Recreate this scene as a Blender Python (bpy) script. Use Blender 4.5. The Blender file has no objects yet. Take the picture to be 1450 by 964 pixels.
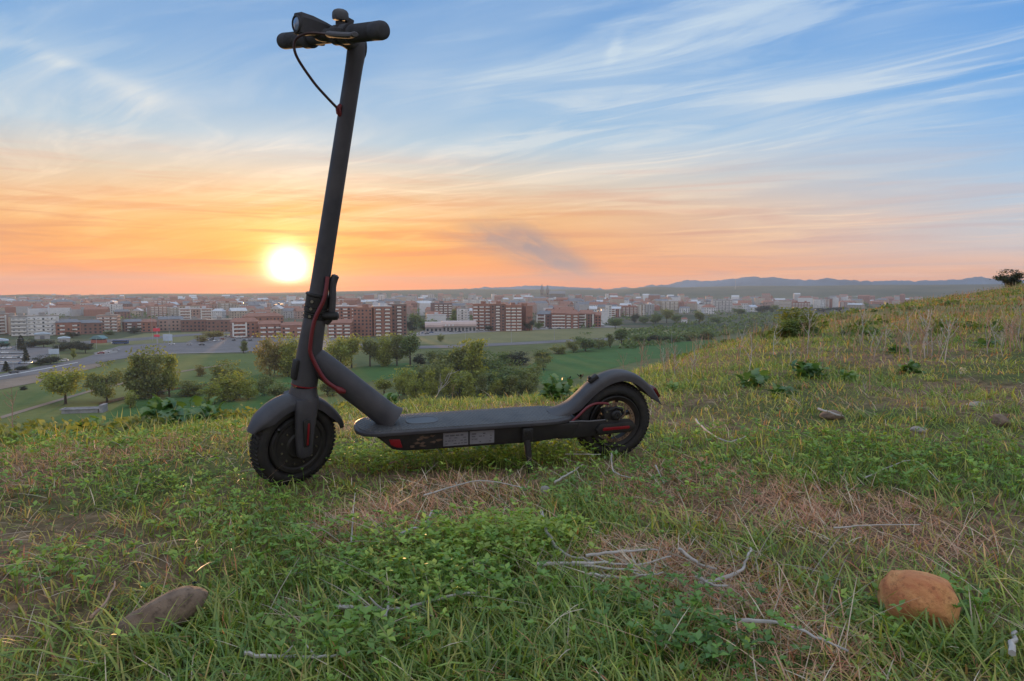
import bpy, bmesh, math, random
import numpy as np
from mathutils import Vector, Matrix
C = bpy.context
SC = C.scene
COL = SC.collection
R = math.radians
rnd = random.Random(11)
rng = np.random.default_rng(11)

# ------------------------------------------------------------------ camera
F, PW, PH, HZ, EYE = 967.0, 1450.0, 964.0, 412.0, 0.49
PITCH = math.atan((PH/2-HZ)/F)
cam_d = bpy.data.cameras.new('camera')
cam_d.lens = F*36/PW
cam_d.sensor_width = 36
cam_d.clip_start = 0.02
cam_d.clip_end = 60000
cam = bpy.data.objects.new('camera', cam_d)
COL.objects.link(cam)
cam.location = (0, 0, EYE)
cam.rotation_euler = (math.pi/2-PITCH, 0, 0)
SC.camera = cam

def ray(px, py):
    """direction through a pixel of the 1450 x 964 photograph"""
    u, v = (px-PW/2)/F, (PH/2-py)/F
    c, s = math.cos(PITCH), math.sin(PITCH)
    return Vector((u, c+v*s, -s+v*c))

def gp(px, py, z=-40.0):
    d = ray(px, py)
    t = (z-EYE)/d.z
    return Vector((d.x*t, d.y*t, z))

def lin(r, g, b):
    f = lambda c: (c/255/12.92) if c <= 10 else ((c/255+0.055)/1.055)**2.4
    return (f(r), f(g), f(b))

# ------------------------------------------------------------------ sun and sky
sd = ray(408, 377).normalized()
SUN_EL = math.asin(sd.z)
SUN_AZ = math.atan2(sd.x, sd.y)
sun_d = bpy.data.lights.new('sun', 'SUN')
sun_d.energy = 5.0
sun_d.angle = R(2.5)
sun_d.color = (1.0, 0.55, 0.24)
sun = bpy.data.objects.new('sun', sun_d)
COL.objects.link(sun)
sun.rotation_euler = Vector(sd).to_track_quat('Z', 'Y').to_euler()
sun.location = (0, 0, 30)

world = bpy.data.worlds.new('World')
SC.world = world
world.use_nodes = True
NT = world.node_tree

class NB:
    """small helper that chains shader nodes"""
    def __init__(self, nt): self.nt = nt
    def node(self, t, **kw):
        n = self.nt.nodes.new(t)
        for k, v in kw.items(): setattr(n, k, v)
        return n
    def put(self, s, v):
        if isinstance(v, bpy.types.NodeSocket): self.nt.links.new(v, s)
        elif v is not None: s.default_value = v
    def m(self, op, a, b=None, c=None, clamp=False):
        n = self.node('ShaderNodeMath', operation=op); n.use_clamp = clamp
        for i, v in enumerate((a, b, c)):
            if v is not None: self.put(n.inputs[i], v)
        return n.outputs[0]
    def v(self, op, a, b=None, scale=None):
        n = self.node('ShaderNodeVectorMath', operation=op)
        self.put(n.inputs[0], a)
        if b is not None: self.put(n.inputs[1], b)
        if scale is not None: self.put(n.inputs['Scale'], scale)
        return n.outputs['Value'] if op in ('DOT_PRODUCT', 'LENGTH', 'DISTANCE') else n.outputs[0]
    def mix(self, f, a, b, mode='MIX'):
        n = self.node('ShaderNodeMix', data_type='RGBA', blend_type=mode)
        self.put(n.inputs[0], f)
        for s, v in ((n.inputs[6], a), (n.inputs[7], b)):
            if isinstance(v, (tuple, list)): v = tuple(v)[:3]+(1,)
            self.put(s, v)
        return n.outputs[2]
    def ramp(self, f, stops, ease='LINEAR'):
        n = self.node('ShaderNodeValToRGB'); n.color_ramp.interpolation = ease
        e = n.color_ramp.elements
        while len(e) < len(stops): e.new(0.5)
        for k, (p, c) in zip(e, stops):
            k.position = p
            k.color = (c, c, c, 1) if not isinstance(c, (tuple, list)) else tuple(c)[:3]+(1,)
        self.put(n.inputs[0], f)
        return n.outputs[0]
    def mr(self, x, a, b, c=0.0, d=1.0, smooth=False):
        n = self.node('ShaderNodeMapRange')
        if smooth: n.interpolation_type = 'SMOOTHSTEP'
        for i, v in enumerate((x, a, b, c, d)): self.put(n.inputs[i], v)
        return n.outputs[0]
    def noise(self, vec, scale=5, detail=4, rough=0.5, dist=0.0, dim='3D', lac=2.0):
        n = self.node('ShaderNodeTexNoise', noise_dimensions=dim)
        self.put(n.inputs['Vector'], vec)
        for k, v in (('Scale', scale), ('Detail', detail), ('Roughness', rough), ('Distortion', dist), ('Lacunarity', lac)): self.put(n.inputs[k], v)
        return n.outputs[0]
    def xyz(self, x, y, z):
        n = self.node('ShaderNodeCombineXYZ')
        for i, v in enumerate((x, y, z)): self.put(n.inputs[i], v)
        return n.outputs[0]
    def sep(self, v):
        n = self.node('ShaderNodeSeparateXYZ'); self.put(n.inputs[0], v)
        return n.outputs

def build_sky():
    for n in list(NT.nodes): NT.nodes.remove(n)
    b = NB(NT)
    out = b.node('ShaderNodeOutputWorld'); bg = b.node('ShaderNodeBackground')
    NT.links.new(bg.outputs[0], out.inputs[0])
    d = b.v('NORMALIZE', b.node('ShaderNodeTexCoord').outputs['Generated'])
    x, y, z = b.sep(d)
    zc = b.m('MAXIMUM', z, 0.0)
    # azimuth from the sun: 1 towards it, falling to 0 about 58 degrees away
    hl = b.m('MAXIMUM', b.m('SQRT', b.m('ADD', b.m('MULTIPLY', x, x), b.m('MULTIPLY', y, y))), 1e-4)
    ca = b.m('DIVIDE', b.m('ADD', b.m('MULTIPLY', x, math.sin(SUN_AZ)), b.m('MULTIPLY', y, math.cos(SUN_AZ))), hl)
    fa = b.mr(ca, 0.55, 1.0, 0.0, 1.0)
    fz = b.m('MULTIPLY', zc, 2.5)
    k = lambda *st: [(min(1, p*2.5), lin(*c)) for p, c in st]
    sunward = b.ramp(fz, k((0, (255, 128, 24)), (.022, (255, 140, 24)), (.06, (252, 158, 48)), (.11, (247, 180, 98)), (.155, (222, 204, 178)),
                           (.205, (172, 200, 218)), (.25, (142, 185, 221)), (.31, (118, 168, 217)), (.4, (92, 150, 210))))
    away = b.ramp(fz, k((0, (249, 164, 104)), (.022, (243, 178, 134)), (.05, (206, 200, 202)), (.09, (182, 202, 220)), (.14, (154, 194, 230)),
                        (.2, (122, 176, 230)), (.26, (94, 160, 226)), (.31, (72, 148, 222)), (.4, (56, 132, 214))))
    base = b.mix(fa, away, sunward)
    base = b.v('SCALE', base, None, 0.87)          # these colours are read off the picture: taken back by the exposure
    # unseen eastern belt opposite the sun: pale pink, brightened as added fill light
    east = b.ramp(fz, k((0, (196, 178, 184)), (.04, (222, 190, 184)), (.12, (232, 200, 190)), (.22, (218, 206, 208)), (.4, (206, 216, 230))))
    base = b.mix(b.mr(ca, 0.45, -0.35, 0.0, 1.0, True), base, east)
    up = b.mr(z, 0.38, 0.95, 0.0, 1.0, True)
    base = b.mix(up, base, lin(212, 222, 236))  # unseen overhead sky made brighter than the sky in view, to light the ground
    # cirrus seen on a plane: streaks drawn out towards the left of the sun
    inv = b.m('DIVIDE', 1.0, b.m('ADD', zc, 0.07))
    px, py = b.m('MULTIPLY', x, inv), b.m('MULTIPLY', y, inv)
    sa = R(-58)
    U = b.m('ADD', b.m('MULTIPLY', px, math.sin(sa)), b.m('MULTIPLY', py, math.cos(sa)))
    V = b.m('SUBTRACT', b.m('MULTIPLY', px, math.cos(sa)), b.m('MULTIPLY', py, math.sin(sa)))
    warp = b.noise(b.xyz(b.m('MULTIPLY', U, 0.35), b.m('MULTIPLY', V, 0.5), 3.0), 1.0, 2, 0.5)
    wv = b.m('MULTIPLY', b.m('SUBTRACT', warp, 0.5), 1.3)
    V2 = b.m('ADD', V, wv)
    veil = b.noise(b.xyz(b.m('MULTIPLY', U, 0.28), b.m('MULTIPLY', V2, 0.75), 0.0), 1.0, 4, 0.55, 0.6)
    fila = b.noise(b.xyz(b.m('MULTIPLY', U, 0.8), b.m('MULTIPLY', V2, 3.0), 7.0), 1.0, 6, 0.62, 0.9)
    fine = b.noise(b.xyz(b.m('MULTIPLY', U, 1.3), b.m('MULTIPLY', V2, 9.0), 1.7), 1.0, 4, 0.65, 0.6)
    cover = b.mr(b.noise(b.xyz(b.m('MULTIPLY', px, 0.4), b.m('MULTIPLY', py, 0.4), 21.0), 1.0, 1, 0.5), 0.36, 0.62, 0.3, 1.0, True)
    c1 = b.mr(veil, 0.38, 0.64, 0.0, 0.85, True)
    c2 = b.mr(fila, 0.46, 0.68, 0.0, 1.0, True)
    c3 = b.m('MULTIPLY', b.mr(fine, 0.5, 0.74, 0.0, 0.6, True), b.mr(veil, 0.42, 0.6, 0.0, 1.0, True))
    cl = b.m('MULTIPLY', b.m('ADD', b.m('ADD', b.m('MULTIPLY', b.m('MULTIPLY', c1, b.mr(fa, 0.0, 0.75, 0.4, 1.0)), 0.85), b.m('MULTIPLY', c2, 0.6)), b.m('MULTIPLY', c3, 0.5)), cover, None, True)
    # wisps that stand out one by one: (px, py, tilt, half length, half width, amount) in degrees of sky
    for (wx, wy, tilt, L, Wd, amt) in ((196, 130, -8, 3.0, 0.9, 0.55), (80, 80, -14, 3.2, 0.45, 0.45), (866, 68, 62, 1.1, 0.45, 0.5), (1250, 34, 5, 4.0, 0.8, 0.4),
                                       (985, 40, 22, 6.5, 1.3, 0.4), (1130, 132, 5, 9.0, 1.1, 0.5), (640, 215, 20, 9.0, 0.8, 0.4), (410, 200, 8, 5.0, 0.8, 0.35),
                                       (1010, 262, 3, 12.0, 0.5, 0.3), (592, 271, -3, 2.6, 0.09, 0.5), (60, 170, 80, 5.5, 1.6, 0.45), (330, 215, 6, 10.0, 2.0, 0.42), (90, 290, -3, 8.0, 1.8, 0.35), (600, 320, 7, 9.0, 1.0, 0.3), (700, 120, 12, 9.0, 2.2, 0.35), (1110, 165, 9, 3.5, 0.8, 0.4)):
        e = ray(wx, wy).normalized(); az, el = math.atan2(e.x, e.y), math.asin(e.z)
        rt = Vector((math.cos(az), -math.sin(az), 0)); upv = rt.cross(e)
        t = R(tilt)
        a = rt*math.cos(t)+upv*math.sin(t); c = upv*math.cos(t)-rt*math.sin(t)
        wob = b.m('MULTIPLY', b.m('SUBTRACT', fila, 0.5), 0.05 if Wd > 0.2 else 0.0)
        da = b.m('DIVIDE', b.m('SUBTRACT', b.v('DOT_PRODUCT', d, tuple(a)), a.dot(e)), math.sin(R(L)))
        dc = b.m('DIVIDE', b.m('ADD', b.m('SUBTRACT', b.v('DOT_PRODUCT', d, tuple(c)), c.dot(e)), wob), math.sin(R(Wd)))
        front = b.m('GREATER_THAN', b.v('DOT_PRODUCT', d, tuple(e)), 0.5)
        g = b.m('EXPONENT', b.m('MULTIPLY', b.m('ADD', b.m('MULTIPLY', da, da), b.m('MULTIPLY', dc, dc)), -1.0))
        g = b.m('MULTIPLY', b.m('MULTIPLY', g, amt), b.m('MULTIPLY', front, b.mr(fine, 0.3, 0.62, 0.35, 1.0) if Wd > 0.2 else 1.0))
        cl = b.m('ADD', cl, g, None, True)
    ccol_s = b.ramp(fz, k((0, (255, 140, 44)), (.03, (255, 166, 56)), (.08, (255, 194, 110)), (.14, (250, 222, 186)), (.2, (226, 226, 222)), (.3, (206, 220, 228)), (.4, (196, 214, 230))))
    ccol_a = b.ramp(fz, k((0, (244, 186, 160)), (.03, (244, 196, 170)), (.08, (232, 212, 202)), (.14, (216, 218, 222)), (.2, (202, 216, 228)), (.3, (184, 206, 230)), (.4, (170, 198, 228))))
    col = b.mix(b.m('MULTIPLY', cl, 0.92), base, b.v('SCALE', b.mix(fa, ccol_a, ccol_s), None, 0.9))
    # low grey-mauve bands and the smudge right of the sun
    band = b.noise(b.xyz(b.m('MULTIPLY', b.m('ARCTAN2', x, y), 4.2), b.m('MULTIPLY', z, 80.0), 4.0), 1.0, 5, 0.6, 0.6)
    low = b.m('MULTIPLY', b.mr(band, 0.44, 0.68, 0.0, 0.6, True), b.m('MULTIPLY', b.mr(z, 0.0, 0.025, 0.3, 1.0), b.mr(z, 0.07, 0.2, 1.0, 0.0)))
    col = b.mix(low, col, b.mix(fa, lin(184, 174, 180), lin(210, 122, 70)))
    for (wx, wy, tilt, L, Wd, amt) in ((752, 350, -22, 3.8, 1.5, 1.0), (795, 372, -14, 2.6, 0.9, 0.9), (700, 338, -8, 3.4, 1.1, 0.75)):
        e = ray(wx, wy).normalized(); az = math.atan2(e.x, e.y)
        rt = Vector((math.cos(az), -math.sin(az), 0)); upv = rt.cross(e); t = R(tilt)
        a = rt*math.cos(t)+upv*math.sin(t); c = upv*math.cos(t)-rt*math.sin(t)
        da = b.m('DIVIDE', b.m('SUBTRACT', b.v('DOT_PRODUCT', d, tuple(a)), a.dot(e)), math.sin(R(L)))
        dc = b.m('DIVIDE', b.m('SUBTRACT', b.v('DOT_PRODUCT', d, tuple(c)), c.dot(e)), math.sin(R(Wd)))
        front = b.m('GREATER_THAN', b.v('DOT_PRODUCT', d, tuple(e)), 0.5)
        g = b.m('EXPONENT', b.m('MULTIPLY', b.m('ADD', b.m('MULTIPLY', da, da), b.m('MULTIPLY', dc, dc)), -1.0))
        sm = b.noise(b.xyz(b.m('MULTIPLY', b.v('DOT_PRODUCT', d, tuple(a)), 14.0), b.m('MULTIPLY', b.v('DOT_PRODUCT', d, tuple(c)), 42.0), 9.0), 1.0, 3, 0.6, 0.5)
        g = b.m('MULTIPLY', b.m('MULTIPLY', g, amt), b.m('MULTIPLY', front, b.mr(sm, 0.30, 0.56, 0.1, 1.0)))
        col = b.mix(g, col, lin(146, 128, 132))
    # the glow of the low sun
    cosang = b.v('DOT_PRODUCT', d, tuple(sd))
    ang = b.m('MULTIPLY', b.m('ARCCOSINE', b.m('MINIMUM', cosang, 1.0)), 180/math.pi)
    core = b.m('EXPONENT', b.m('MULTIPLY', b.m('POWER', b.m('DIVIDE', ang, 1.0), 1.55), -1.0))
    h1 = b.m('EXPONENT', b.m('DIVIDE', ang, -2.0))
    h2 = b.m('EXPONENT', b.m('DIVIDE', ang, -9.0))
    def addc(col, f, c, s):
        return b.mix(1.0, col, b.v('SCALE', tuple(c), None, b.m('MULTIPLY', f, s)), 'ADD')
    dim = b.mr(band, 0.5, 0.64, 1.0, 0.25, True)
    edge = b.mr(z, 0.004, 0.02, 0.0, 1.0, True)
    edge = b.m('MULTIPLY', edge, b.mix(b.mr(z, sd.z-0.022, sd.z-0.004, 0.0, 1.0, True), dim, (1, 1, 1)))
    col = addc(col, b.m('MULTIPLY', core, edge), (1.0, 0.92, 0.72), 6.0)
    col = addc(col, b.m('MULTIPLY', h1, b.m('MULTIPLY', dim, b.mr(z, 0.0, 0.02, 0.3, 1.0))), (1.0, 0.52, 0.07), 1.15)
    col = addc(col, h2, (0.5, 0.16, 0.01), 0.16)
    # a small share of physical sky, added to the ramp colours
    sky = b.node('ShaderNodeTexSky', sky_type='NISHITA')
    sky.sun_disc = False
    sky.sun_elevation = SUN_EL
    sky.sun_rotation = SUN_AZ
    sky.air_density = 1.0; sky.dust_density = 1.0; sky.ozone_density = 1.5
    S = 0.1
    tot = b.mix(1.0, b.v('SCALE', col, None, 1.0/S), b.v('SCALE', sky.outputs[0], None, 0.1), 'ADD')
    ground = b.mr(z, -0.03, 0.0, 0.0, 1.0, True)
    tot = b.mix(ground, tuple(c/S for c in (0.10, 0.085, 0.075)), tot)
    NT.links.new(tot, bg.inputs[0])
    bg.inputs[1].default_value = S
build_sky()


vs = SC.view_settings
vs.view_transform = 'Standard'
vs.look = 'None'
vs.exposure = 0.2
vs.gamma = 1.0
vs.use_curve_mapping = False
SC.cycles.max_bounces = 6
SC.cycles.diffuse_bounces = 4
SC.cycles.glossy_bounces = 3
SC.cycles.transmission_bounces = 4
SC.cycles.volume_bounces = 0
SC.cycles.transparent_max_bounces = 8
SC.cycles.use_denoising = True


# ------------------------------------------------------------------ helpers
def tag(o, label=None, cat=None, group=None, kind=None):
    if label: o['label'] = label
    if cat: o['category'] = cat
    if group: o['group'] = group
    if kind: o['kind'] = kind
    return o

def empty(name, loc=(0, 0, 0), label=None, cat=None, group=None, rz=0.0):
    o = bpy.data.objects.new(name, None)
    o.empty_display_size = 0.1
    COL.objects.link(o)
    o.location = loc
    o.rotation_euler = (0, 0, rz)
    return tag(o, label, cat, group)

def link(name, me, parent=None, material=None):
    if material is not None and not me.materials: me.materials.append(material)
    o = bpy.data.objects.new(name, me)
    COL.objects.link(o)
    o.parent = parent
    return o

def finish(bm, name, material=None, parent=None, smooth=35):
    """a bmesh becomes one linked object; edges sharper than the limit stay crisp"""
    bmesh.ops.recalc_face_normals(bm, faces=bm.faces)
    lim = R(smooth)
    for f in bm.faces: f.smooth = smooth > 0
    for e in bm.edges:
        if len(e.link_faces) == 2 and e.calc_face_angle(0) > lim: e.smooth = False
    me = bpy.data.meshes.new(name)
    bm.to_mesh(me); bm.free()
    return link(name, me, parent, material)

def kids_map():
    m = {}
    for o in SC.objects:
        if o.parent: m.setdefault(o.parent.name, []).append(o)
    return m

def copy_tree(o, kids, parent=None):
    c = o.copy(); COL.objects.link(c)
    if parent is not None: c.parent = parent
    for ch in kids.get(o.name, []): copy_tree(ch, kids, c)
    return c

def arr_mesh(name, verts, faces_flat, sizes, attr=None, uvmat=None):
    """large meshes straight from arrays"""
    me = bpy.data.meshes.new(name)
    verts = np.asarray(verts, np.float32); fl = np.asarray(faces_flat, np.int32); sizes = np.asarray(sizes, np.int32)
    me.vertices.add(len(verts)); me.vertices.foreach_set('co', verts.ravel())
    me.loops.add(len(fl)); me.loops.foreach_set('vertex_index', fl)
    me.polygons.add(len(sizes))
    st = np.zeros(len(sizes), np.int32); st[1:] = np.cumsum(sizes)[:-1]
    me.polygons.foreach_set('loop_start', st)
    if attr is not None:
        a = me.attributes.new('tint', 'FLOAT_COLOR', 'POINT')
        a.data.foreach_set('color', np.asarray(attr, np.float32).ravel())
    me.update(calc_edges=True)
    return me

def hash2(xi, yi, s):
    h = np.sin(xi*127.1+yi*311.7+s*74.7)*43758.5453
    return h-np.floor(h)

def vnoise(x, y, s=0.0):
    xi, yi = np.floor(x), np.floor(y)
    fx, fy = x-xi, y-yi
    fx, fy = fx*fx*(3-2*fx), fy*fy*(3-2*fy)
    a, b = hash2(xi, yi, s), hash2(xi+1, yi, s)
    c, d = hash2(xi, yi+1, s), hash2(xi+1, yi+1, s)
    return (a*(1-fx)+b*fx)*(1-fy)+(c*(1-fx)+d*fx)*fy

def fbm(x, y, s=0.0, o=4):
    t = 0; a = 0.5; n = 0
    for i in range(o):
        t = t+a*vnoise(x*2**i, y*2**i, s+i*3.1); n += a; a *= 0.5
    return t/n

# bmesh shapes
def box(bm, x0, x1, y0, y1, z0, z1, bev=0.0, M=None):
    vs_ = [bm.verts.new((x, y, z)) for z in (z0, z1) for y in (y0, y1) for x in (x0, x1)]
    fs = [bm.faces.new([vs_[i] for i in q]) for q in ((0, 2, 3, 1), (4, 5, 7, 6), (0, 1, 5, 4), (2, 6, 7, 3), (0, 4, 6, 2), (1, 3, 7, 5))]
    new = vs_
    if bev > 0:
        es = list({e for f in fs for e in f.edges})
        r = bmesh.ops.bevel(bm, geom=es, offset=bev, segments=2, affect='EDGES', profile=0.5)
        new = list({v for f in r['faces'] for v in f.verts} | {v for v in vs_ if v.is_valid})
    if M is not None:
        for v in new: v.co = M @ v.co
    return new

def rings(bm, loops, close=True, cap=True):
    """skin a list of equally long vertex loops"""
    L = [[bm.verts.new(p) for p in lp] for lp in loops]
    n = len(L[0])
    for a, b in zip(L, L[1:]):
        for i in range(n if close else n-1):
            j = (i+1) % n
            bm.faces.new((a[i], a[j], b[j], b[i]))
    if cap and close:
        bm.faces.new(L[0][::-1]); bm.faces.new(L[-1])
    return L

def frame_path(pts):
    pts = [Vector(p) for p in pts]
    T = []
    for i in range(len(pts)):
        a, b = pts[max(0, i-1)], pts[min(len(pts)-1, i+1)]
        T.append((b-a).normalized())
    up = Vector((0, 0, 1)) if abs(T[0].z) < 0.9 else Vector((0, 1, 0))
    n = (up-T[0]*up.dot(T[0])).normalized()
    out = []
    for p, t in zip(pts, T):
        n = (n-t*n.dot(t)).normalized()
        out.append((p, t, n, t.cross(n)))
    return out

def tube(bm, pts, r, seg=10, cap=True, flat=1.0):
    fr = frame_path(pts)
    rs = r if isinstance(r, (list, tuple)) else [r]*len(fr)
    lp = [[p+n*(math.cos(2*math.pi*k/seg)*q)+b_*(math.sin(2*math.pi*k/seg)*q*flat) for k in range(seg)] for (p, t, n, b_), q in zip(fr, rs)]
    return rings(bm, lp, True, cap)

def smooth_path(pts, n=8):
    """Catmull-Rom through the points"""
    P = [Vector(p) for p in pts]; out = []
    for i in range(len(P)-1):
        a, b, c, d = P[max(0, i-1)], P[i], P[i+1], P[min(len(P)-1, i+2)]
        for k in range(n):
            t = k/n
            out.append(0.5*((2*b)+(c-a)*t+(2*a-5*b+4*c-d)*t*t+(3*b-a-3*c+d)*t**3))
    out.append(P[-1])
    return out

def lathe(bm, prof, seg=48, M=None):
    """prof: (radius, y) pairs turned about the Y axis; a closed profile"""
    lp = []
    for k in range(seg):
        a = 2*math.pi*k/seg
        lp.append([bm.verts.new((math.cos(a)*r, y, math.sin(a)*r)) for r, y in prof])
    n = len(prof)
    for k in range(seg):
        A, B = lp[k], lp[(k+1) % seg]
        for i in range(n):
            j = (i+1) % n
            bm.faces.new((A[i], A[j], B[j], B[i]))
    if M is not None:
        for l in lp:
            for v in l: v.co = M @ v.co

def prism(bm, outline, y0, y1, bev=0.0, M=None, seg=2):
    """outline (x, z) extruded along Y"""
    a = [bm.verts.new((x, y0, z)) for x, z in outline]
    b_ = [bm.verts.new((x, y1, z)) for x, z in outline]
    n = len(a)
    fs = [bm.faces.new(a), bm.faces.new(b_[::-1])]
    for i in range(n): fs.append(bm.faces.new((a[i], b_[i], b_[(i+1) % n], a[(i+1) % n])))
    new = a+b_
    if bev > 0:
        bmesh.ops.recalc_face_normals(bm, faces=fs)
        es = list(fs[0].edges)+list(fs[1].edges)
        r = bmesh.ops.bevel(bm, geom=es, offset=bev, segments=seg, affect='EDGES', profile=0.5)
        new = list({v for f in r['faces'] for v in f.verts} | {v for v in new if v.is_valid})
    if M is not None:
        for v in new: v.co = M @ v.co
    return new

# materials
MATS = {}
def mat(name, col, rough=0.6, metal=0.0, var=0.0, scale=8.0, bump=0.0, bscale=60.0, spec=0.5, col2=None, obvar=0.0, trans=None):
    if name in MATS: return MATS[name]
    m = bpy.data.materials.new(name); m.use_nodes = True
    nt = m.node_tree; b = NB(nt)
    p = nt.nodes['Principled BSDF']
    p.inputs['Roughness'].default_value = rough
    p.inputs['Metallic'].default_value = metal
    p.inputs['Specular IOR Level'].default_value = spec
    co = b.node('ShaderNodeTexCoord').outputs['Object']
    c = tuple(col)+(1,)
    src = None
    if col2 is not None or var:
        n = b.noise(co, scale, 5, 0.6)
        c2 = tuple(col2)+(1,) if col2 is not None else tuple(min(1, k*(1+var)) for k in col)+(1,)
        c1 = c if col2 is not None else tuple(k*(1-var) for k in col)+(1,)
        src = b.ramp(n, [(0.32, c1), (0.68, c2)])
    if obvar:
        oi = b.node('ShaderNodeObjectInfo').outputs['Random']
        src = b.mix(1.0, src if src is not None else c, b.xyz(*([b.mr(oi, 0, 1, 1-obvar, 1+obvar)]*3)), 'MULTIPLY')
    if src is not None: nt.links.new(src, p.inputs['Base Color'])
    else: p.inputs['Base Color'].default_value = c
    if bump:
        bn = b.node('ShaderNodeBump'); bn.inputs['Strength'].default_value = bump; bn.inputs['Distance'].default_value = 0.002
        nt.links.new(b.noise(co, bscale, 4, 0.6), bn.inputs['Height']); nt.links.new(bn.outputs[0], p.inputs['Normal'])
    MATS[name] = m
    return m

def leaf_mat(name, a, c, trans=0.4, rough=0.5, gloss=0.06):
    """two-sided leaf: diffuse, translucent and a little gloss; colour runs a..c on the 'tint' attribute's red, brightness on its green"""
    m = bpy.data.materials.new(name); m.use_nodes = True
    nt = m.node_tree; b = NB(nt); nt.nodes.remove(nt.nodes['Principled BSDF'])
    at = b.node('ShaderNodeAttribute', attribute_name='tint')
    sp = b.sep(at.outputs['Vector'])
    col = b.mix(sp[0], a, c)
    col = b.mix(1.0, col, b.xyz(sp[1], sp[1], sp[1]), 'MULTIPLY')
    df = b.node('ShaderNodeBsdfDiffuse'); tr = b.node('ShaderNodeBsdfTranslucent'); gl = b.node('ShaderNodeBsdfGlossy')
    nt.links.new(col, df.inputs[0])
    nt.links.new(b.mix(1.0, col, (1.08, 1.1, 0.5), 'MULTIPLY'), tr.inputs[0])
    gl.inputs['Roughness'].default_value = rough
    m1 = b.node('ShaderNodeMixShader'); m1.inputs[0].default_value = trans
    nt.links.new(df.outputs[0], m1.inputs[1]); nt.links.new(tr.outputs[0], m1.inputs[2])
    m2 = b.node('ShaderNodeMixShader'); m2.inputs[0].default_value = gloss
    nt.links.new(m1.outputs[0], m2.inputs[1]); nt.links.new(gl.outputs[0], m2.inputs[2])
    nt.links.new(m2.outputs[0], nt.nodes['Material Output'].inputs[0])
    MATS[name] = m
    return m


# ------------------------------------------------------------------ the lie of the land
VZ = -40.0                     # valley floor
def skyline(px, py):
    d = ray(px, py)
    return math.degrees(math.atan2(d.x, d.y)), -d.z/math.hypot(d.x, d.y)
_tab = [skyline(px, py)+(D,) for px, py, D in ((-200, 628, 4.0), (0, 624, 4.2), (150, 618, 4.3), (300, 606, 4.8), (450, 592, 5.2), (600, 583, 5.6), (750, 575, 6.2), (850, 560, 9),
        (950, 531, 16), (1050, 498, 30), (1150, 469, 46), (1300, 429, 66), (1450, 404, 78), (1700, 380, 82))]
_tab = [(-180, .008, 60), (-90, .12, 10), (-60, .2, 4.5)]+_tab+[(75, -.01, 80), (110, .0, 70), (180, .008, 60)]
_TA, _TT, _TD = (np.array(c) for c in zip(*_tab))
_far = [skyline(px, py) for px, py in ((-400, 416), (0, 418), (50, 416), (110, 418), (200, 415.5), (330, 415.5), (400, 414), (470, 412.5), (570, 410.5), (660, 409), (760, 409.5), (860, 410),
        (900, 407.5), (925, 406), (960, 407), (1060, 404.5), (1150, 404.5), (1250, 403), (1330, 403), (1450, 402), (1700, 404))]
_FA, _FT = (np.array(c) for c in zip(*([(-180, 0.01)]+_far+[(180, 0.01)])))

def hgt(x, y, rough=True):
    x = np.asarray(x, float); y = np.asarray(y, float)
    r = np.maximum(np.hypot(x, y), 1e-3)
    az = np.degrees(np.arctan2(x, y))
    t = np.interp(az, _TA, _TT); D = np.interp(az, _TA, _TD)
    zr = EYE-D*t
    z0 = 0.029+0.016*x
    z0 = np.clip(z0, -0.06, 0.07)
    r0 = 2.0
    s = np.clip((r-r0)/(D-r0), 0, 1)
    m1 = -t*(D-r0)
    h = (2*s**3-3*s**2+1)*z0+(-2*s**3+3*s**2)*zr+(s**3-s**2)*m1
    q = np.maximum(r-D, 0)
    h = np.where(r > D, EYE-t*r-0.36*q*q/(q+12), h)
    if rough:
        a = np.clip((r-0.4)/0.8, 0.25, 1)*np.clip(1-(r-60)/60, 0, 1)
        near = np.exp(-((x+0.1)**2+(y-1.75)**2)/0.7)
        h = h+a*(1-0.7*near)*0.05*(fbm(x*2.1, y*2.1, 1.0, 3)-0.5)
        h = h+0.018*(fbm(x*8, y*8, 5.0, 2)-0.5)*np.clip(1-(r-8)/8, 0, 1)*(1-0.5*near)
        h = h+np.clip((r-6)/10, 0, 1)*np.clip(1-(r-110)/40, 0, 1)*0.5*(fbm(x*0.23, y*0.23, 9.0, 4)-0.5)
    h = np.maximum(h, VZ)
    # distant ridge that closes the plain
    ft = np.interp(az, _FA, _FT)
    rg = np.clip((r-2700)/(3800-2700), 0, 1)
    top = EYE-3800*ft
    ridge = VZ+(top-VZ)*(rg*rg*(3-2*rg))+rg*(1-rg)*34*(fbm(az*0.55, r*0.0011, 2.0, 4)-0.5)
    ridge = np.where(r > 3800, np.maximum(top-(r-3800)*0.05, -58), ridge)
    return np.where(r > 2700, ridge, h)

def gz(x, y): return float(hgt(np.array([x]), np.array([y]))[0])

def on_hill(px, py):
    """where the line through a pixel meets the hill"""
    d = ray(px, py); L = math.hypot(d.x, d.y)
    ts = np.geomspace(0.5, 120, 1500)/L
    g = EYE+d.z*ts-hgt(d.x*ts, d.y*ts)
    i = int(np.argmax(g < 0)) if (g < 0).any() else int(np.argmin(g))
    t = ts[i]
    return Vector((d.x*t, d.y*t, gz(d.x*t, d.y*t)))

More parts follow.
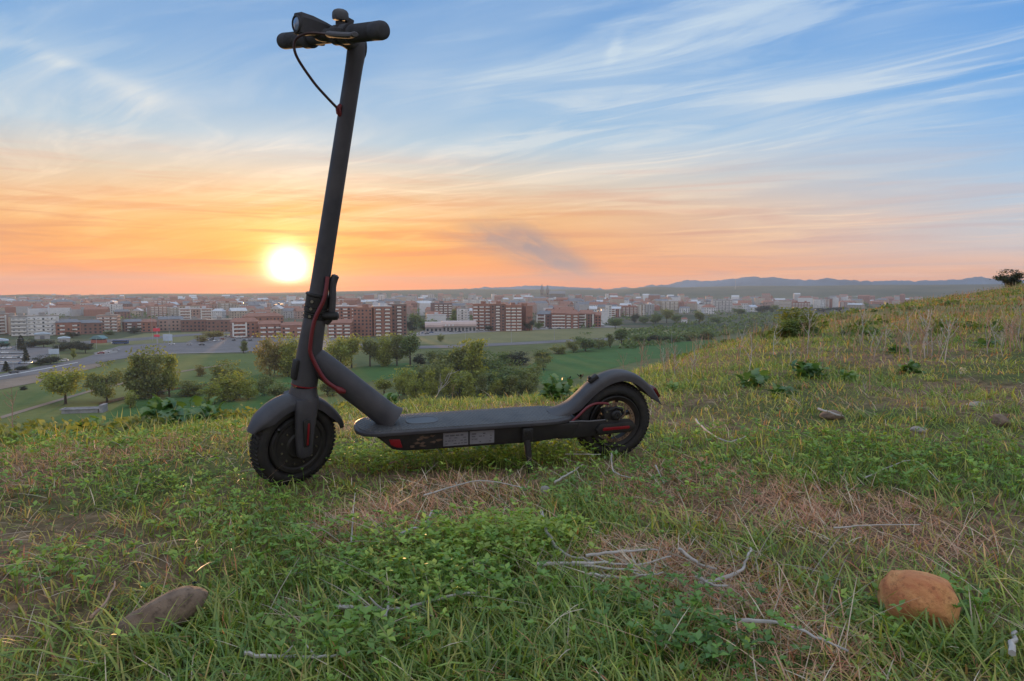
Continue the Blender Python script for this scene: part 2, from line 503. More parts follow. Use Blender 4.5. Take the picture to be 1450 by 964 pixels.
def ground_material():
    m = bpy.data.materials.new('hill_soil_and_turf'); m.use_nodes = True
    nt = m.node_tree; b = NB(nt); p = nt.nodes['Principled BSDF']
    p.inputs['Roughness'].default_value = 0.95; p.inputs['Specular IOR Level'].default_value = 0.15
    pos = b.node('ShaderNodeNewGeometry').outputs['Position']
    x, y, z = b.sep(pos)
    flat = b.xyz(x, y, 0.0)
    n1 = b.noise(flat, 1.3, 6, 0.6); n2 = b.noise(flat, 22, 5, 0.7); n3 = b.noise(flat, 0.16, 5, 0.6)
    soil = b.ramp(n2, [(0.3, (0.07, 0.046, 0.028)), (0.55, (0.23, 0.155, 0.095)), (0.75, (0.40, 0.28, 0.17))])
    turf = b.ramp(n2, [(0.3, (0.06, 0.07, 0.025)), (0.6, (0.12, 0.135, 0.045)), (0.8, (0.2, 0.18, 0.08))])
    hill = b.mix(b.mr(n1, 0.42, 0.58, 0, 1, True), soil, turf)
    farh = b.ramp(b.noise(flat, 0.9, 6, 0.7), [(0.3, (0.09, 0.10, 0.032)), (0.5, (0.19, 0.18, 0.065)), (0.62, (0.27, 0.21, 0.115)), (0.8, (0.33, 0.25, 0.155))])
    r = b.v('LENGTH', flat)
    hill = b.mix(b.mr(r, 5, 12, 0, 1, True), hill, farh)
    # valley floor: rough pasture, and streets, plots and scrub farther out
    v1 = b.ramp(b.noise(flat, 0.012, 6, 0.6), [(0.3, (0.085, 0.11, 0.04)), (0.5, (0.14, 0.16, 0.06)), (0.7, (0.22, 0.2, 0.10))])
    v1 = b.mix(b.mr(b.noise(flat, 0.12, 6, 0.7), 0.4, 0.75, 0, 0.5), v1, (0.05, 0.07, 0.025))
    vor = b.node('ShaderNodeTexVoronoi'); vor.inputs['Scale'].default_value = 0.006; nt.links.new(flat, vor.inputs['Vector'])
    plots = b.ramp(b.sep(vor.outputs['Color'])[0], [(0.0, (0.06, 0.075, 0.04)), (0.4, (0.12, 0.12, 0.075)), (0.7, (0.16, 0.13, 0.09)), (1.0, (0.08, 0.1, 0.05))], 'CONSTANT')
    plots = b.mix(b.mr(b.noise(flat, 0.03, 5, 0.7), 0.45, 0.6, 0, 0.7), plots, (0.05, 0.06, 0.035))
    val = b.mix(b.mr(r, 560, 800, 0, 1), v1, plots)
    col = b.mix(b.mr(z, -39.6, -37.0, 0.0, 1.0), val, hill)
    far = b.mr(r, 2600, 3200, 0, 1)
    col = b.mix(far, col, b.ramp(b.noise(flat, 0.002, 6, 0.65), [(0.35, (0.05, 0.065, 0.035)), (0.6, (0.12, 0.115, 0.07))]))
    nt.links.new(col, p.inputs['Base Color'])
    bn = b.node('ShaderNodeBump'); bn.inputs['Distance'].default_value = 0.012; bn.inputs['Strength'].default_value = 0.9
    nt.links.new(b.mr(b.noise(flat, 45, 5, 0.7), 0, 1), bn.inputs['Height']); nt.links.new(bn.outputs[0], p.inputs['Normal'])
    return m

def build_ground():
    a1 = np.arange(-48, 52, 0.5); a2 = np.arange(52, 312, 4.0)
    A = np.radians(np.concatenate([a1, a2]))
    rr = [0.12]
    while rr[-1] < 5700:
        q = rr[-1]
        rr.append(q*(1.022 if q < 12 else 1.03 if q < 150 else 1.06))
    rr = np.array(rr)
    X = np.sin(A)[None, :]*rr[:, None]; Y = np.cos(A)[None, :]*rr[:, None]
    Z = hgt(X, Y)
    V = np.stack([X, Y, Z], -1).reshape(-1, 3)
    n, k = len(rr), len(A)
    i, j = np.meshgrid(np.arange(n-1), np.arange(k), indexing='ij')
    j2 = (j+1) % k
    Fc = np.stack([i*k+j, i*k+j2, (i+1)*k+j2, (i+1)*k+j], -1).reshape(-1)
    ns = (n-1)*k
    V = np.vstack([V, [[0, 0, gz(0, 0.01)]]])
    tri = np.stack([np.full(k, n*k), (np.arange(k)+1) % k, np.arange(k)], -1).reshape(-1)
    me = arr_mesh('ground', V, np.concatenate([Fc[::1], tri]), [4]*ns+[3]*k)
    me.polygons.foreach_set('use_smooth', np.ones(ns+k, bool))
    bm = bmesh.new(); bm.from_mesh(me); bmesh.ops.recalc_face_normals(bm, faces=bm.faces)
    if sum(f.normal.z for f in list(bm.faces)[:500]) < 0: bmesh.ops.reverse_faces(bm, faces=bm.faces)
    bm.to_mesh(me); bm.free()
    tag(link('ground', me, None, ground_material()), kind='structure')
build_ground()

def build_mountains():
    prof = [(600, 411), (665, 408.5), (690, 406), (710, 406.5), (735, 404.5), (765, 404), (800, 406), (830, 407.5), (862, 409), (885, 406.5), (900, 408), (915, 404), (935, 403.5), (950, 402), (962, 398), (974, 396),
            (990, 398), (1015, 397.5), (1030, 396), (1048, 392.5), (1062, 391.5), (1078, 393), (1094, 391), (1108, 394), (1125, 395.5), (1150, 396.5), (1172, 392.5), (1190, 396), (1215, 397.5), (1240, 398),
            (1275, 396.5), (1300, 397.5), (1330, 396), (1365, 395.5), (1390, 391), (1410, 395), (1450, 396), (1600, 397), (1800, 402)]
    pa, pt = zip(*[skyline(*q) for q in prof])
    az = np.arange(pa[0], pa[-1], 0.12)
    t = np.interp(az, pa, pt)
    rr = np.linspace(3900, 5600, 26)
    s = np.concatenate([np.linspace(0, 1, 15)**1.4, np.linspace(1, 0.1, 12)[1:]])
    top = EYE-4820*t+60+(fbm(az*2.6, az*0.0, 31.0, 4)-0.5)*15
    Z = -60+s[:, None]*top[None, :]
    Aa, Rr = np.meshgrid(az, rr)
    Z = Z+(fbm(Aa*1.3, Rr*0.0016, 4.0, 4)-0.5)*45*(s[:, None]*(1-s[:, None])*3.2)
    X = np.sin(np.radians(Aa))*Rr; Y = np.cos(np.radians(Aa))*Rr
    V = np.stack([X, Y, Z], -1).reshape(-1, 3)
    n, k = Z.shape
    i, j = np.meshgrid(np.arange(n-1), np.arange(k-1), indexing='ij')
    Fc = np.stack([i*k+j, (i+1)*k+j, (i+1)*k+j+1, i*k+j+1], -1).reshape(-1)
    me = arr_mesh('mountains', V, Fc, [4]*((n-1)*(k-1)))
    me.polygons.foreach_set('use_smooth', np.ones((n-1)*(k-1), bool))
    tag(link('mountains', me, None, mat('mountain_haze_tint', (0.10, 0.155, 0.225), 0.95, var=0.35, scale=0.002, spec=0.1)), kind='structure')  # base colour shifted to blue, painting in part of the distance haze
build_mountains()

# sheets laid on the valley floor: fields, roads, car park
def sheet(name, pts, material, dz=0.1, z=None):
    bm = bmesh.new()
    vs_ = []
    for q in pts:
        p = gp(q[0], q[1], VZ) if len(q) == 2 else Vector(q)
        vs_.append(bm.verts.new((p.x, p.y, VZ+dz)))
    f = bm.faces.new(vs_)
    if f.normal.z < 0 or f.calc_area() and (f.normal_update() or f.normal.z < 0): f.normal_flip()
    bmesh.ops.triangulate(bm, faces=bm.faces)
    o = finish(bm, name, material, None, 0)
    for p in o.data.polygons:
        if p.normal.z < 0: o.data.flip_normals(); break
    return tag(o, kind='structure')

def field_mat(name, c1, c2, sc, stripe=None):
    m = bpy.data.materials.new(name); m.use_nodes = True
    nt = m.node_tree; b = NB(nt); p = nt.nodes['Principled BSDF']
    p.inputs['Roughness'].default_value = 0.95; p.inputs['Specular IOR Level'].default_value = 0.1
    pos = b.node('ShaderNodeNewGeometry').outputs['Position']
    col = b.mix(b.mr(b.noise(pos, sc, 6, 0.65), 0.3, 0.7, 0, 1), c1, c2)
    col = b.mix(b.mr(b.noise(pos, sc*9, 4, 0.7), 0.4, 0.8, 0, 0.4), col, tuple(k*0.55 for k in c1))
    nt.links.new(col, p.inputs['Base Color'])
    return m
GREEN = field_mat('crop_green', (0.055, 0.125, 0.035), (0.085, 0.175, 0.05), 0.03)
MEAD = field_mat('meadow_green', (0.10, 0.15, 0.045), (0.17, 0.2, 0.07), 0.03)
OLIVE = field_mat('rough_pasture', (0.19, 0.19, 0.085), (0.27, 0.245, 0.125), 0.02)
ASPH = field_mat('asphalt', (0.17, 0.16, 0.165), (0.25, 0.235, 0.24), 0.05)
VERGE = field_mat('dirt_verge', (0.24, 0.19, 0.15), (0.32, 0.26, 0.21), 0.06)
CONC = field_mat('pale_paving', (0.28, 0.26, 0.25), (0.36, 0.34, 0.33), 0.05)

sheet('meadow', [(-260, 640), (-260, 560), (0, 553), (70, 539), (130, 523), (210, 505), (350, 501), (480, 505), (480, 640)], MEAD, 0.05)
sheet('crop_field', [(300, 548), (372, 528), (470, 523), (575, 514), (592, 518), (590, 530), (520, 541), (470, 556), (300, 600)], GREEN, 0.1)
sheet('crop_field', [(150, 585), (210, 552), (300, 540), (300, 600), (150, 640)], GREEN, 0.1)
sheet('crop_field', [(740, 523), (770, 506), (781, 501), (840, 491), (920, 486), (1000, 482), (1060, 480), (1060, 500), (920, 508), (864, 522), (800, 540), (740, 545)], GREEN, 0.1)
sheet('pasture', [(575, 487), (590, 474), (640, 471), (760, 466), (880, 464), (990, 468), (1000, 474), (883, 476.5), (800, 480.5), (740, 483.5), (660, 487.5)], OLIVE, 0.05)
sheet('pasture', [(108, 488), (150, 483), (205, 472), (330, 469), (330, 478), (262, 484), (180, 488)], OLIVE, 0.05)
sheet('dirt_verge', [(-200, 575), (-200, 556), (0, 538.5), (60, 529), (130, 514), (150, 517), (60, 540), (0, 551.5)], VERGE, 0.12)
sheet('road', [(-200, 553), (-200, 545), (0, 530), (37, 523), (75, 515.5), (112, 509), (131, 503), (148, 496), (170, 490), (205, 487), (262, 485), (350, 483.5), (480, 486), (592, 489), (592, 492),
               (480, 496), (350, 498), (250, 500), (205, 503), (150, 512), (100, 521), (60, 529), (0, 538.5)], ASPH, 0.2)
sheet('road', [(585, 490), (660, 488), (740, 484.3), (800, 481), (883, 477.5), (1000, 475), (1000, 478), (883, 481), (800, 484.6), (740, 488), (660, 492), (585, 494)], ASPH, 0.2)
sheet('road', [(100, 485), (140, 481.5), (200, 478), (262, 473), (330, 470), (330, 472), (262, 476), (200, 482), (140, 486), (100, 489)], ASPH, 0.15)
sheet('car_park', [(-160, 548), (-160, 500), (30, 489), (75, 492), (82, 498), (60, 508), (36, 519), (0, 527)], ASPH, 0.1)
sheet('car_park', [(262, 485.2), (275, 480), (300, 477), (350, 475), (480, 476), (480, 485.2), (350, 483.3)], ASPH, 0.1)
sheet('car_park', [(572, 476), (600, 468), (690, 466), (760, 464), (860, 461), (880, 463), (760, 467), (690, 470), (600, 475.5)], CONC, 0.12)
sheet('ditch', [(140, 571), (180, 561), (215, 555), (260, 548), (340, 537.5), (340, 539.5), (260, 550.5), (215, 558), (180, 564.5), (140, 575)], field_mat('dark_ditch_soil', (0.035, 0.03, 0.022), (0.07, 0.06, 0.035), 0.1), 0.18)
sheet('dirt_track', [(0, 590), (60, 572), (130, 552), (220, 531), (330, 514), (330, 515.3), (220, 532.8), (130, 554.5), (60, 575.5), (0, 594)], VERGE, 0.15)
# painted lines and the pale traffic island of the roundabout
WHITE = mat('road_paint', (0.7, 0.69, 0.66), 0.7, var=0.15, scale=0.5)
sheet('road_marking', [(-120, 541.2), (0, 533.2), (60, 522.8), (110, 513.2), (110, 513.8), (60, 523.5), (0, 534.0), (-120, 542.2)], WHITE, 0.26)
sheet('traffic_island', [(132, 500), (150, 496), (168, 496), (166, 499.5), (150, 502), (136, 503)], CONC, 0.3)
sheet('kerb_strip', [(205, 503), (250, 500), (350, 498.2), (350, 499.1), (250, 501), (205, 504.2)], CONC, 0.26)


# ------------------------------------------------------------------ the electric scooter
BLK = mat('matt_black_paint', (0.040, 0.040, 0.048), 0.5, col2=(0.068, 0.065, 0.07), spec=0.3, scale=14, bump=0.12, bscale=500)
BLK2 = mat('black_plastic', (0.013, 0.013, 0.014), 0.55, col2=(0.026, 0.024, 0.023), spec=0.35, scale=30)
HUBM = mat('dusty_hub_paint', (0.016, 0.0145, 0.014), 0.62, var=0.5, scale=26, bump=0.15, bscale=240)
REDM = mat('red_reflector', (0.20, 0.006, 0.014), 0.3)
REDC = mat('red_cable_sheath', (0.13, 0.010, 0.016), 0.45)
CABLE = mat('dark_red_cable', (0.035, 0.012, 0.014), 0.45)
STEEL = mat('brushed_steel', (0.38, 0.37, 0.36), 0.35, 1.0, var=0.2, scale=80)
RUSTY = mat('dull_disc_steel', (0.26, 0.19, 0.15), 0.5, 0.8, var=0.4, scale=60)
BARB = mat('dull_black_bar_coating', (0.058, 0.06, 0.068), 0.85, col2=(0.078, 0.078, 0.085), spec=0.04, scale=20)
GRIP = mat('rubber_grip', (0.066, 0.069, 0.078), 0.85, spec=0.04, var=0.15, scale=60)
LENS = mat('lamp_lens', (0.16, 0.24, 0.38), 0.06, 0.0, spec=0.9)
LABEL = mat('grey_label', (0.17, 0.17, 0.19), 0.5, var=0.15, scale=40)
PRINT = mat('faint_label_print', (0.075, 0.075, 0.085), 0.6)
MUD = mat('dried_mud', (0.10, 0.065, 0.045), 0.9, var=0.4, scale=60)

def tyre_material():
    m = bpy.data.materials.new('dusty_tyre_rubber'); m.use_nodes = True
    nt = m.node_tree; b = NB(nt); p = nt.nodes['Principled BSDF']
    co = b.node('ShaderNodeTexCoord').outputs['Object']
    n = b.mr(b.noise(co, 34, 6, 0.7), 0.42, 0.72, 0, 1)
    nt.links.new(b.mix(b.m('MULTIPLY', n, 0.55), (0.014, 0.014, 0.015), (0.06, 0.048, 0.04)), p.inputs['Base Color'])
    p.inputs['Roughness'].default_value = 0.75
    bn = b.node('ShaderNodeBump'); bn.inputs['Strength'].default_value = 0.3; bn.inputs['Distance'].default_value = 0.001
    nt.links.new(b.noise(co, 300, 3, 0.6), bn.inputs['Height']); nt.links.new(bn.outputs[0], p.inputs['Normal'])
    return m
TYRE = tyre_material()

def mat_rubber():
    m = bpy.data.materials.new('deck_rubber'); m.use_nodes = True
    nt = m.node_tree; b = NB(nt); p = nt.nodes['Principled BSDF']
    co = b.node('ShaderNodeTexCoord').outputs['Object']
    x, y, z = b.sep(co)
    # rows of small chevrons moulded in the rubber
    zig = b.m('ABSOLUTE', b.m('SUBTRACT', b.m('FRACT', b.m('MULTIPLY', y, 62.0)), 0.5))
    st = b.m('FRACT', b.m('ADD', b.m('MULTIPLY', x, 95.0), b.m('MULTIPLY', zig, 1.3)))
    ridge = b.mr(b.m('ABSOLUTE', b.m('SUBTRACT', st, 0.5)), 0.12, 0.3, 1.0, 0.0, True)
    dust = b.mr(b.noise(co, 14, 5, 0.7), 0.35, 0.75, 0.0, 0.55)
    nt.links.new(b.mix(dust, (0.045, 0.046, 0.05), (0.12, 0.118, 0.115)), p.inputs['Base Color'])
    p.inputs['Roughness'].default_value = 0.55
    bn = b.node('ShaderNodeBump'); bn.inputs['Strength'].default_value = 0.9; bn.inputs['Distance'].default_value = 0.0016
    nt.links.new(ridge, bn.inputs['Height']); nt.links.new(bn.outputs[0], p.inputs['Normal'])
    return m
DECK = mat_rubber()

def build_scooter():
    RAD, WB = 0.1075, 0.834
    root = empty('electric_scooter', (-0.5333, 1.6563, 0.0181), 'black electric kick scooter standing on its kickstand in the grass, front wheel turned', 'scooter')
    M = Matrix.Rotation(0.2588, 4, 'Z') @ Matrix.Rotation(-0.0161, 4, 'Y') @ Matrix.Rotation(0.1204, 4, 'X')
    root.rotation_euler = M.to_euler()
    u = Vector((math.sin(0.1854), 0, math.cos(0.1854)))
    A = Vector((0.0037, 0, RAD))
    ST = Matrix.Translation(A) @ Matrix.Rotation(0.5417, 4, u) @ Matrix.Translation(-A)
    ax = lambda z: A+u*((z-RAD)/u.z)
    def part(bm, name, m, par=root, steer=False, smooth=35):
        if steer: bm.transform(ST)
        return finish(bm, name, m, par, smooth)
    # ---- wheels
    def tyre(cx, steer, par):
        bm = bmesh.new()
        pr = []
        for k in range(14):
            a = 2*math.pi*k/14
            pr.append((0.0855+0.0215*math.cos(a)*(1 if math.cos(a) > 0 else 0.7), 0.0235*math.sin(a)))
        lathe(bm, pr, 72, Matrix.Translation((cx, 0, RAD)))
        t = part(bm, 'tyre', TYRE, par, steer, 60)
        bm = bmesh.new()
        for k in range(60):                       # slanting tread blocks
            a = 2*math.pi*k/60
            for s in (-1, 1):
                B = Matrix.Translation((cx, 0, RAD)) @ Matrix.Rotation(-a, 4, 'Y') @ Matrix.Translation((0.1053, s*0.0098, 0)) @ Matrix.Rotation(s*0.55, 4, 'X') @ Matrix.Rotation(s*0.36, 4, 'Z')
                box(bm, -0.0015, 0.0022, -0.0088, 0.0088, -0.0032, 0.0032, 0, B)
        part(bm, 'tread_blocks', TYRE, t, steer, 0)['kind'] = 'stuff'
        return t
    fw = empty('front_wheel'); fw.parent = root
    tyre(0, True, fw)
    bm = bmesh.new()
    lathe(bm, [(0.0001, -0.030), (0.030, -0.030), (0.034, -0.026), (0.058, -0.024), (0.062, -0.0265), (0.070, -0.0265), (0.073, -0.021), (0.073, 0.021), (0.070, 0.0265), (0.062, 0.0265), (0.058, 0.024), (0.034, 0.026), (0.030, 0.030), (0.0001, 0.030)], 56, Matrix.Translation((0, 0, RAD)))
    hub = part(bm, 'motor_hub', HUBM, fw, True, 20)
    bm = bmesh.new()
    for k in range(12):
        a = 2*math.pi*k/12+0.2
        for s in (-1, 1):
            T = Matrix.Translation((math.cos(a)*0.047, s*0.0252, RAD+math.sin(a)*0.047))
            lathe(bm, [(0.0001, -0.002), (0.0026, -0.002), (0.0026, 0.002), (0.0001, 0.002)], 6, T)
    part(bm, 'hub_bolts', STEEL, hub, True)['kind'] = 'stuff'
    bm = bmesh.new()
    T = Matrix.Translation((-0.052, -0.027, RAD+0.048))
    tube(bm, [T @ Vector((0, 0, 0)), T @ Vector((-0.006, -0.012, 0.012))], 0.003, 8)
    part(bm, 'tyre_valve', BLK2, fw, True)
    rw = empty('rear_wheel'); rw.parent = root
    tyre(WB, False, rw)
    TR = Matrix.Translation((WB, 0, RAD))
    bm = bmesh.new()
    lathe(bm, [(0.058, -0.016), (0.0705, -0.0235), (0.0725, -0.0215), (0.0725, 0.0215), (0.0705, 0.0235), (0.058, 0.016)], 64, TR)
    part(bm, 'rim', HUBM, rw, smooth=30)
    bm = bmesh.new()
    lathe(bm, [(0.0001, -0.034), (0.014, -0.034), (0.018, -0.022), (0.018, 0.022), (0.014, 0.034), (0.0001, 0.034)], 24, TR)
    part(bm, 'rear_hub', HUBM, rw)
    for k in range(6):
        bm = bmesh.new(); a = 2*math.pi*(k+0.35)/6
        B = TR @ Matrix.Rotation(-a, 4, 'Y')
        rings(bm, [[B @ Vector((r_, y_*w, z_*w2)) for y_, z_ in ((-1, -1), (1, -1), (1, 1), (-1, 1))] for r_, w, w2 in ((0.016, 0.010, 0.006), (0.038, 0.006, 0.0035), (0.0605, 0.009, 0.006))])
        part(bm, 'spoke', HUBM, rw, smooth=20)
    # brake disc with its ring of holes
    bm = bmesh.new(); n = 108
    def ringpt(r_, k, y_): a = 2*math.pi*k/n; return Vector((WB+math.cos(a)*r_, y_, RAD+math.sin(a)*r_))
    for y_ in (-0.0262, -0.0245):
        rows = [[bm.verts.new(ringpt(r_, k, y_)) for k in range(n)] for r_ in (0.047, 0.0495, 0.0535, 0.056)]
        for i in range(3):
            for k in range(n):
                if i == 1 and k % 3 == 1: continue
                bm.faces.new((rows[i][k], rows[i][(k+1) % n], rows[i+1][(k+1) % n], rows[i+1][k]))
    disc = part(bm, 'brake_disc', RUSTY, rw, smooth=0)
    for k in range(5):
        bm = bmesh.new(); a = 2*math.pi*k/5+0.5
        P = lambda r_, da: Vector((WB+math.cos(a+da)*r_, -0.0253, RAD+math.sin(a+da)*r_))
        tube(bm, [P(0.016, 0), P(0.034, 0.18), P(0.0475, 0.5)], [0.0032, 0.0026, 0.003], 6, flat=0.5)
        part(bm, 'disc_arm', RUSTY, disc)
    bm = bmesh.new()
    CT = Matrix.Translation((WB-0.021, -0.044, RAD+0.03))
    box(bm, -0.026, 0.022, -0.014, 0.016, -0.017, 0.017, 0.005, CT)
    lathe(bm, [(0.0001, -0.023), (0.010, -0.023), (0.0135, -0.019), (0.0135, 0.004), (0.0001, 0.004)], 20, CT @ Matrix.Translation((0.006, 0, 0.002)))
    lathe(bm, [(0.0035, -0.0255), (0.0065, -0.0255), (0.0065, -0.02), (0.0035, -0.02)], 16, CT @ Matrix.Translation((0.006, 0, 0.002)))
    cal = part(bm, 'brake_caliper', BLK2)
    bm = bmesh.new()
    tube(bm, [CT @ Vector((-0.012, -0.012, 0.015)), CT @ Vector((0.004, -0.016, 0.0225)), CT @ Vector((0.022, -0.014, 0.017)), CT @ Vector((0.028, -0.01, 0.004))], 0.0042, 8)
    part(bm, 'caliper_lever', BLK2, cal)
    bm = bmesh.new()
    for dx, dz in ((0.016, 0.011), (0.016, -0.01), (-0.019, -0.012), (-0.02, 0.012)):
        lathe(bm, [(0.0001, -0.016), (0.0026, -0.016), (0.0026, -0.013), (0.0001, -0.013)], 8, CT @ Matrix.Translation((dx, -0.001, dz)))
    part(bm, 'caliper_bolts', STEEL, cal)['kind'] = 'stuff'
    # ---- fork, head tube, stem
    bm = bmesh.new()
    def leg_loop(z, x_c, hw, yc, hy):
        return [Vector((x_c+hw*math.copysign(abs(math.cos(a))**0.6, math.cos(a)), yc+hy*math.copysign(abs(math.sin(a))**0.6, math.sin(a)), z)) for a in [2*math.pi*k/20 for k in range(20)]]
    for s in (-1, 1):
        rings(bm, [leg_loop(z, x_, hw, s*yc, hy) for z, x_, hw, yc, hy in ((0.083, 0.004, 0.014, 0.0425, 0.008), (0.088, 0.004, 0.0195, 0.0425, 0.010), (0.11, 0.004, 0.0205, 0.042, 0.0105), (0.15, 0.007, 0.024, 0.040, 0.0105), (0.19, 0.013, 0.0275, 0.037, 0.0115), (0.213, 0.017, 0.029, 0.033, 0.014), (0.226, 0.021, 0.0295, 0.022, 0.02))])
    # crown
    lp = []
    for z, a_, b_ in ((0.214, 0.030, 0.046), (0.222, 0.0315, 0.045), (0.232, 0.0312, 0.038), (0.2425, 0.0305, 0.0325), (0.2475, 0.030, 0.0315)):
        c = ax(z)
        lp.append([c+Vector((math.cos(2*math.pi*k/28)*a_, math.sin(2*math.pi*k/28)*b_, 0)) for k in range(28)])
    rings(bm, lp)
    fork = part(bm, 'fork', BLK, steer=True, smooth=50)
    for s in (-1, 1):
        bm = bmesh.new()
        pr = [(0.0, 0.112), (0.013, 0.112), (0.0165, 0.122), (0.0185, 0.168), (0.016, 0.179), (0.008, 0.183), (0.0, 0.178)]
        prism(bm, [(x_-0.003, z_) for x_, z_ in pr], s*0.0505, s*0.0555, 0.0016)
        cv = part(bm, 'fork_cover', BLK2, fork, True)
        bm = bmesh.new()
        prism(bm, [(0.0025, 0.117), (0.0075, 0.117), (0.0115, 0.168), (0.010, 0.1725), (0.0065, 0.171)], s*0.0552, s*0.0572, 0.0006)
        part(bm, 'side_reflector', REDM, fork, True)
    bm = bmesh.new()   # red washer between fork and head tube
    c = [ax(z) for z in (0.2476, 0.2502)]
    tube(bm, c, 0.0312, 32)
    part(bm, 'headset_ring', REDM, smooth=30)
    bm = bmesh.new()
    zs = ((0.2504, 0.0305), (0.262, 0.0303), (0.30, 0.0298), (0.34, 0.0283), (0.38, 0.0268), (0.405, 0.0262), (0.4095, 0.0252))
    tube(bm, [ax(z) for z, r_ in zs], [r_ for z, r_ in zs], 32)
    head = part(bm, 'head_tube', BLK, smooth=40)
    bm = bmesh.new()   # little charging flap / front plate ahead of the head tube
    B = ST @ Matrix.Translation(ax(0.285)) @ Matrix.Rotation(0.1854, 4, 'Y')
    box(bm, -0.0365, -0.024, -0.011, 0.011, -0.024, 0.026, 0.005, B)
    part(bm, 'front_plate', BLK2, head)
    # folding joint: stacked collars, hook and lever
    bm = bmesh.new()
    for z0, z1, r_ in ((0.410, 0.417, 0.0275), (0.4178, 0.4235, 0.0268), (0.4243, 0.435, 0.0278), (0.4355, 0.462, 0.0272), (0.4625, 0.468, 0.0292)):
        tube(bm, [ax(z0), ax(z0+0.001), ax(z1-0.001), ax(z1)], [r_-0.0012, r_, r_, r_-0.0012], 32)
    joint = part(bm, 'folding_joint', BLK2, smooth=30)
    bm = bmesh.new()
    e0 = ax(0.405)
    tube(bm, smooth_path([e0+Vector((0.026, -0.004, -0.006)), e0+Vector((0.038, -0.008, 0.01)), e0+Vector((0.043, -0.008, 0.05)), e0+Vector((0.045, -0.006, 0.085)), e0+Vector((0.053, -0.004, 0.108))], 5), [0.008]*6+[0.0085]*9+[0.009]*4+[0.009, 0.004], 10, flat=1.3)
    part(bm, 'folding_lever', BLK, joint)
    bm = bmesh.new()
    tube(bm, [e0+Vector((0.02, -0.014, 0.012)), e0+Vector((0.047, -0.02, 0.012)), e0+Vector((0.053, -0.021, 0.012)), e0+Vector((0.056, -0.0215, 0.012))], [0.009, 0.0105, 0.0095, 0.005], 14, flat=1.2)
    part(bm, 'lever_knob', BLK2, joint)
    bm = bmesh.new()
    for dz in (0.0, 0.018, 0.035):
        tube(bm, [ax(0.418+dz)+Vector((-0.012, -0.024, 0)), ax(0.418+dz)+Vector((-0.0125, -0.029, 0))], 0.0035, 8)
    part(bm, 'joint_bolts', STEEL, joint)['kind'] = 'stuff'
    bm = bmesh.new()
    zs = ((0.4685, 0.0225), (0.475, 0.0217), (0.6, 0.0207), (0.8, 0.0197), (0.95, 0.0192), (0.985, 0.0195), (1.005, 0.0205), (1.022, 0.021), (1.036, 0.019), (1.046, 0.012))
    tube(bm, [ax(z) for z, r_ in zs], [r_ for z, r_ in zs], 36)
    stem = part(bm, 'stem', BLK, steer=True, smooth=50)
    # ---- handlebar
    top = ax(1.0355); bc = top+Vector((-0.0742, 0, 0))
    bm = bmesh.new()      # bracket that carries the bar forward of the stem
    lp = []
    for t, z_, hy, hz in ((0.012, -0.012, 0.0185, 0.026), (-0.012, -0.006, 0.0195, 0.021), (-0.035, 0.0, 0.022, 0.0165), (-0.06, 0.002, 0.027, 0.015), (-0.08, 0.002, 0.03, 0.0155), (-0.095, 0.001, 0.027, 0.0135), (-0.102, 0.0, 0.02, 0.009)):
        c = top+Vector((t, 0, z_))
        lp.append([c+Vector((0, hy*math.cos(2*math.pi*k/20), hz*math.sin(2*math.pi*k/20))) for k in range(20)])
    rings(bm, lp)
    part(bm, 'bar_bracket', BARB, steer=True, smooth=50)
    bm = bmesh.new()
    tube(bm, [bc+Vector((0, y_, 0)) for y_ in (-0.125, -0.06, 0.06, 0.125)], 0.0152, 20)
    bar = part(bm, 'handlebar', BARB, steer=True)
    for s in (-1, 1):
        bm = bmesh.new(); pts = []; rs = []
        y0, y1 = 0.096, 0.2078
        pts += [y0, y0+0.001]; rs += [0.016, 0.0178]
        k = 22
        for i in range(k):
            a_ = y0+0.004+(y1-0.038-y0)*i/k
            if s == -1 or i % 2 == 0: pts += [a_, a_+0.0011, a_+0.0026]; rs += [0.0166, 0.0180, 0.0180]
        pts += [y1-0.028, y1-0.012, y1-0.005, y1-0.0015, y1]; rs += [0.0182, 0.0184, 0.0172, 0.0138, 0.008]
        tube(bm, [bc+Vector((0, s*y_, 0)) for y_ in pts], rs, 24)
        part(bm, 'handle_grip', GRIP, steer=True, smooth=50)
    bm = bmesh.new()      # headlight housing on the front of the bracket, with a hood
    HB = Matrix.Translation(bc+Vector((-0.012, 0.004, 0.016)))
    rings(bm, [[HB @ Vector((x_, y_*w, z0+(z_*h))) for y_, z_ in ((-1, -1), (-0.6, -1.1), (0.6, -1.1), (1, -1), (1, 0.5), (0.7, 1), (-0.7, 1), (-1, 0.5))] for x_, w, h, z0 in ((-0.060, 0.015, 0.0185, 0.000), (-0.056, 0.0185, 0.0205, 0.000), (-0.03, 0.0205, 0.018, -0.001), (0.0, 0.021, 0.0135, -0.004), (0.035, 0.018, 0.007, -0.008))])
    lamp = part(bm, 'headlight', BARB, steer=True, smooth=30)
    bm = bmesh.new()
    LM = HB @ Matrix.Translation((-0.0605, -0.001, -0.002)) @ Matrix.Rotation(R(90), 4, 'Z')
    lathe(bm, [(0.0001, 0.005), (0.008, 0.004), (0.0135, 0.001), (0.0145, -0.002), (0.0001, -0.002)], 28, LM)
    part(bm, 'headlight_lens', LENS, lamp, True)
    bm = bmesh.new()
    lathe(bm, [(0.0142, -0.002), (0.0172, -0.002), (0.0172, 0.003), (0.0142, 0.0035)], 28, LM)
    part(bm, 'lens_ring', BARB, lamp, True)
    bm = bmesh.new()      # bell
    BL = Matrix.Translation(bc+Vector((0.006, -0.038, 0.031)))
    lp = []
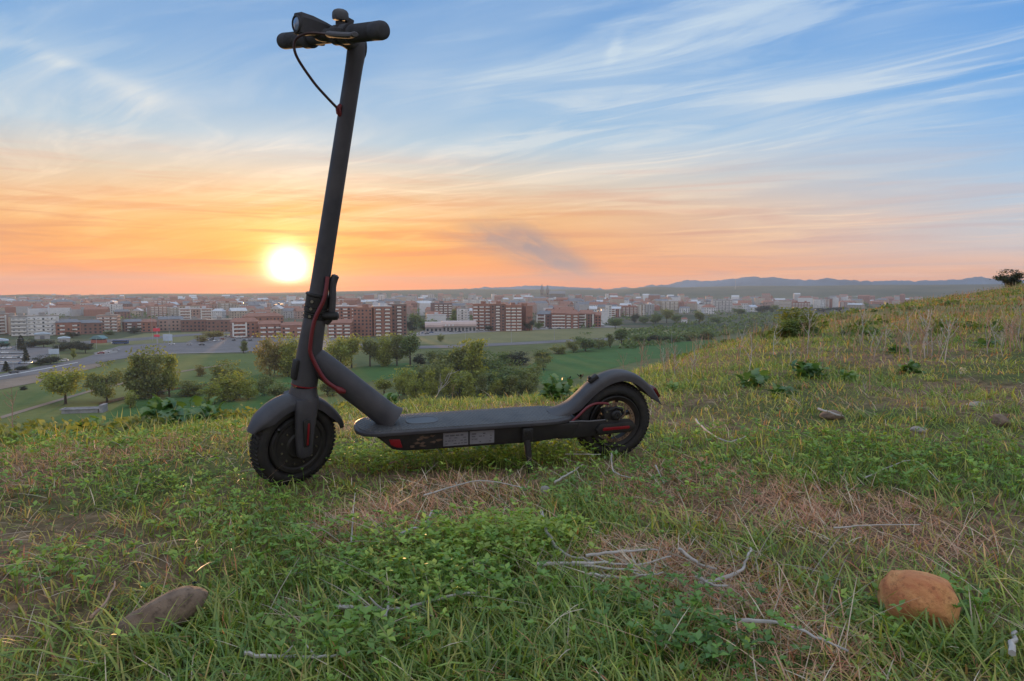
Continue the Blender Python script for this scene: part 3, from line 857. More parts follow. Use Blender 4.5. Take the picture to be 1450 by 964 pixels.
    for r_, z_ in ((0.0155, -0.001), (0.0172, 0.002), (0.0174, 0.008), (0.0168, 0.014), (0.0135, 0.0185), (0.0075, 0.021), (0.001, 0.0216)):
        lp.append([BL @ Vector((math.cos(2*math.pi*k/24)*r_, math.sin(2*math.pi*k/24)*r_, z_)) for k in range(24)])
    rings(bm, lp)
    bell = part(bm, 'bell', mat('grey_bell_shell', (0.1, 0.105, 0.115), 0.7, var=0.2, scale=60, spec=0.08), steer=True, smooth=50)
    bm = bmesh.new()
    box(bm, -0.008, 0.008, -0.008, 0.008, -0.018, -0.002, 0.002, BL)
    box(bm, 0.012, 0.03, -0.006, 0.005, -0.014, 0.012, 0.003, BL @ Matrix.Rotation(0.25, 4, 'Y'))
    lathe(bm, [(0.015, -0.008), (0.0205, -0.008), (0.0205, 0.008), (0.015, 0.008)], 20, Matrix.Translation(bc+Vector((0, -0.038, 0))))
    part(bm, 'bell_clamp', BARB, bell, True)
    bm = bmesh.new()      # brake lever and its clamp
    lathe(bm, [(0.0148, -0.012), (0.0205, -0.012), (0.0205, 0.012), (0.0148, 0.012)], 20, Matrix.Translation(bc+Vector((0, -0.076, 0))))
    box(bm, -0.036, -0.012, -0.012, 0.014, -0.011, 0.009, 0.004, Matrix.Translation(bc+Vector((0, -0.074, 0))))
    clamp = part(bm, 'brake_clamp', BARB, steer=True)
    bm = bmesh.new()
    tube(bm, smooth_path([bc+Vector((-0.030, -0.056, -0.004)), bc+Vector((-0.044, -0.082, -0.007)), bc+Vector((-0.046, -0.12, -0.011)), bc+Vector((-0.042, -0.155, -0.013)), bc+Vector((-0.047, -0.176, -0.013))], 5), [0.0065]*5+[0.006]*10+[0.0055]*5+[0.004], 10, flat=1.5)
    part(bm, 'brake_lever', mat('dark_polished_lever', (0.11, 0.11, 0.12), 0.85, 0.0, spec=0.04), clamp, True)
    bm = bmesh.new()      # thumb throttle on the far side
    lathe(bm, [(0.0148, -0.012), (0.0215, -0.012), (0.0215, 0.012), (0.0148, 0.012)], 20, Matrix.Translation(bc+Vector((0, 0.083, 0))))
    box(bm, 0.012, 0.034, -0.008, 0.008, -0.012, -0.002, 0.003, Matrix.Translation(bc+Vector((0, 0.078, 0))))
    part(bm, 'throttle', BARB, steer=True)
    # cable: loops ahead of the stem, enters through a red gland
    ent = ax(0.885)+Vector((-0.021, -0.003, 0))
    bm = bmesh.new()
    tube(bm, smooth_path([bc+Vector((-0.034, -0.05, -0.004)), bc+Vector((-0.06, -0.02, -0.004)), bc+Vector((-0.076, 0.004, -0.018)), bc+Vector((-0.074, 0.006, -0.048)), ent+Vector((-0.066, 0.002, 0.056)), ent+Vector((-0.034, 0, 0.026)), ent+Vector((0.004, 0, -0.004))], 7), 0.0031, 8)
    part(bm, 'brake_cable', CABLE, steer=True)
    bm = bmesh.new()
    tube(bm, [ent+Vector((0.004, 0, -0.014)), ent+Vector((-0.002, 0, -0.006)), ent+Vector((-0.004, 0, 0.004)), ent+Vector((0.002, 0, 0.012))], [0.004, 0.0065, 0.0065, 0.004], 10)
    part(bm, 'cable_gland', REDC, steer=True)
    # ---- down tube
    bm = bmesh.new()
    P0, P1, P2 = ax(0.325)+Vector((-0.004, 0, 0)), Vector((0.085, 0, 0.285)), Vector((0.236, 0, 0.149))
    lp = []
    dirn = (P2-P1).normalized(); up = Vector((-dirn.z, 0, dirn.x)); 
    for p_, a_, b_ in ((P0+Vector((-0.0, 0, 0.002)), 0.024, 0.024), (P1+(P0-P1)*0.45, 0.031, 0.028), (P1, 0.0315, 0.028), (P1+(P2-P1)*0.5, 0.0318, 0.0285), (P2-dirn*0.018, 0.0322, 0.029), (P2-dirn*0.006, 0.034, 0.031), (P2+dirn*0.004, 0.038, 0.035)):
        lp.append([p_+up*(math.cos(2*math.pi*k/28)*a_)+Vector((0, math.sin(2*math.pi*k/28)*b_, 0)) for k in range(28)])
    rings(bm, lp)
    part(bm, 'down_tube', BLK, smooth=60)
    bm = bmesh.new()      # red rear brake cable along joint and down tube
    j0 = ax(0.47)
    tube(bm, smooth_path([ax(0.51)+Vector((0.014, -0.022, 0)), j0+Vector((0.012, -0.032, -0.01)), ax(0.41)+Vector((0.0, -0.033, 0.0)), ax(0.355)+Vector((-0.001, -0.034, 0)), ax(0.325)+Vector((0.006, -0.034, 0)), Vector((0.075, -0.034, 0.272)), Vector((0.1, -0.033, 0.247)), Vector((0.118, -0.028, 0.236))], 6), 0.0049, 10)
    part(bm, 'rear_brake_cable', REDC)
    bm = bmesh.new()
    tube(bm, [Vector((0.104, -0.031, 0.2435)), Vector((0.113, -0.0305, 0.237)), Vector((0.123, -0.026, 0.232))], [0.0062, 0.0088, 0.006], 10)
    part(bm, 'cable_gland', REDC)
    # ---- deck
    def outline(z, g):
        pts = []
        for k in range(15):
            a = math.pi/2+math.pi*k/14
            pts.append(Vector((0.205+(0.062+g)*math.copysign(abs(math.cos(a))**0.85, math.cos(a)), (0.0725+g)*math.copysign(abs(math.sin(a))**0.75, math.sin(a)), z)))
        for x_, y_ in ((0.40, 0.0725), (0.60, 0.0725), (0.655, 0.071), (0.685, 0.060), (0.70, 0.047)): pts.append(Vector((x_+(g if x_ > 0.65 else 0), -(y_+g), z)))
        for x_, y_ in ((0.70, 0.047), (0.685, 0.060), (0.655, 0.071), (0.60, 0.0725), (0.40, 0.0725)): pts.append(Vector((x_+(g if x_ > 0.65 else 0), y_+g, z)))
        return pts
    bm = bmesh.new()
    rings(bm, [outline(z, g) for z, g in ((0.127, -0.004), (0.128, -0.001), (0.1315, 0.0), (0.1355, -0.0005), (0.1375, -0.003), (0.1384, -0.007))])
    plate = part(bm, 'deck_plate', BLK, smooth=40)
    bm = bmesh.new()
    rings(bm, [outline(z, g) for z, g in ((0.1383, -0.0075), (0.1398, -0.0082), (0.1402, -0.010))])
    rub = part(bm, 'deck_mat', DECK, plate, smooth=40)
    bm = bmesh.new()      # smooth raised oval behind the down tube
    ov = lambda z, g: [Vector((0.312+(0.042+g)*math.copysign(abs(math.cos(a))**0.7, math.cos(a)), (0.03+g)*math.copysign(abs(math.sin(a))**0.7, math.sin(a)), z)) for a in [2*math.pi*k/28 for k in range(28)]]
    rings(bm, [ov(0.1400, 0.0), ov(0.1418, -0.001), ov(0.1418, -0.004), ov(0.1409, -0.005)], True, True)
    part(bm, 'battery_cap', mat('smooth_dark_rubber', (0.05, 0.052, 0.058), 0.4, var=0.3, scale=20), plate, smooth=30)
    bm = bmesh.new()
    prism(bm, [(0.19, 0.1268), (0.232, 0.0885), (0.262, 0.082), (0.40, 0.080), (0.60, 0.080), (0.64, 0.083), (0.70, 0.090), (0.72, 0.1268)], -0.061, 0.061, 0.006)
    body = part(bm, 'battery_case', BLK2, smooth=30)
    bm = bmesh.new()
    prism(bm, [(0.228, 0.102), (0.243, 0.094), (0.256, 0.0935), (0.25, 0.115), (0.224, 0.116)], -0.0632, -0.0602, 0.0008)
    part(bm, 'front_side_reflector', REDM, body)
    for x0, x1 in ((0.357, 0.420), (0.424, 0.487)):
        bm = bmesh.new(); box(bm, x0, x1, -0.0625, -0.0605, 0.0885, 0.1225)
        lb = part(bm, 'label_plate', LABEL, body, smooth=0)
        bm = bmesh.new()
        for i in range(4):
            x_ = x0+0.005
            while x_ < x1-0.01:
                w = rnd.uniform(0.003, 0.009) if i else rnd.uniform(0.006, 0.012)
                h = 0.0022 if i else 0.0035
                z_ = 0.117-i*0.0072
                if rnd.random() < (0.75 if x0 < 0.4 else 0.4): box(bm, x_, min(x_+w, x1-0.003), -0.063, -0.0624, z_-h, z_)
                x_ += w+0.003
        part(bm, 'label_print', PRINT, lb, smooth=0)['kind'] = 'stuff'
    bm = bmesh.new()      # mud wiped across the front of the case
    for i in range(11):
        x_, z_ = rnd.uniform(0.268, 0.352), rnd.uniform(0.093, 0.119)
        bm.faces.new([bm.verts.new((x_+math.cos(a)*rnd.uniform(.004, .011), -0.0612-0.0002*(i % 5), z_+math.sin(a)*rnd.uniform(.0012, .0045))) for a in [2*math.pi*k/9 for k in range(9)]])
    part(bm, 'mud_smears', MUD, body, smooth=0)['kind'] = 'stuff'
    # ---- kickstand
    bm = bmesh.new()
    box(bm, 0.558, 0.586, -0.078, -0.058, 0.088, 0.124, 0.004)
    lathe(bm, [(0.0001, -0.083), (0.006, -0.083), (0.007, -0.079), (0.007, -0.076), (0.0001, -0.076)], 14, Matrix.Translation((0.572, 0, 0.115)))
    ks = part(bm, 'kickstand', BLK2)
    bm = bmesh.new()
    tube(bm, [Vector((0.571, -0.072, 0.092)), Vector((0.573, -0.083, 0.055)), Vector((0.573, -0.085, 0.05)), Vector((0.575, -0.098, 0.004)), Vector((0.575, -0.099, -0.002))], [0.0095, 0.0085, 0.0068, 0.0058, 0.004], 10)
    part(bm, 'kickstand_leg', BLK2, ks)
    # ---- rear arms, covers, fender
    for s in (-1, 1):
        bm = bmesh.new()
        prism(bm, [(0.66, 0.083), (0.70, 0.082), (0.80, 0.086), (0.865, 0.0885), (0.872, 0.095), (0.872, 0.115), (0.862, 0.124), (0.80, 0.126), (0.72, 0.126), (0.66, 0.127)], s*0.0475, s*0.0585, 0.003)
        arm = part(bm, 'rear_arm', BLK2, smooth=30)
        bm = bmesh.new()
        o = [(0.768, 0.089), (0.855, 0.0915), (0.868, 0.0955), (0.8755, 0.105), (0.868, 0.1145), (0.855, 0.1185), (0.772, 0.1165), (0.762, 0.103)]
        prism(bm, [(x_, z_+0.002) for x_, z_ in o], s*0.0588, s*0.0685, 0.003)
        cov = part(bm, 'axle_cover', BLK2, arm, smooth=30)
        bm = bmesh.new()
        prism(bm, [(0.780, 0.1005), (0.854, 0.1025), (0.857, 0.106), (0.854, 0.1105), (0.782, 0.1095), (0.779, 0.105)], s*0.0683, s*0.0702, 0.0007)
        part(bm, 'side_reflector', REDM, arm)
    q = lambda dx, dz: (WB+dx*1.035, RAD+dz)
    cen = smooth_path([(x_, 0, z_) for x_, z_ in (q(-.178, .031), q(-.152, .037), q(-.126, .050), q(-.1, .073), q(-.068, .103), q(-.031, .126), q(.012, .136), q(.055, .126), q(.09, .1), q(.114, .07), q(.128, .043))], 5)
    bm = bmesh.new(); lp = []; N = len(cen)
    for i, p_ in enumerate(cen):
        t = (cen[min(N-1, i+1)]-cen[max(0, i-1)]).normalized(); nrm = Vector((-t.z, 0, t.x))
        f = i/(N-1); w = 0.031 if f > 0.3 else 0.031+0.014*(0.3-f)/0.3
        sk = 0.021*min(1, max(0.12, f*4))*(1 if f < 0.86 else max(0.1, (1-f)/0.14))
        sec = [(-1, -1), (-1.0, -0.35), (-0.93, -0.08), (-0.7, 0.06), (0, 0.16), (0.7, 0.06), (0.93, -0.08), (1.0, -0.35), (1, -1)]
        inn = [(0.9, -1), (0.88, -0.35), (0.8, -0.14), (0, 0.0), (-0.8, -0.14), (-0.88, -0.35), (-0.9, -1)]
        lp.append([p_+Vector((0, a_*w, 0))+nrm*(b_*sk if b_ < 0 else b_*0.02) for a_, b_ in sec+inn])
    rings(bm, lp)
    fend = part(bm, 'rear_fender', BLK, smooth=50)
    bm = bmesh.new()
    k = cen[int(N*0.44)]
    box(bm, -0.016, 0.013, -0.01, 0.01, 0.0, 0.012, 0.003, Matrix.Translation(k+Vector((0, 0, 0.001))) @ Matrix.Rotation(-0.62, 4, 'Y'))
    box(bm, -0.012, -0.004, -0.006, 0.006, 0.01, 0.018, 0.002, Matrix.Translation(k+Vector((0, 0, 0.001))) @ Matrix.Rotation(-0.62, 4, 'Y'))
    part(bm, 'fender_hook', BLK2, fend)
    bm = bmesh.new()
    k = cen[int(N*0.9)]
    box(bm, -0.016, 0.016, -0.017, 0.017, 0.001, 0.0115, 0.003, Matrix.Translation(k) @ Matrix.Rotation(1.02, 4, 'Y'))
    part(bm, 'tail_light', mat('dark_red_lamp', (0.09, 0.006, 0.008), 0.2), fend)
    # front fender, turned with the wheel
    bm = bmesh.new(); lp = []
    for i in range(27):
        f = i/26; a = R(208-198*f)    # front (towards -x) to rear
        a = R(154)-f*(R(154)-R(6))
        rr_ = 0.118+0.010*max(0, (f-0.75)/0.25)**1.5+0.004*max(0, (0.2-f)/0.2)
        c = Vector((math.cos(a)*rr_, 0, RAD+math.sin(a)*rr_)); nrm = Vector((math.cos(a), 0, math.sin(a)))
        w = 0.0335*min(1, 0.5+f*4)
        if f > 0.92: w *= 1-(f-0.92)*4
        sk = 0.022*min(1, 0.12+f*6) if f < 0.8 else 0.022*(1-(f-0.8)*2.2)
        sec = [(-1, -1), (-1.0, -0.4), (-0.92, -0.1), (-0.65, 0.1), (0, 0.25), (0.65, 0.1), (0.92, -0.1), (1.0, -0.4), (1, -1)]
        inn = [(0.9, -1), (0.88, -0.4), (0.8, -0.14), (0, 0.05), (-0.8, -0.14), (-0.88, -0.4), (-0.9, -1)]
        lp.append([c+Vector((0, x_*w, 0))+nrm*(z_*sk if z_ < 0 else z_*0.02) for x_, z_ in sec+inn])
    rings(bm, lp)
    part(bm, 'front_fender', BLK, steer=True, smooth=50)
    # brake cable from the deck to the caliper, and the thin motor lead
    bm = bmesh.new()
    tube(bm, smooth_path([(0.695, -0.052, 0.124), (0.716, -0.055, 0.143), (0.74, -0.053, 0.163), (0.765, -0.05, 0.171), (0.79, -0.05, 0.170), (0.80, -0.05, 0.168)], 6), 0.0034, 8)
    part(bm, 'caliper_cable', REDC)
    bm = bmesh.new()
    tube(bm, smooth_path([(0.69, -0.056, 0.1275), (0.72, -0.0585, 0.1285), (0.745, -0.0585, 0.1265), (0.79, -0.0585, 0.1275)], 5), 0.0018, 6)
    part(bm, 'thin_wire', mat('grey_wire', (0.13, 0.13, 0.14), 0.4))
build_scooter()


# ------------------------------------------------------------------ the town in the valley
GLASS = mat('window_glass', (0.035, 0.045, 0.06), 0.12, spec=0.8)
WALLS = {
    'brick': mat('red_brick_wall', (0.33, 0.155, 0.115), 0.85, var=0.12, scale=0.4),
    'dark brick': mat('dark_brick_wall', (0.23, 0.125, 0.105), 0.85, var=0.12, scale=0.4),
    'pink': mat('pinkish_wall', (0.43, 0.29, 0.245), 0.85, var=0.1, scale=0.3),
    'cream': mat('cream_wall', (0.46, 0.385, 0.31), 0.85, var=0.1, scale=0.3),
    'white': mat('white_wall', (0.68, 0.68, 0.69), 0.8, var=0.08, scale=0.3),
    'grey': mat('grey_wall', (0.42, 0.415, 0.42), 0.85, var=0.1, scale=0.3),
    'ochre': mat('ochre_wall', (0.5, 0.28, 0.16), 0.85, var=0.1, scale=0.3),
    'stone': mat('old_stone_wall', (0.2, 0.17, 0.145), 0.9, var=0.2, scale=0.25),
}
ROOFS = {
    'red': mat('terracotta_roof', (0.31, 0.15, 0.11), 0.85, var=0.2, scale=0.4),
    'slate': mat('slate_roof', (0.17, 0.175, 0.2), 0.55, var=0.2, scale=0.4),
    'metal': mat('pale_metal_roof', (0.56, 0.58, 0.62), 0.35, 0.3, var=0.1, scale=0.3),
    'gravel': mat('grey_flat_roof', (0.3, 0.28, 0.27), 0.9, var=0.15, scale=0.3),
}
BALC = mat('pale_balcony', (0.75, 0.73, 0.7), 0.8, var=0.08, scale=0.5)
PINKROOF = mat('pinkish_sheet_roof', (0.55, 0.42, 0.39), 0.5, var=0.1, scale=0.2)
BLUEP = mat('light_blue_panel', (0.5, 0.6, 0.7), 0.5, var=0.08, scale=0.3)
TURQ = mat('turquoise_wall', (0.1, 0.3, 0.26), 0.6, var=0.1, scale=0.3)

def house_mesh_parts(W, D, H, roof='flat', rh=4.0, fl=3.0, bay=3.3, win=(1.5, 1.5), style='', sides=True, ridge='x'):
    """bmeshes of one building, front towards -y, base at z = 0"""
    P = {}
    b = P['wall'] = bmesh.new()
    box(b, -W/2, W/2, -D/2, D/2, -2, H)
    r = P['roof'] = bmesh.new()
    e = 0.5
    if roof == 'flat':
        box(r, -W/2-0.2, W/2+0.2, -D/2-0.2, D/2+0.2, H, H+0.7)
        for k in range(max(1, int(W/14))):
            x = -W/2+W*(k+0.5)/max(1, int(W/14))
            box(r, x-2.2, x+2.2, -2, 2.5, H+0.7, H+3.2)
    else:
        if ridge == 'x':
            ins = W*0.16 if roof == 'hip' else 0
            pts = [(-W/2-e, -D/2-e, H), (W/2+e, -D/2-e, H), (W/2+e, D/2+e, H), (-W/2-e, D/2+e, H), (-W/2-e+ins, 0, H+rh), (W/2+e-ins, 0, H+rh)]
        else:
            pts = [(W/2+e, -D/2-e, H), (W/2+e, D/2+e, H), (-W/2-e, D/2+e, H), (-W/2-e, -D/2-e, H), (0, -D/2-e, H+rh), (0, D/2+e, H+rh)]
        v = [r.verts.new(p) for p in pts]
        for q in ((0, 1, 5, 4), (1, 2, 5), (2, 3, 4, 5), (3, 0, 4), (0, 3, 2, 1)): r.faces.new([v[i] for i in q])
        for k in range(max(1, int(W/16))):
            x = -W/2+W*(k+0.6)/max(1, int(W/16))
            box(r, x-0.7, x+0.7, 0.5, 1.8, H+rh*0.5, H+rh+1.3)
    w = P['windows'] = bmesh.new()
    nf = max(1, int(H/fl))
    def face(n, length, put):
        for i in range(nf):
            z = 1.0+i*(H-1.0)/nf
            for k in range(n):
                c = -length/2+length*(k+0.5)/n
                if (i+k*7) % 11 == 5: continue
                put(c, z)
    if style != 'plain':
        nx, ny = max(1, int(W/bay)), max(1, int(D/bay))
        face(nx, W, lambda c, z: box(w, c-win[0]/2, c+win[0]/2, -D/2-0.06, -D/2+0.05, z, z+win[1]))
        if sides:
            for s in (-1, 1):
                face(ny, D, lambda c, z: box(w, min(s*W/2, s*(W/2+0.06)), max(s*W/2, s*(W/2+0.06)), c-win[0]/2, c+win[0]/2, z, z+win[1]))
    if style in ('bands', 'bays', 'columns', 'grid'):
        q = P['balconies'] = bmesh.new()
        if style == 'bands':
            for i in range(nf):
                z = 0.6+i*(H-0.6)/nf
                box(q, -W/2+0.4, W/2-0.4, -D/2-1.1, -D/2-0.003, z, z+1.15)
        elif style == 'grid':
            for i in range(nf):
                z = 0.6+i*(H-0.6)/nf
                for k in range(max(1, int(W/5.5))):
                    c = -W/2+W*(k+0.5)/max(1, int(W/5.5))
                    box(q, c-2.2, c+2.2, -D/2-1.0, -D/2-0.003, z, z+1.2)
        elif style == 'bays':
            n = max(1, int(W/8))
            for k in range(n):
                c = -W/2+W*(k+0.5)/n
                for i in range(nf):
                    z = 0.6+i*(H-0.6)/nf
                    box(q, c-1.9, c+1.9, -D/2-1.0, -D/2-0.003, z, z+1.25)
        else:
            n = max(2, int(W/9))
            for k in range(n+1):
                c = -W/2+0.7+(W-1.4)*k/n
                box(q, c-0.6, c+0.6, -D/2-1.2, -D/2-0.003, 1, H-0.5)
                if k % 2 == 0 and k < n:
                    for i in range(nf):
                        z = 0.6+i*(H-0.6)/nf
                        box(q, c+0.7, c+(W-1.4)/n-0.7, -D/2-1.0, -D/2-0.003, z, z+1.15)
    return P

def house(name, parts, mats, loc, rz, label, cat, group=None):
    root = empty(name, loc, label, cat, group, rz)
    for k, bm in parts.items():
        if len(bm.verts) == 0: bm.free(); continue
        o = finish(bm, k if k != 'windows' else 'windows', mats[k], root, 0)
        if k in ('windows', 'balconies'): o['kind'] = 'stuff'
    return root

def span(px0, px1, top, base):
    """place and size of a building that fills those pixels, standing on the valley floor"""
    c = gp((px0+px1)/2, base, VZ)
    a, b = gp(px0, base, VZ), gp(px1, base, VZ)
    d = math.hypot(c.x, c.y)
    ru = ray((px0+px1)/2, top); H = EYE+ru.z/math.hypot(ru.x, ru.y)*d-VZ
    return c, (b-a).length, H, -math.atan2(c.x, c.y)

BLOCKS = [  # px0, px1, top, base, depth, turn, wall, roof colour, roof form, style, label
    (41, 80, 447.5, 475, 16, 6, 'white', 'gravel', 'flat', 'grid', 'long pale grey apartment slab with rows of white balconies, nearest block on the left'),
    (22, 41, 448.5, 476, 20, -12, 'grey', 'gravel', 'flat', 'bands', 'grey apartment wing with dark balcony bands beside the long pale slab'),
    (-6, 15, 445, 473, 18, 14, 'pink', 'gravel', 'flat', 'columns', 'mauve apartment block with pale vertical strips at the left edge of the view'),
    (15, 23, 448, 474, 16, -6, 'cream', 'gravel', 'flat', '', 'narrow beige apartment block between mauve block and grey wing'),
    (81, 112, 452, 474, 15, 4, 'brick', 'slate', 'hip', 'bays', 'red brick terrace with slate roof and white stair bay right of the pale slab'),
    (112, 143, 453, 473, 15, 4, 'dark brick', 'slate', 'hip', '', 'darker brick end of the slate roofed terrace'),
    (141, 168, 447, 470, 16, -10, 'pink', 'gravel', 'flat', 'grid', 'pinkish square block with a pale lower storey behind the roundabout'),
    (176, 202, 452, 469, 15, 8, 'dark brick', 'slate', 'hip', 'bays', 'dark brick block with bright white window bays and slate roof'),
    (202, 222, 452, 470, 14, -4, 'brick', 'red', 'hip', '', 'plain brick block behind the tall lamp posts'),
    (226, 258, 448, 468, 14, 5, 'pink', 'slate', 'gable', '', 'mauve house row left of the long brown brick wall of flats'),
    (258, 294, 453, 469, 14, 3, 'dark brick', 'gravel', 'flat', '', 'long brown brick row of flats above the green verge'),
    (294, 328, 453, 470, 14, 3, 'dark brick', 'gravel', 'flat', '', 'right half of the brown brick row next to the white balconied flats'),
    (256, 300, 437.5, 462, 14, 0, 'pink', 'metal', 'flat', 'columns', 'taller row with pale strips rising behind the brown brick row'),
    (328, 366, 450, 478, 15, 8, 'brick', 'red', 'hip', 'columns', 'red brick flats with white balcony columns and sloping red roof'),
    (366, 398, 454, 478, 15, 8, 'brick', 'red', 'hip', 'grid', 'red brick flats with grey balcony rows left of the scooter stem'),
    (398, 432, 456, 478, 15, 4, 'brick', 'red', 'hip', 'bays', 'red brick flats with white bays partly behind the scooter stem'),
    (345, 400, 443, 468, 16, 8, 'brick', 'red', 'hip', '', 'big red roofed brick block rising behind the white balconied flats'),
    (466, 500, 452, 478, 15, -10, 'brick', 'red', 'gable', 'grid', 'low gabled brick flats just right of the scooter stem'),
    (470, 507, 434, 472, 16, 4, 'brick', 'metal', 'flat', 'bays', 'tall brick block with bright roof edge right of the scooter stem'),
    (504, 532, 436, 476, 18, -16, 'brick', 'red', 'flat', '', 'plain brick gable tower in the middle of the brick towers'),
    (528, 554, 434, 476, 18, 6, 'brick', 'metal', 'flat', 'grid', 'brick tower with pale balconies behind the poplar row'),
    (552, 574, 431, 475, 18, 10, 'dark brick', 'gravel', 'flat', 'bays', 'tallest brick tower at the right end of the group by the trees'),
    (648, 664, 437, 464, 15, -8, 'white', 'gravel', 'flat', 'grid', 'white apartment block beside the long brick block'),
    (603, 626, 441, 460, 12, 5, 'cream', 'red', 'hip', '', 'cream house row with brown roof above the pavilion trees'),
    (604, 632, 446, 462, 10, 0, 'white', 'metal', 'flat', 'plain', 'pale blue and white hall between trees behind the pavilion'),
    (671, 698, 431, 468, 18, -10, 'brick', 'red', 'flat', 'grid', 'left end of the long brick apartment block'),
    (696, 716, 431, 469, 18, -4, 'dark brick', 'red', 'flat', 'bays', 'dark recessed middle of the long brick apartment block'),
    (714, 738, 433, 469, 18, 6, 'brick', 'red', 'flat', 'grid', 'right wing of the long brick block with a grid of pale windows'),
    (737, 748, 434, 468, 20, 30, 'brick', 'red', 'flat', 'plain', 'windowless brick end wall of the long block'),
    (760, 784, 440, 464, 16, -4, 'dark brick', 'slate', 'hip', 'columns', 'brown block with two cream pillars left of the twin gabled flats'),
    (780, 800, 438, 465, 16, 4, 'brick', 'red', 'hip', 'bands', 'brown flats with pale balcony bands in the centre of the right row'),
    (800, 820, 439, 465, 16, 0, 'brick', 'red', 'hip', 'grid', 'brown flats with white balcony grid right of the pale banded ones'),
    (818, 842, 439, 464, 16, -6, 'dark brick', 'red', 'hip', 'columns', 'last brown flats of the right row with cream pillars'),
    (842, 851, 442, 463, 14, 0, 'brick', 'red', 'gable', '', 'small brick house at the end of the brown flats'),
    (847, 860, 441, 458, 14, 5, 'white', 'metal', 'flat', 'plain', 'pale blue workshop hall right of the brown flats'),
    (857, 866, 432, 452, 14, 0, 'white', 'gravel', 'flat', 'columns', 'slim white block next to the deep red house'),
    (864, 879, 434, 449, 14, -5, 'brick', 'metal', 'gable', 'columns', 'deep red house with pale metal roof'),
    (880, 902, 434, 448, 16, 4, 'brick', 'red', 'flat', 'grid', 'orange brick block above the riverside trees'),
    (902, 913, 431, 448, 14, -8, 'cream', 'gravel', 'flat', 'columns', 'cream block with pillars next to the orange brick block'),
    (912, 926, 431, 446, 14, 3, 'grey', 'metal', 'flat', '', 'grey block with pale blue roof above the dark trees'),
    (962, 976, 434, 443, 12, 5, 'white', 'slate', 'gable', '', 'light blue white house with slate roof in the right part of the town'),
    (988, 998, 431, 442, 12, -4, 'white', 'slate', 'flat', 'columns', 'white block with a dark flat roof in the right part of the town'),
    (1008, 1036, 425, 441, 18, 4, 'grey', 'gravel', 'flat', 'grid', 'large grey stepped block in the right part of the town'),
    (1056, 1072, 419.5, 428, 16, 0, 'ochre', 'red', 'flat', 'grid', 'orange brick block in the right part of the town'),
    (1104, 1120, 426, 437, 14, -5, 'cream', 'gravel', 'flat', 'bands', 'low cream block left of the white and red towers'),
    (1122, 1146, 428, 438, 14, 3, 'brick', 'red', 'flat', 'grid', 'low brick row just left of the white and red towers'),
    (1130, 1150, 419, 432, 14, 6, 'white', 'red', 'hip', 'plain', 'white building with brown roof behind the low brick row'),
    (1152, 1168, 424, 436, 14, 3, 'white', 'gravel', 'flat', 'columns', 'white block with grey stripes, left of the tower pair on the right'),
    (1168, 1179, 423, 436, 14, 0, 'brick', 'gravel', 'flat', 'columns', 'red and pink striped block between the two white towers'),
    (1179, 1187, 422, 436, 12, 0, 'white', 'metal', 'flat', 'plain', 'bright white tower at the right end of the tower trio'),
    (536, 544, 417, 436, 16, 8, 'white', 'gravel', 'flat', 'grid', 'pale blue tower block standing above the brick towers'),
    (506, 512, 419.5, 434, 14, 0, 'grey', 'gravel', 'flat', 'bands', 'pale grey tower left of the light blue tower block'),
    (575, 588, 419, 434, 16, -6, 'grey', 'slate', 'flat', 'bands', 'dark bluish office block over the poplar row'),
    (606, 615, 416.5, 430, 14, 6, 'grey', 'gravel', 'flat', 'grid', 'grey tower on the skyline above the pavilion'),
    (655, 692, 424, 436, 14, 2, 'white', 'slate', 'flat', 'columns', 'row of light blue white blocks behind the long brick block'),
    (696, 703, 416.5, 430, 14, 5, 'white', 'gravel', 'flat', 'bands', 'light blue tower left of the cathedral'),
    (724, 730, 417, 428, 14, -5, 'white', 'gravel', 'flat', 'bands', 'whitish tower nearest the left side of the cathedral'),
    (409, 418, 427, 442, 16, 6, 'white', 'gravel', 'flat', 'grid', 'whitish pink tower just left of the scooter stem'),
    (344, 353, 430, 442, 14, -8, 'white', 'gravel', 'flat', 'bands', 'white block above the red sloping roofs'),
    (857, 868, 416, 426, 16, 4, 'white', 'gravel', 'flat', 'bands', 'light blue white block on the skyline right of the cathedral'),
    (910, 920, 416, 426, 14, -6, 'white', 'metal', 'gable', 'plain', 'white gabled hall under the low dark hill'),
]
def build_blocks():
    for (a, b_, top, base, D, turn, wl, rf, form, st, lab) in BLOCKS:
        c, W, H, rz = span(a, b_, top, base)
        rh = 0 if form == 'flat' else min(5.0, H*0.2)
        c = Vector((c.x*(1+D/2/c.length), c.y*(1+D/2/c.length), VZ))
        small = H/W
        P = house_mesh_parts(W*0.97, D, H-rh, form, rh, 3.0, 3.4, (1.6, 1.55), st)
        house('apartment_block', P, {'wall': WALLS[wl], 'roof': ROOFS[rf], 'windows': GLASS, 'balconies': BALC}, c, rz+R(turn), lab, 'apartment block')
build_blocks()

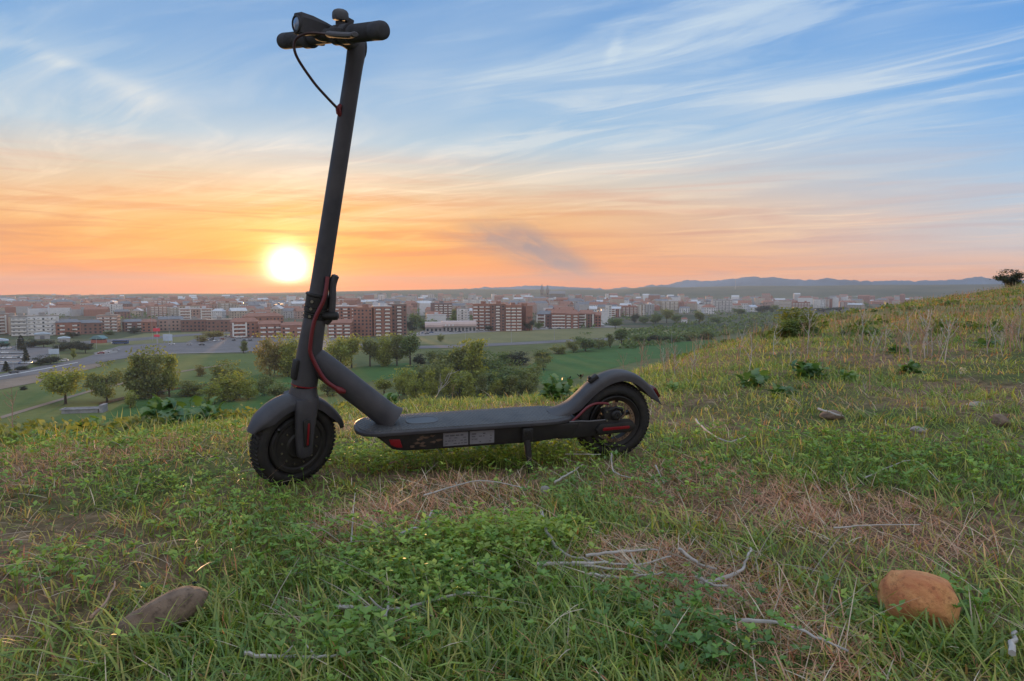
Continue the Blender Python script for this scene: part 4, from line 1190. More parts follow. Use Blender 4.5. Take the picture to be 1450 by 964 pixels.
def build_landmarks():
    # twin spired cathedral on the far side of the old town
    c = gp(776, 427, VZ); d = c.length; s = d/F
    root = empty('cathedral', c, 'grey stone cathedral with two pointed spires rising over the old town', 'cathedral', None, -math.atan2(c.x, c.y))
    bm = bmesh.new(); box(bm, 2*s, 24*s, -6*s, 6*s, -2, 11*s); finish(bm, 'nave', WALLS['stone'], root, 0)
    bm = bmesh.new()
    v = [bm.verts.new(p) for p in ((1*s, -6.5*s, 11*s), (24.5*s, -6.5*s, 11*s), (24.5*s, 6.5*s, 11*s), (1*s, 6.5*s, 11*s), (1*s, 0, 15*s), (24.5*s, 0, 15*s))]
    for q in ((0, 1, 5, 4), (1, 2, 5), (2, 3, 4, 5), (3, 0, 4), (0, 3, 2, 1)): bm.faces.new([v[i] for i in q])
    finish(bm, 'nave_roof', ROOFS['slate'], root, 0)
    for k in range(7):
        bm = bmesh.new(); x = (4+3*k)*s
        prism(bm, [(x-0.5*s, -1), (x+0.5*s, -1), (x+0.4*s, 9*s), (x, 13*s), (x-0.4*s, 9*s)], -7.6*s, -6.003*s)
        finish(bm, 'buttress', WALLS['stone'], root, 0)
    for x, hh in ((-8.6, 24.5), (-0.8, 23.5)):
        bm = bmesh.new()
        box(bm, (x-2.3)*s, (x+2.3)*s, -2.3*s, 2.3*s, -2, 13*s); box(bm, (x-1.9)*s, (x+1.9)*s, -1.9*s, 1.9*s, 13*s, 16.5*s)
        for sx in (-1, 1):
            for sy in (-1, 1): box(bm, (x+sx*1.95)*s-0.5*s, (x+sx*1.95)*s+0.5*s, sy*1.95*s-0.5*s, sy*1.95*s+0.5*s, 13*s, 17.5*s)
        t = finish(bm, 'tower', WALLS['stone'], root, 0)
        bm = bmesh.new(); tube(bm, [(x*s, 0, 16.5*s), (x*s, 0, 19*s), (x*s, 0, hh*s)], [2.3*s, 1.5*s, 0.35*s], 8)
        finish(bm, 'spire', ROOFS['slate'], t, 0)
        bm = bmesh.new()
        for z in (5, 9.5): box(bm, (x-0.7)*s, (x+0.7)*s, -2.36*s, -2.31*s, z*s, (z+2.6)*s)
        finish(bm, 'belfry_opening', GLASS, t, 0)
    bm = bmesh.new(); box(bm, -6.3*s, -3.1*s, -1.5*s, 5*s, -2, 11*s); finish(bm, 'facade', WALLS['stone'], root, 0)
    # pavilion with pink sheet roofs by the road
    c = gp(638, 470, VZ); s = c.length/F
    root = empty('pavilion', c, 'long low pavilion with two pinkish sheet roofs beside the car park', 'building', None, -math.atan2(c.x, c.y)+R(3))
    for nm, x0, x1, h, dz in (('low_wing', -35, -11.5, 7.0, 0), ('main_hall', -11.2, 36, 8.2, 0)):
        bm = bmesh.new(); box(bm, x0*s, x1*s, 0, 14, -1, h*s); w = finish(bm, 'wall', WALLS['grey'], root, 0)
        bm = bmesh.new()
        rings(bm, [[Vector((x, -2.5, h*s)), Vector((x, -2.3, h*s+2.2)), Vector((x, -0.5, h*s+4.4)), Vector((x, 8, h*s+5.2)), Vector((x, 16, h*s+4.4)), Vector((x, 16.5, h*s))] for x in ((x0-0.6)*s, (x1+0.6)*s)])
        finish(bm, 'roof', PINKROOF, root, 0)
        bm = bmesh.new()
        n = int((x1-x0)/5)
        for k in range(n):
            x = x0+(x1-x0)*(k+0.5)/n
            box(bm, (x-1.4)*s, (x+1.4)*s, -0.06, 0.1, 1.0, h*s-1.4)
        finish(bm, 'windows', GLASS, root, 0)['kind'] = 'stuff'
    for x in (-7, -2, 3.4):
        bm = bmesh.new(); box(bm, (x-1)*s, (x+1)*s, -2.9, -2.52, 8.2*s+0.2, 8.2*s+2.0); finish(bm, 'skylight', WALLS['white'], root, 0)
    # roundabout kiosk, sign mast, billboard, small sheds on the left
    c = gp(137, 486, VZ); s = c.length/F
    root = empty('kiosk', c, 'small roadside kiosk with teal roof and red counter by the roundabout', 'kiosk')
    bm = bmesh.new(); box(bm, -7*s, 7*s, 0, 6, -0.5, 4*s); finish(bm, 'counter', mat('red_panel', (0.4, 0.12, 0.09), 0.6), root, 0)
    bm = bmesh.new(); box(bm, -6.4*s, 6.4*s, 0.4, 5.6, 4*s, 5.4*s); finish(bm, 'window_band', GLASS, root, 0)
    bm = bmesh.new()
    rings(bm, [[Vector((x*s, y, z*s)) for x, y in ((-k, -1), (k, -1), (k, 7), (-k, 7))] for k, z in ((7.6, 5.4), (7.4, 6.0), (3, 9.0))]); finish(bm, 'roof', mat('teal_roof', (0.13, 0.25, 0.28), 0.6), root, 0)
    c = gp(223, 487, VZ); s = c.length/F
    root = empty('sign_mast', c, 'tall mast with two red sign panels by the roundabout', 'sign')
    bm = bmesh.new(); box(bm, -0.35, 0.35, -0.35, 0.35, -0.5, 21*s); finish(bm, 'pole', WALLS['grey'], root, 0)
    for z0, z1, w in ((16, 20, 4.3), (9, 12, 3.6)):
        bm = bmesh.new(); box(bm, -w*s, w*s, -0.75, -0.36, z0*s, z1*s, 0.15); finish(bm, 'sign_panel', mat('red_sign', (0.75, 0.06, 0.09), 0.4), root, 0)
    c = gp(238, 486, VZ); s = c.length/F
    root = empty('billboard', c, 'pale blue billboard on posts right of the red sign mast', 'billboard')
    bm = bmesh.new(); box(bm, -6*s, 5.5*s, -0.3, 0.3, 3.2*s, 11.5*s, 0.1); finish(bm, 'board', BLUEP, root, 0)
    for x in (-5, 0, 4.5):
        bm = bmesh.new(); box(bm, x*s-0.25, x*s+0.25, 0.31, 0.7, -0.5, 9*s); finish(bm, 'post', WALLS['grey'], root, 0)
    for a, b_, top, base, m, lab in ((51, 69, 471, 480, BLUEP, 'pale blue shed among the dark trees below the white slab'), (84, 98, 477, 485, BLUEP, 'blue roofed shed right of the dark trees'), (-8, 10, 479.5, 492, TURQ, 'turquoise hall with pale roof at the left edge by the car park')):
        c, W, H, rz = span(a, b_, top, base)
        root = empty('shed', c, lab, 'shed', None, rz)
        bm = bmesh.new(); box(bm, -W/2, W/2, 0, 9, -0.5, H*0.72); finish(bm, 'wall', m if m is TURQ else WALLS['grey'], root, 0)
        bm = bmesh.new(); prism(bm, [(-W/2-0.4, H*0.72), (W/2+0.4, H*0.72), (W/2+0.2, H*0.85), (0, H), (-W/2-0.2, H*0.85)], -0.5, 9.5); finish(bm, 'roof', BLUEP, root, 0)
        bm = bmesh.new(); box(bm, -W*0.15, W*0.15, -0.08, 0.05, 0, H*0.5); finish(bm, 'door', ROOFS['slate'], root, 0)
    # white villa at the foot of the slope, tent roof by the flats, concrete trough in the meadow
    c, W, H, rz = span(965, 973, 450, 457)
    P = house_mesh_parts(W, 8, H*0.75, 'hip', H*0.3, 3, 3, (1.2, 1.3), ''); house('villa', P, {'wall': WALLS['white'], 'roof': ROOFS['red'], 'windows': GLASS}, c, rz, 'small white villa among the trees below the right part of the town', 'house')
    c, W, H, rz = span(840, 856, 457, 462)
    root = empty('tent_pavilion', c, 'white tent roof beside the last brown flats', 'tent', None, rz)
    bm = bmesh.new(); rings(bm, [[Vector((x, y, z)) for x, y in ((-k, -5), (k, -5), (k, 5), (-k, 5))] if k > 1 else [Vector((x*0.2-W*0.1, y*0.2, z)) for x, y in ((-1, -1), (1, -1), (1, 1), (-1, 1))] for k, z in ((W/2, H*0.4), (W*0.4, H*0.55), (0.5, H))]); finish(bm, 'canopy', WALLS['white'], root, 0)
    for x in (-1, 1):
        for y in (-4.7, 4.7):
            bm = bmesh.new(); box(bm, x*W*0.46-0.1, x*W*0.46+0.1, y-0.1, y+0.1, -0.5, H*0.42); finish(bm, 'pole', WALLS['grey'], root, 0)
    c = gp(116, 584, VZ)
    bm = bmesh.new()
    root = empty('concrete_trough', c, 'old concrete trough in the green meadow below the willow', 'trough', None, R(12))
    box(bm, -5.5, 5.5, -1.6, 1.6, -0.3, 1.3); bm.faces.ensure_lookup_table()
    finish(bm, 'basin', mat('weathered_concrete', (0.3, 0.3, 0.32), 0.9, var=0.25, scale=0.8), root, 0)
    bm = bmesh.new(); box(bm, -5.9, 5.9, -2.0, -1.4, 1.303, 1.6); box(bm, -5.9, 5.9, 1.4, 2.0, 1.303, 1.6); box(bm, -5.9, -5.3, -1.397, 1.397, 1.303, 1.598); box(bm, 5.3, 5.9, -1.397, 1.397, 1.303, 1.598)
    finish(bm, 'rim', mat('weathered_concrete', (0.3, 0.3, 0.32)), root, 0)
    bm = bmesh.new(); box(bm, 5.95, 7.2, -2.2, 2.2, -0.3, 2.6, 0.1); finish(bm, 'end_wall', mat('weathered_concrete', (0.3, 0.3, 0.32)), root, 0)
    # thin mast on the right skyline
    c = gp(1041, 424, VZ); s = c.length/F
    root = empty('radio_mast', c, 'thin radio mast over the right part of the town', 'mast')
    bm = bmesh.new(); tube(bm, [(0, 0, 0), (0, 0, 16*s), (0, 0, 28*s)], [1.4, 1.0, 0.5], 6); finish(bm, 'pole', WALLS['grey'], root, 0)
    bm = bmesh.new(); box(bm, -2.5, 2.5, -2, 2, 15*s, 16*s); finish(bm, 'platform', WALLS['grey'], root, 0)
build_landmarks()

def build_rooftops():
    """the countable middle distance: each building an object, meshes shared between alike ones"""
    kinds = []
    shapes = [('gable', 24, 12, 11, 4.5, ''), ('hip', 20, 13, 13, 4.0, ''), ('flat', 26, 14, 19, 0, 'grid'), ('flat', 18, 14, 24, 0, 'bands'), ('gable', 34, 14, 12, 5.0, ''), ('hip', 30, 14, 16, 4.5, 'bays')]
    cols = [('brick', 'red'), ('cream', 'red'), ('white', 'red'), ('pink', 'red'), ('grey', 'slate'), ('white', 'metal'), ('dark brick', 'slate'), ('cream', 'metal')]
    word = {'gable': 'gabled house', 'hip': 'hip roofed house', 'flat': 'flat roofed block'}
    long_ = {0: '', 1: '', 2: 'low ', 3: 'tall ', 4: 'long ', 5: 'balconied '}
    rw = {'red': 'red topped', 'slate': 'slate topped', 'metal': 'pale topped'}
    for si, (form, W, D, H, rh, st) in enumerate(shapes):
        for wl, rf in cols:
            if form != 'flat' and rf == 'metal' and wl == 'cream' and si % 2: continue
            kinds.append((si, form, W, D, H, rh, st, wl, rf))
    proto = {}
    used = [(a-1, b_+1, base) for (a, b_, top, base, *_r) in BLOCKS]
    spots = []
    for row, (base, step, x0, x1) in enumerate(((450, 23, 150, 690), (445, 19, -10, 1000), (440, 16, -10, 1110), (435, 14, -10, 1200), (431, 12, -10, 1230))):
        x = x0
        while x < x1:
            x += step*rnd.uniform(0.72, 1.25)
            by = base+rnd.uniform(-1.6, 1.6)
            if base > 442 and 925 < x < 1001 and by > 443: continue
            if any(a < x < b_ and abs(by-bs) < 5.5 for a, b_, bs in used): continue
            if base >= 445 and 575 < x < 600: continue
            if x > 1090 and base > 436: continue
            if x > 1200 and rnd.random() < 0.5: continue
            spots.append((row, x, by))
    zones = [(-20, 170, 'at the left end'), (170, 330, 'over the brown row'), (330, 440, 'left of the stem'), (440, 600, 'over the brick towers'), (600, 700, 'above the pavilion'),
             (700, 765, 'left of the cathedral'), (765, 850, 'below the cathedral'), (850, 960, 'right of brown flats'), (960, 1080, 'below the blue mountains'), (1080, 1260, 'by the tower trio')]
    rows = ['in the nearest row', 'in the second row', 'in the middle rows', 'in the far rows', 'in the last rows']
    rnd.shuffle(spots)
    spots = spots[:238]
    for row, x, by in spots:
        c = gp(x, by, VZ); rz = -math.atan2(c.x, c.y)+R(rnd.choice([-30, -12, 0, 8, 20, 55, 80]))
        ws = [3, 3, 2, 1.2, 2, 1.5]
        kd = rnd.choices(kinds, [ws[k[0]]*(1.3 if k[7] in ('pink', 'brick', 'cream') else 0.8) for k in kinds])[0]
        zone = next((z for a, b_, z in zones if a <= x < b_), zones[-1][2])
        si, form, W, D, H, rh, st, wl, rf = kd
        lab = f'{long_[si]}{rw[rf]} {wl} {word[form]} {rows[row]} {zone}'
        grp = f'{wl} {word[form]}s {zone}'
        sc = rnd.uniform(0.8, 1.2)
        if kd not in proto:
            P = house_mesh_parts(W, D, H, form, rh, 3.0, 3.6, (1.5, 1.5), st)
            o = house('town_house' if form != 'flat' else 'town_block', P, {'wall': WALLS[wl], 'roof': ROOFS[rf], 'windows': GLASS, 'balconies': BALC}, c, rz, lab, 'house' if form != 'flat' else 'apartment block', grp)
            proto[kd] = (o, [k for k in SC.objects if k.parent == o])
        else:
            o0, ks = proto[kd]
            o = o0.copy(); COL.objects.link(o); o.location = c; o.rotation_euler = (0, 0, rz); o['label'] = lab; o['group'] = grp
            for k in ks:
                q = k.copy(); COL.objects.link(q); q.parent = o
        o.scale = (sc*rnd.uniform(0.85, 1.2), sc, sc*rnd.uniform(0.85, 1.1)*(0.85 if row > 2 else 1))
build_rooftops()

def build_far_roofs():
    """beyond them the roofs run together: one object"""
    bm = bmesh.new()
    slots = [WALLS['cream'], WALLS['white'], WALLS['pink'], WALLS['brick'], WALLS['grey'], ROOFS['red'], ROOFS['slate'], ROOFS['metal']]
    for base, step, n in ((447, 16, 1), (443, 13, 1), (439, 11, 1), (435.5, 10, 1), (432.5, 9, 1), (430, 8.5, 1), (428, 8, 1), (426, 7, 1), (424, 7.5, 1), (422.2, 6.5, 1), (420.6, 6, 1)):
        x = -12
        while x < 1330:
            x += step*rnd.uniform(0.6, 1.4)
            if fbm(np.array([x*0.02]), np.array([base]), 3.0, 2)[0] < (0.36 if x < 1000 else 0.42): continue
            if 762 < x < 802 and base < 429: continue
            if base > 430 and (x > 1080 or any(a-2 < x < b_+2 and abs(base-bs) < 5 for a, b_, t_, bs, *_q in BLOCKS) or (base > 439 and x > 900)): continue
            c = gp(x, base+rnd.uniform(-0.8, 0.8), VZ)
            W, D = rnd.uniform(12, 36), rnd.uniform(11, 16)
            H = rnd.choice([8, 10, 13, 16, 20, 26 if x > 450 else 14])*rnd.uniform(0.8, 1.15)*(0.75 if base < 424 else 0.8 if base > 430 else 1)
            T = Matrix.Translation(c) @ Matrix.Rotation(-math.atan2(c.x, c.y)+R(rnd.uniform(-40, 40)), 4, 'Z')
            wi = rnd.choices(range(5), [3, 1.7, 2.4, 2.6, 2])[0]; ri = rnd.choices((5, 6, 7), (5, 2.4, 1.3))[0]
            v = [bm.verts.new(T @ Vector(p)) for p in ((-W/2, -D/2, -2), (W/2, -D/2, -2), (W/2, D/2, -2), (-W/2, D/2, -2), (-W/2, -D/2, H), (W/2, -D/2, H), (W/2, D/2, H), (-W/2, D/2, H), (-W/2, 0, H+4), (W/2, 0, H+4))]
            for q, mi in (((0, 1, 5, 4), wi), ((1, 2, 6, 9, 5), wi), ((2, 3, 7, 6), wi), ((3, 0, 4, 8, 7), wi), ((4, 5, 9, 8), ri), ((6, 7, 8, 9), ri)):
                f = bm.faces.new([v[i] for i in q]); f.material_index = mi
    me = bpy.data.meshes.new('distant_roofs')
    bmesh.ops.recalc_face_normals(bm, faces=bm.faces); bm.to_mesh(me); bm.free()
    for m in slots: me.materials.append(m)
    tag(link('distant_roofs', me), kind='stuff')
build_far_roofs()


# ------------------------------------------------------------------ trees, cars and lamp posts in the valley
BARK = mat('grey_brown_bark', (0.075, 0.06, 0.047), 0.95, var=0.3, scale=3)
FOL = {'spring': leaf_mat('spring_yellow_leaves', (0.21, 0.25, 0.035), (0.40, 0.41, 0.065), 0.48),
       'olive': leaf_mat('olive_leaves', (0.14, 0.18, 0.045), (0.28, 0.30, 0.085), 0.43),
       'green': leaf_mat('green_leaves', (0.08, 0.14, 0.035), (0.18, 0.25, 0.06), 0.42),
       'dark': leaf_mat('dark_evergreen_leaves', (0.02, 0.034, 0.018), (0.05, 0.068, 0.03), 0.2),
       'rust': leaf_mat('rusty_buds', (0.23, 0.19, 0.045), (0.38, 0.31, 0.085), 0.43)}

def leaf_quads(P, size, seed):
    """one bent leaf-clump quad at each point"""
    g = np.random.default_rng(seed); n = len(P)
    a = g.normal(size=(n, 3)); a /= np.linalg.norm(a, axis=1)[:, None]
    b = g.normal(size=(n, 3)); b -= a*(a*b).sum(1)[:, None]; b /= np.linalg.norm(b, axis=1)[:, None]
    s = size*g.uniform(0.6, 1.4, n)[:, None]
    v = np.stack([P-a*s*0.7, P+b*s*0.42+a*s*0.05, P+a*s*0.8, P-b*s*0.42+a*s*0.1], 1).reshape(-1, 3)
    f = np.arange(4*n)
    t = np.stack([g.uniform(0, 1, n), g.uniform(0.7, 1.25, n), np.zeros(n), np.ones(n)], 1)
    return v, f, np.repeat(t, 4, 0)

def tree_meshes(kind, seed):
    """unit tree 1 m tall: trunk with limbs, and a crown of leaf clumps along the twigs"""
    r = random.Random(seed); g = np.random.default_rng(seed)
    bm = bmesh.new(); tips = []
    if kind == 'conifer':
        tube(bm, [(0, 0, -0.02), (0, 0, 0.5), (0.005, 0, 0.97)], [0.022, 0.014, 0.003], 6)
        P = []
        for i in range(900):
            z = r.uniform(0.08, 1.0)**0.9; w = 0.25*(1-z)**0.8+0.01
            a = r.uniform(0, 6.28); q = w*(r.uniform(0.15, 1.0)**0.5)*(0.75+0.25*math.sin(z*38+a*2))
            P.append((math.cos(a)*q, math.sin(a)*q, z-q*0.25))
        P = np.array(P); size = 0.055
    else:
        spread, low, n1 = {'round': (0.38, 0.12, 13), 'poplar': (0.22, 0.05, 18), 'clump': (0.42, 0.03, 20), 'bush': (0.5, 0.0, 14), 'column': (0.17, 0.03, 14)}[kind]
        lean = r.uniform(-0.04, 0.04)
        top = 0.8 if kind in ('poplar', 'column') else 0.62
        if kind == 'clump':
            stems = [(r.uniform(-0.22, 0.22), r.uniform(-0.15, 0.15)) for _ in range(5)]
        elif kind == 'bush':
            stems = [(r.uniform(-0.15, 0.15), r.uniform(-0.15, 0.15)) for _ in range(6)]
        else: stems = [(0, 0)]
        for sx, sy in stems:
            th = 0.026 if len(stems) == 1 else 0.014
            tp = top*r.uniform(0.75, 1.1)
            tube(bm, [(sx*0.7, sy*0.7, -0.02), (sx+lean*0.4, sy, tp*0.4), (sx*1.2+lean, sy*1.2, tp)], [th, th*0.7, th*0.25], 6)
            for k in range(max(3, n1//len(stems)+1)):
                f = r.uniform(low+0.08, 1.0) if kind != 'bush' else r.uniform(0.1, 1)
                b0 = Vector((sx+lean*f, sy, tp*f)); a = r.uniform(0, 6.283)
                L = spread*(1.15-0.55*f if kind in ('poplar', 'column') else 1.0-0.35*abs(f-0.55))*r.uniform(0.6, 1.05)*(0.55 if len(stems) > 1 else 1)
                up = 0.75 if kind in ('poplar', 'column') else r.uniform(0.15, 0.75)
                e0 = b0+Vector((math.cos(a)*L, math.sin(a)*L, L*up))
                md = b0.lerp(e0, 0.5)+Vector((0, 0, L*0.08))
                tube(bm, [b0, md, e0], [th*0.4, th*0.25, th*0.08], 5, cap=False)
                for q in range(5):
                    tips.append(b0.lerp(e0, r.uniform(0.35, 1.1)))
                    tips.append(tips[-1]+Vector((r.gauss(0, .05), r.gauss(0, .05), r.uniform(0, .08))))
            for q in range(6): tips.append(Vector((sx+lean+r.gauss(0, spread*0.25), sy+r.gauss(0, spread*0.25), tp+r.uniform(-0.08, 1-tp))))
        T = np.array([tuple(t) for t in tips])
        n = 3400 if kind != 'clump' else 4600
        idx = g.integers(0, len(T), n)
        sig = 0.05 if kind in ('poplar', 'column') else 0.062
        P = T[idx]+g.normal(size=(n, 3))*np.array([sig, sig, sig*0.9])
        P[:, 2] = np.clip(P[:, 2], low*0.6, 1.03); size = 0.036
        if kind == 'bush': size = 0.042
    bmesh.ops.recalc_face_normals(bm, faces=bm.faces)
    tm = bpy.data.meshes.new('trunk'); bm.to_mesh(tm); bm.free(); tm.materials.append(BARK)
    v, f, t = leaf_quads(P, size, seed+5)
    return tm, (v, f, t)

_treecache = {}
def tree(kind, fol, loc, H, W, label, group, cat='tree', seed=None, rz=None, name=None):
    seed = rnd.randrange(4) if seed is None else seed
    key = (kind, fol, seed)
    if key not in _treecache:
        tm, (v, f, t) = tree_meshes(kind, 100+seed*7+len(kind))
        cm = arr_mesh('crown', v, f, [4]*(len(f)//4), t); cm.materials.append(FOL[fol])
        _treecache[key] = (tm, cm, float(np.ptp(v[:, 0])), float(v[:, 2].max()))
    tm, cm, w0, h0 = _treecache[key]
    root = empty(name or ('tree' if kind != 'bush' else 'bush'), loc, label, cat, group, rnd.uniform(0, 6.28) if rz is None else rz)
    link('trunk', tm, root); link('crown', cm, root)
    root.scale = (W/w0, W/w0, H/h0)
    return root

def tpx(px, base, top, w, kind, fol, label, group='trees in the valley', seed=None, cat='tree'):
    c = gp(px, base, VZ); d = math.hypot(c.x, c.y)
    ru = ray(px, top); H = EYE+ru.z/math.hypot(ru.x, ru.y)*d-VZ
    return tree(kind, fol, c, H, w/F*c.y*1.22, label, group, cat, seed)

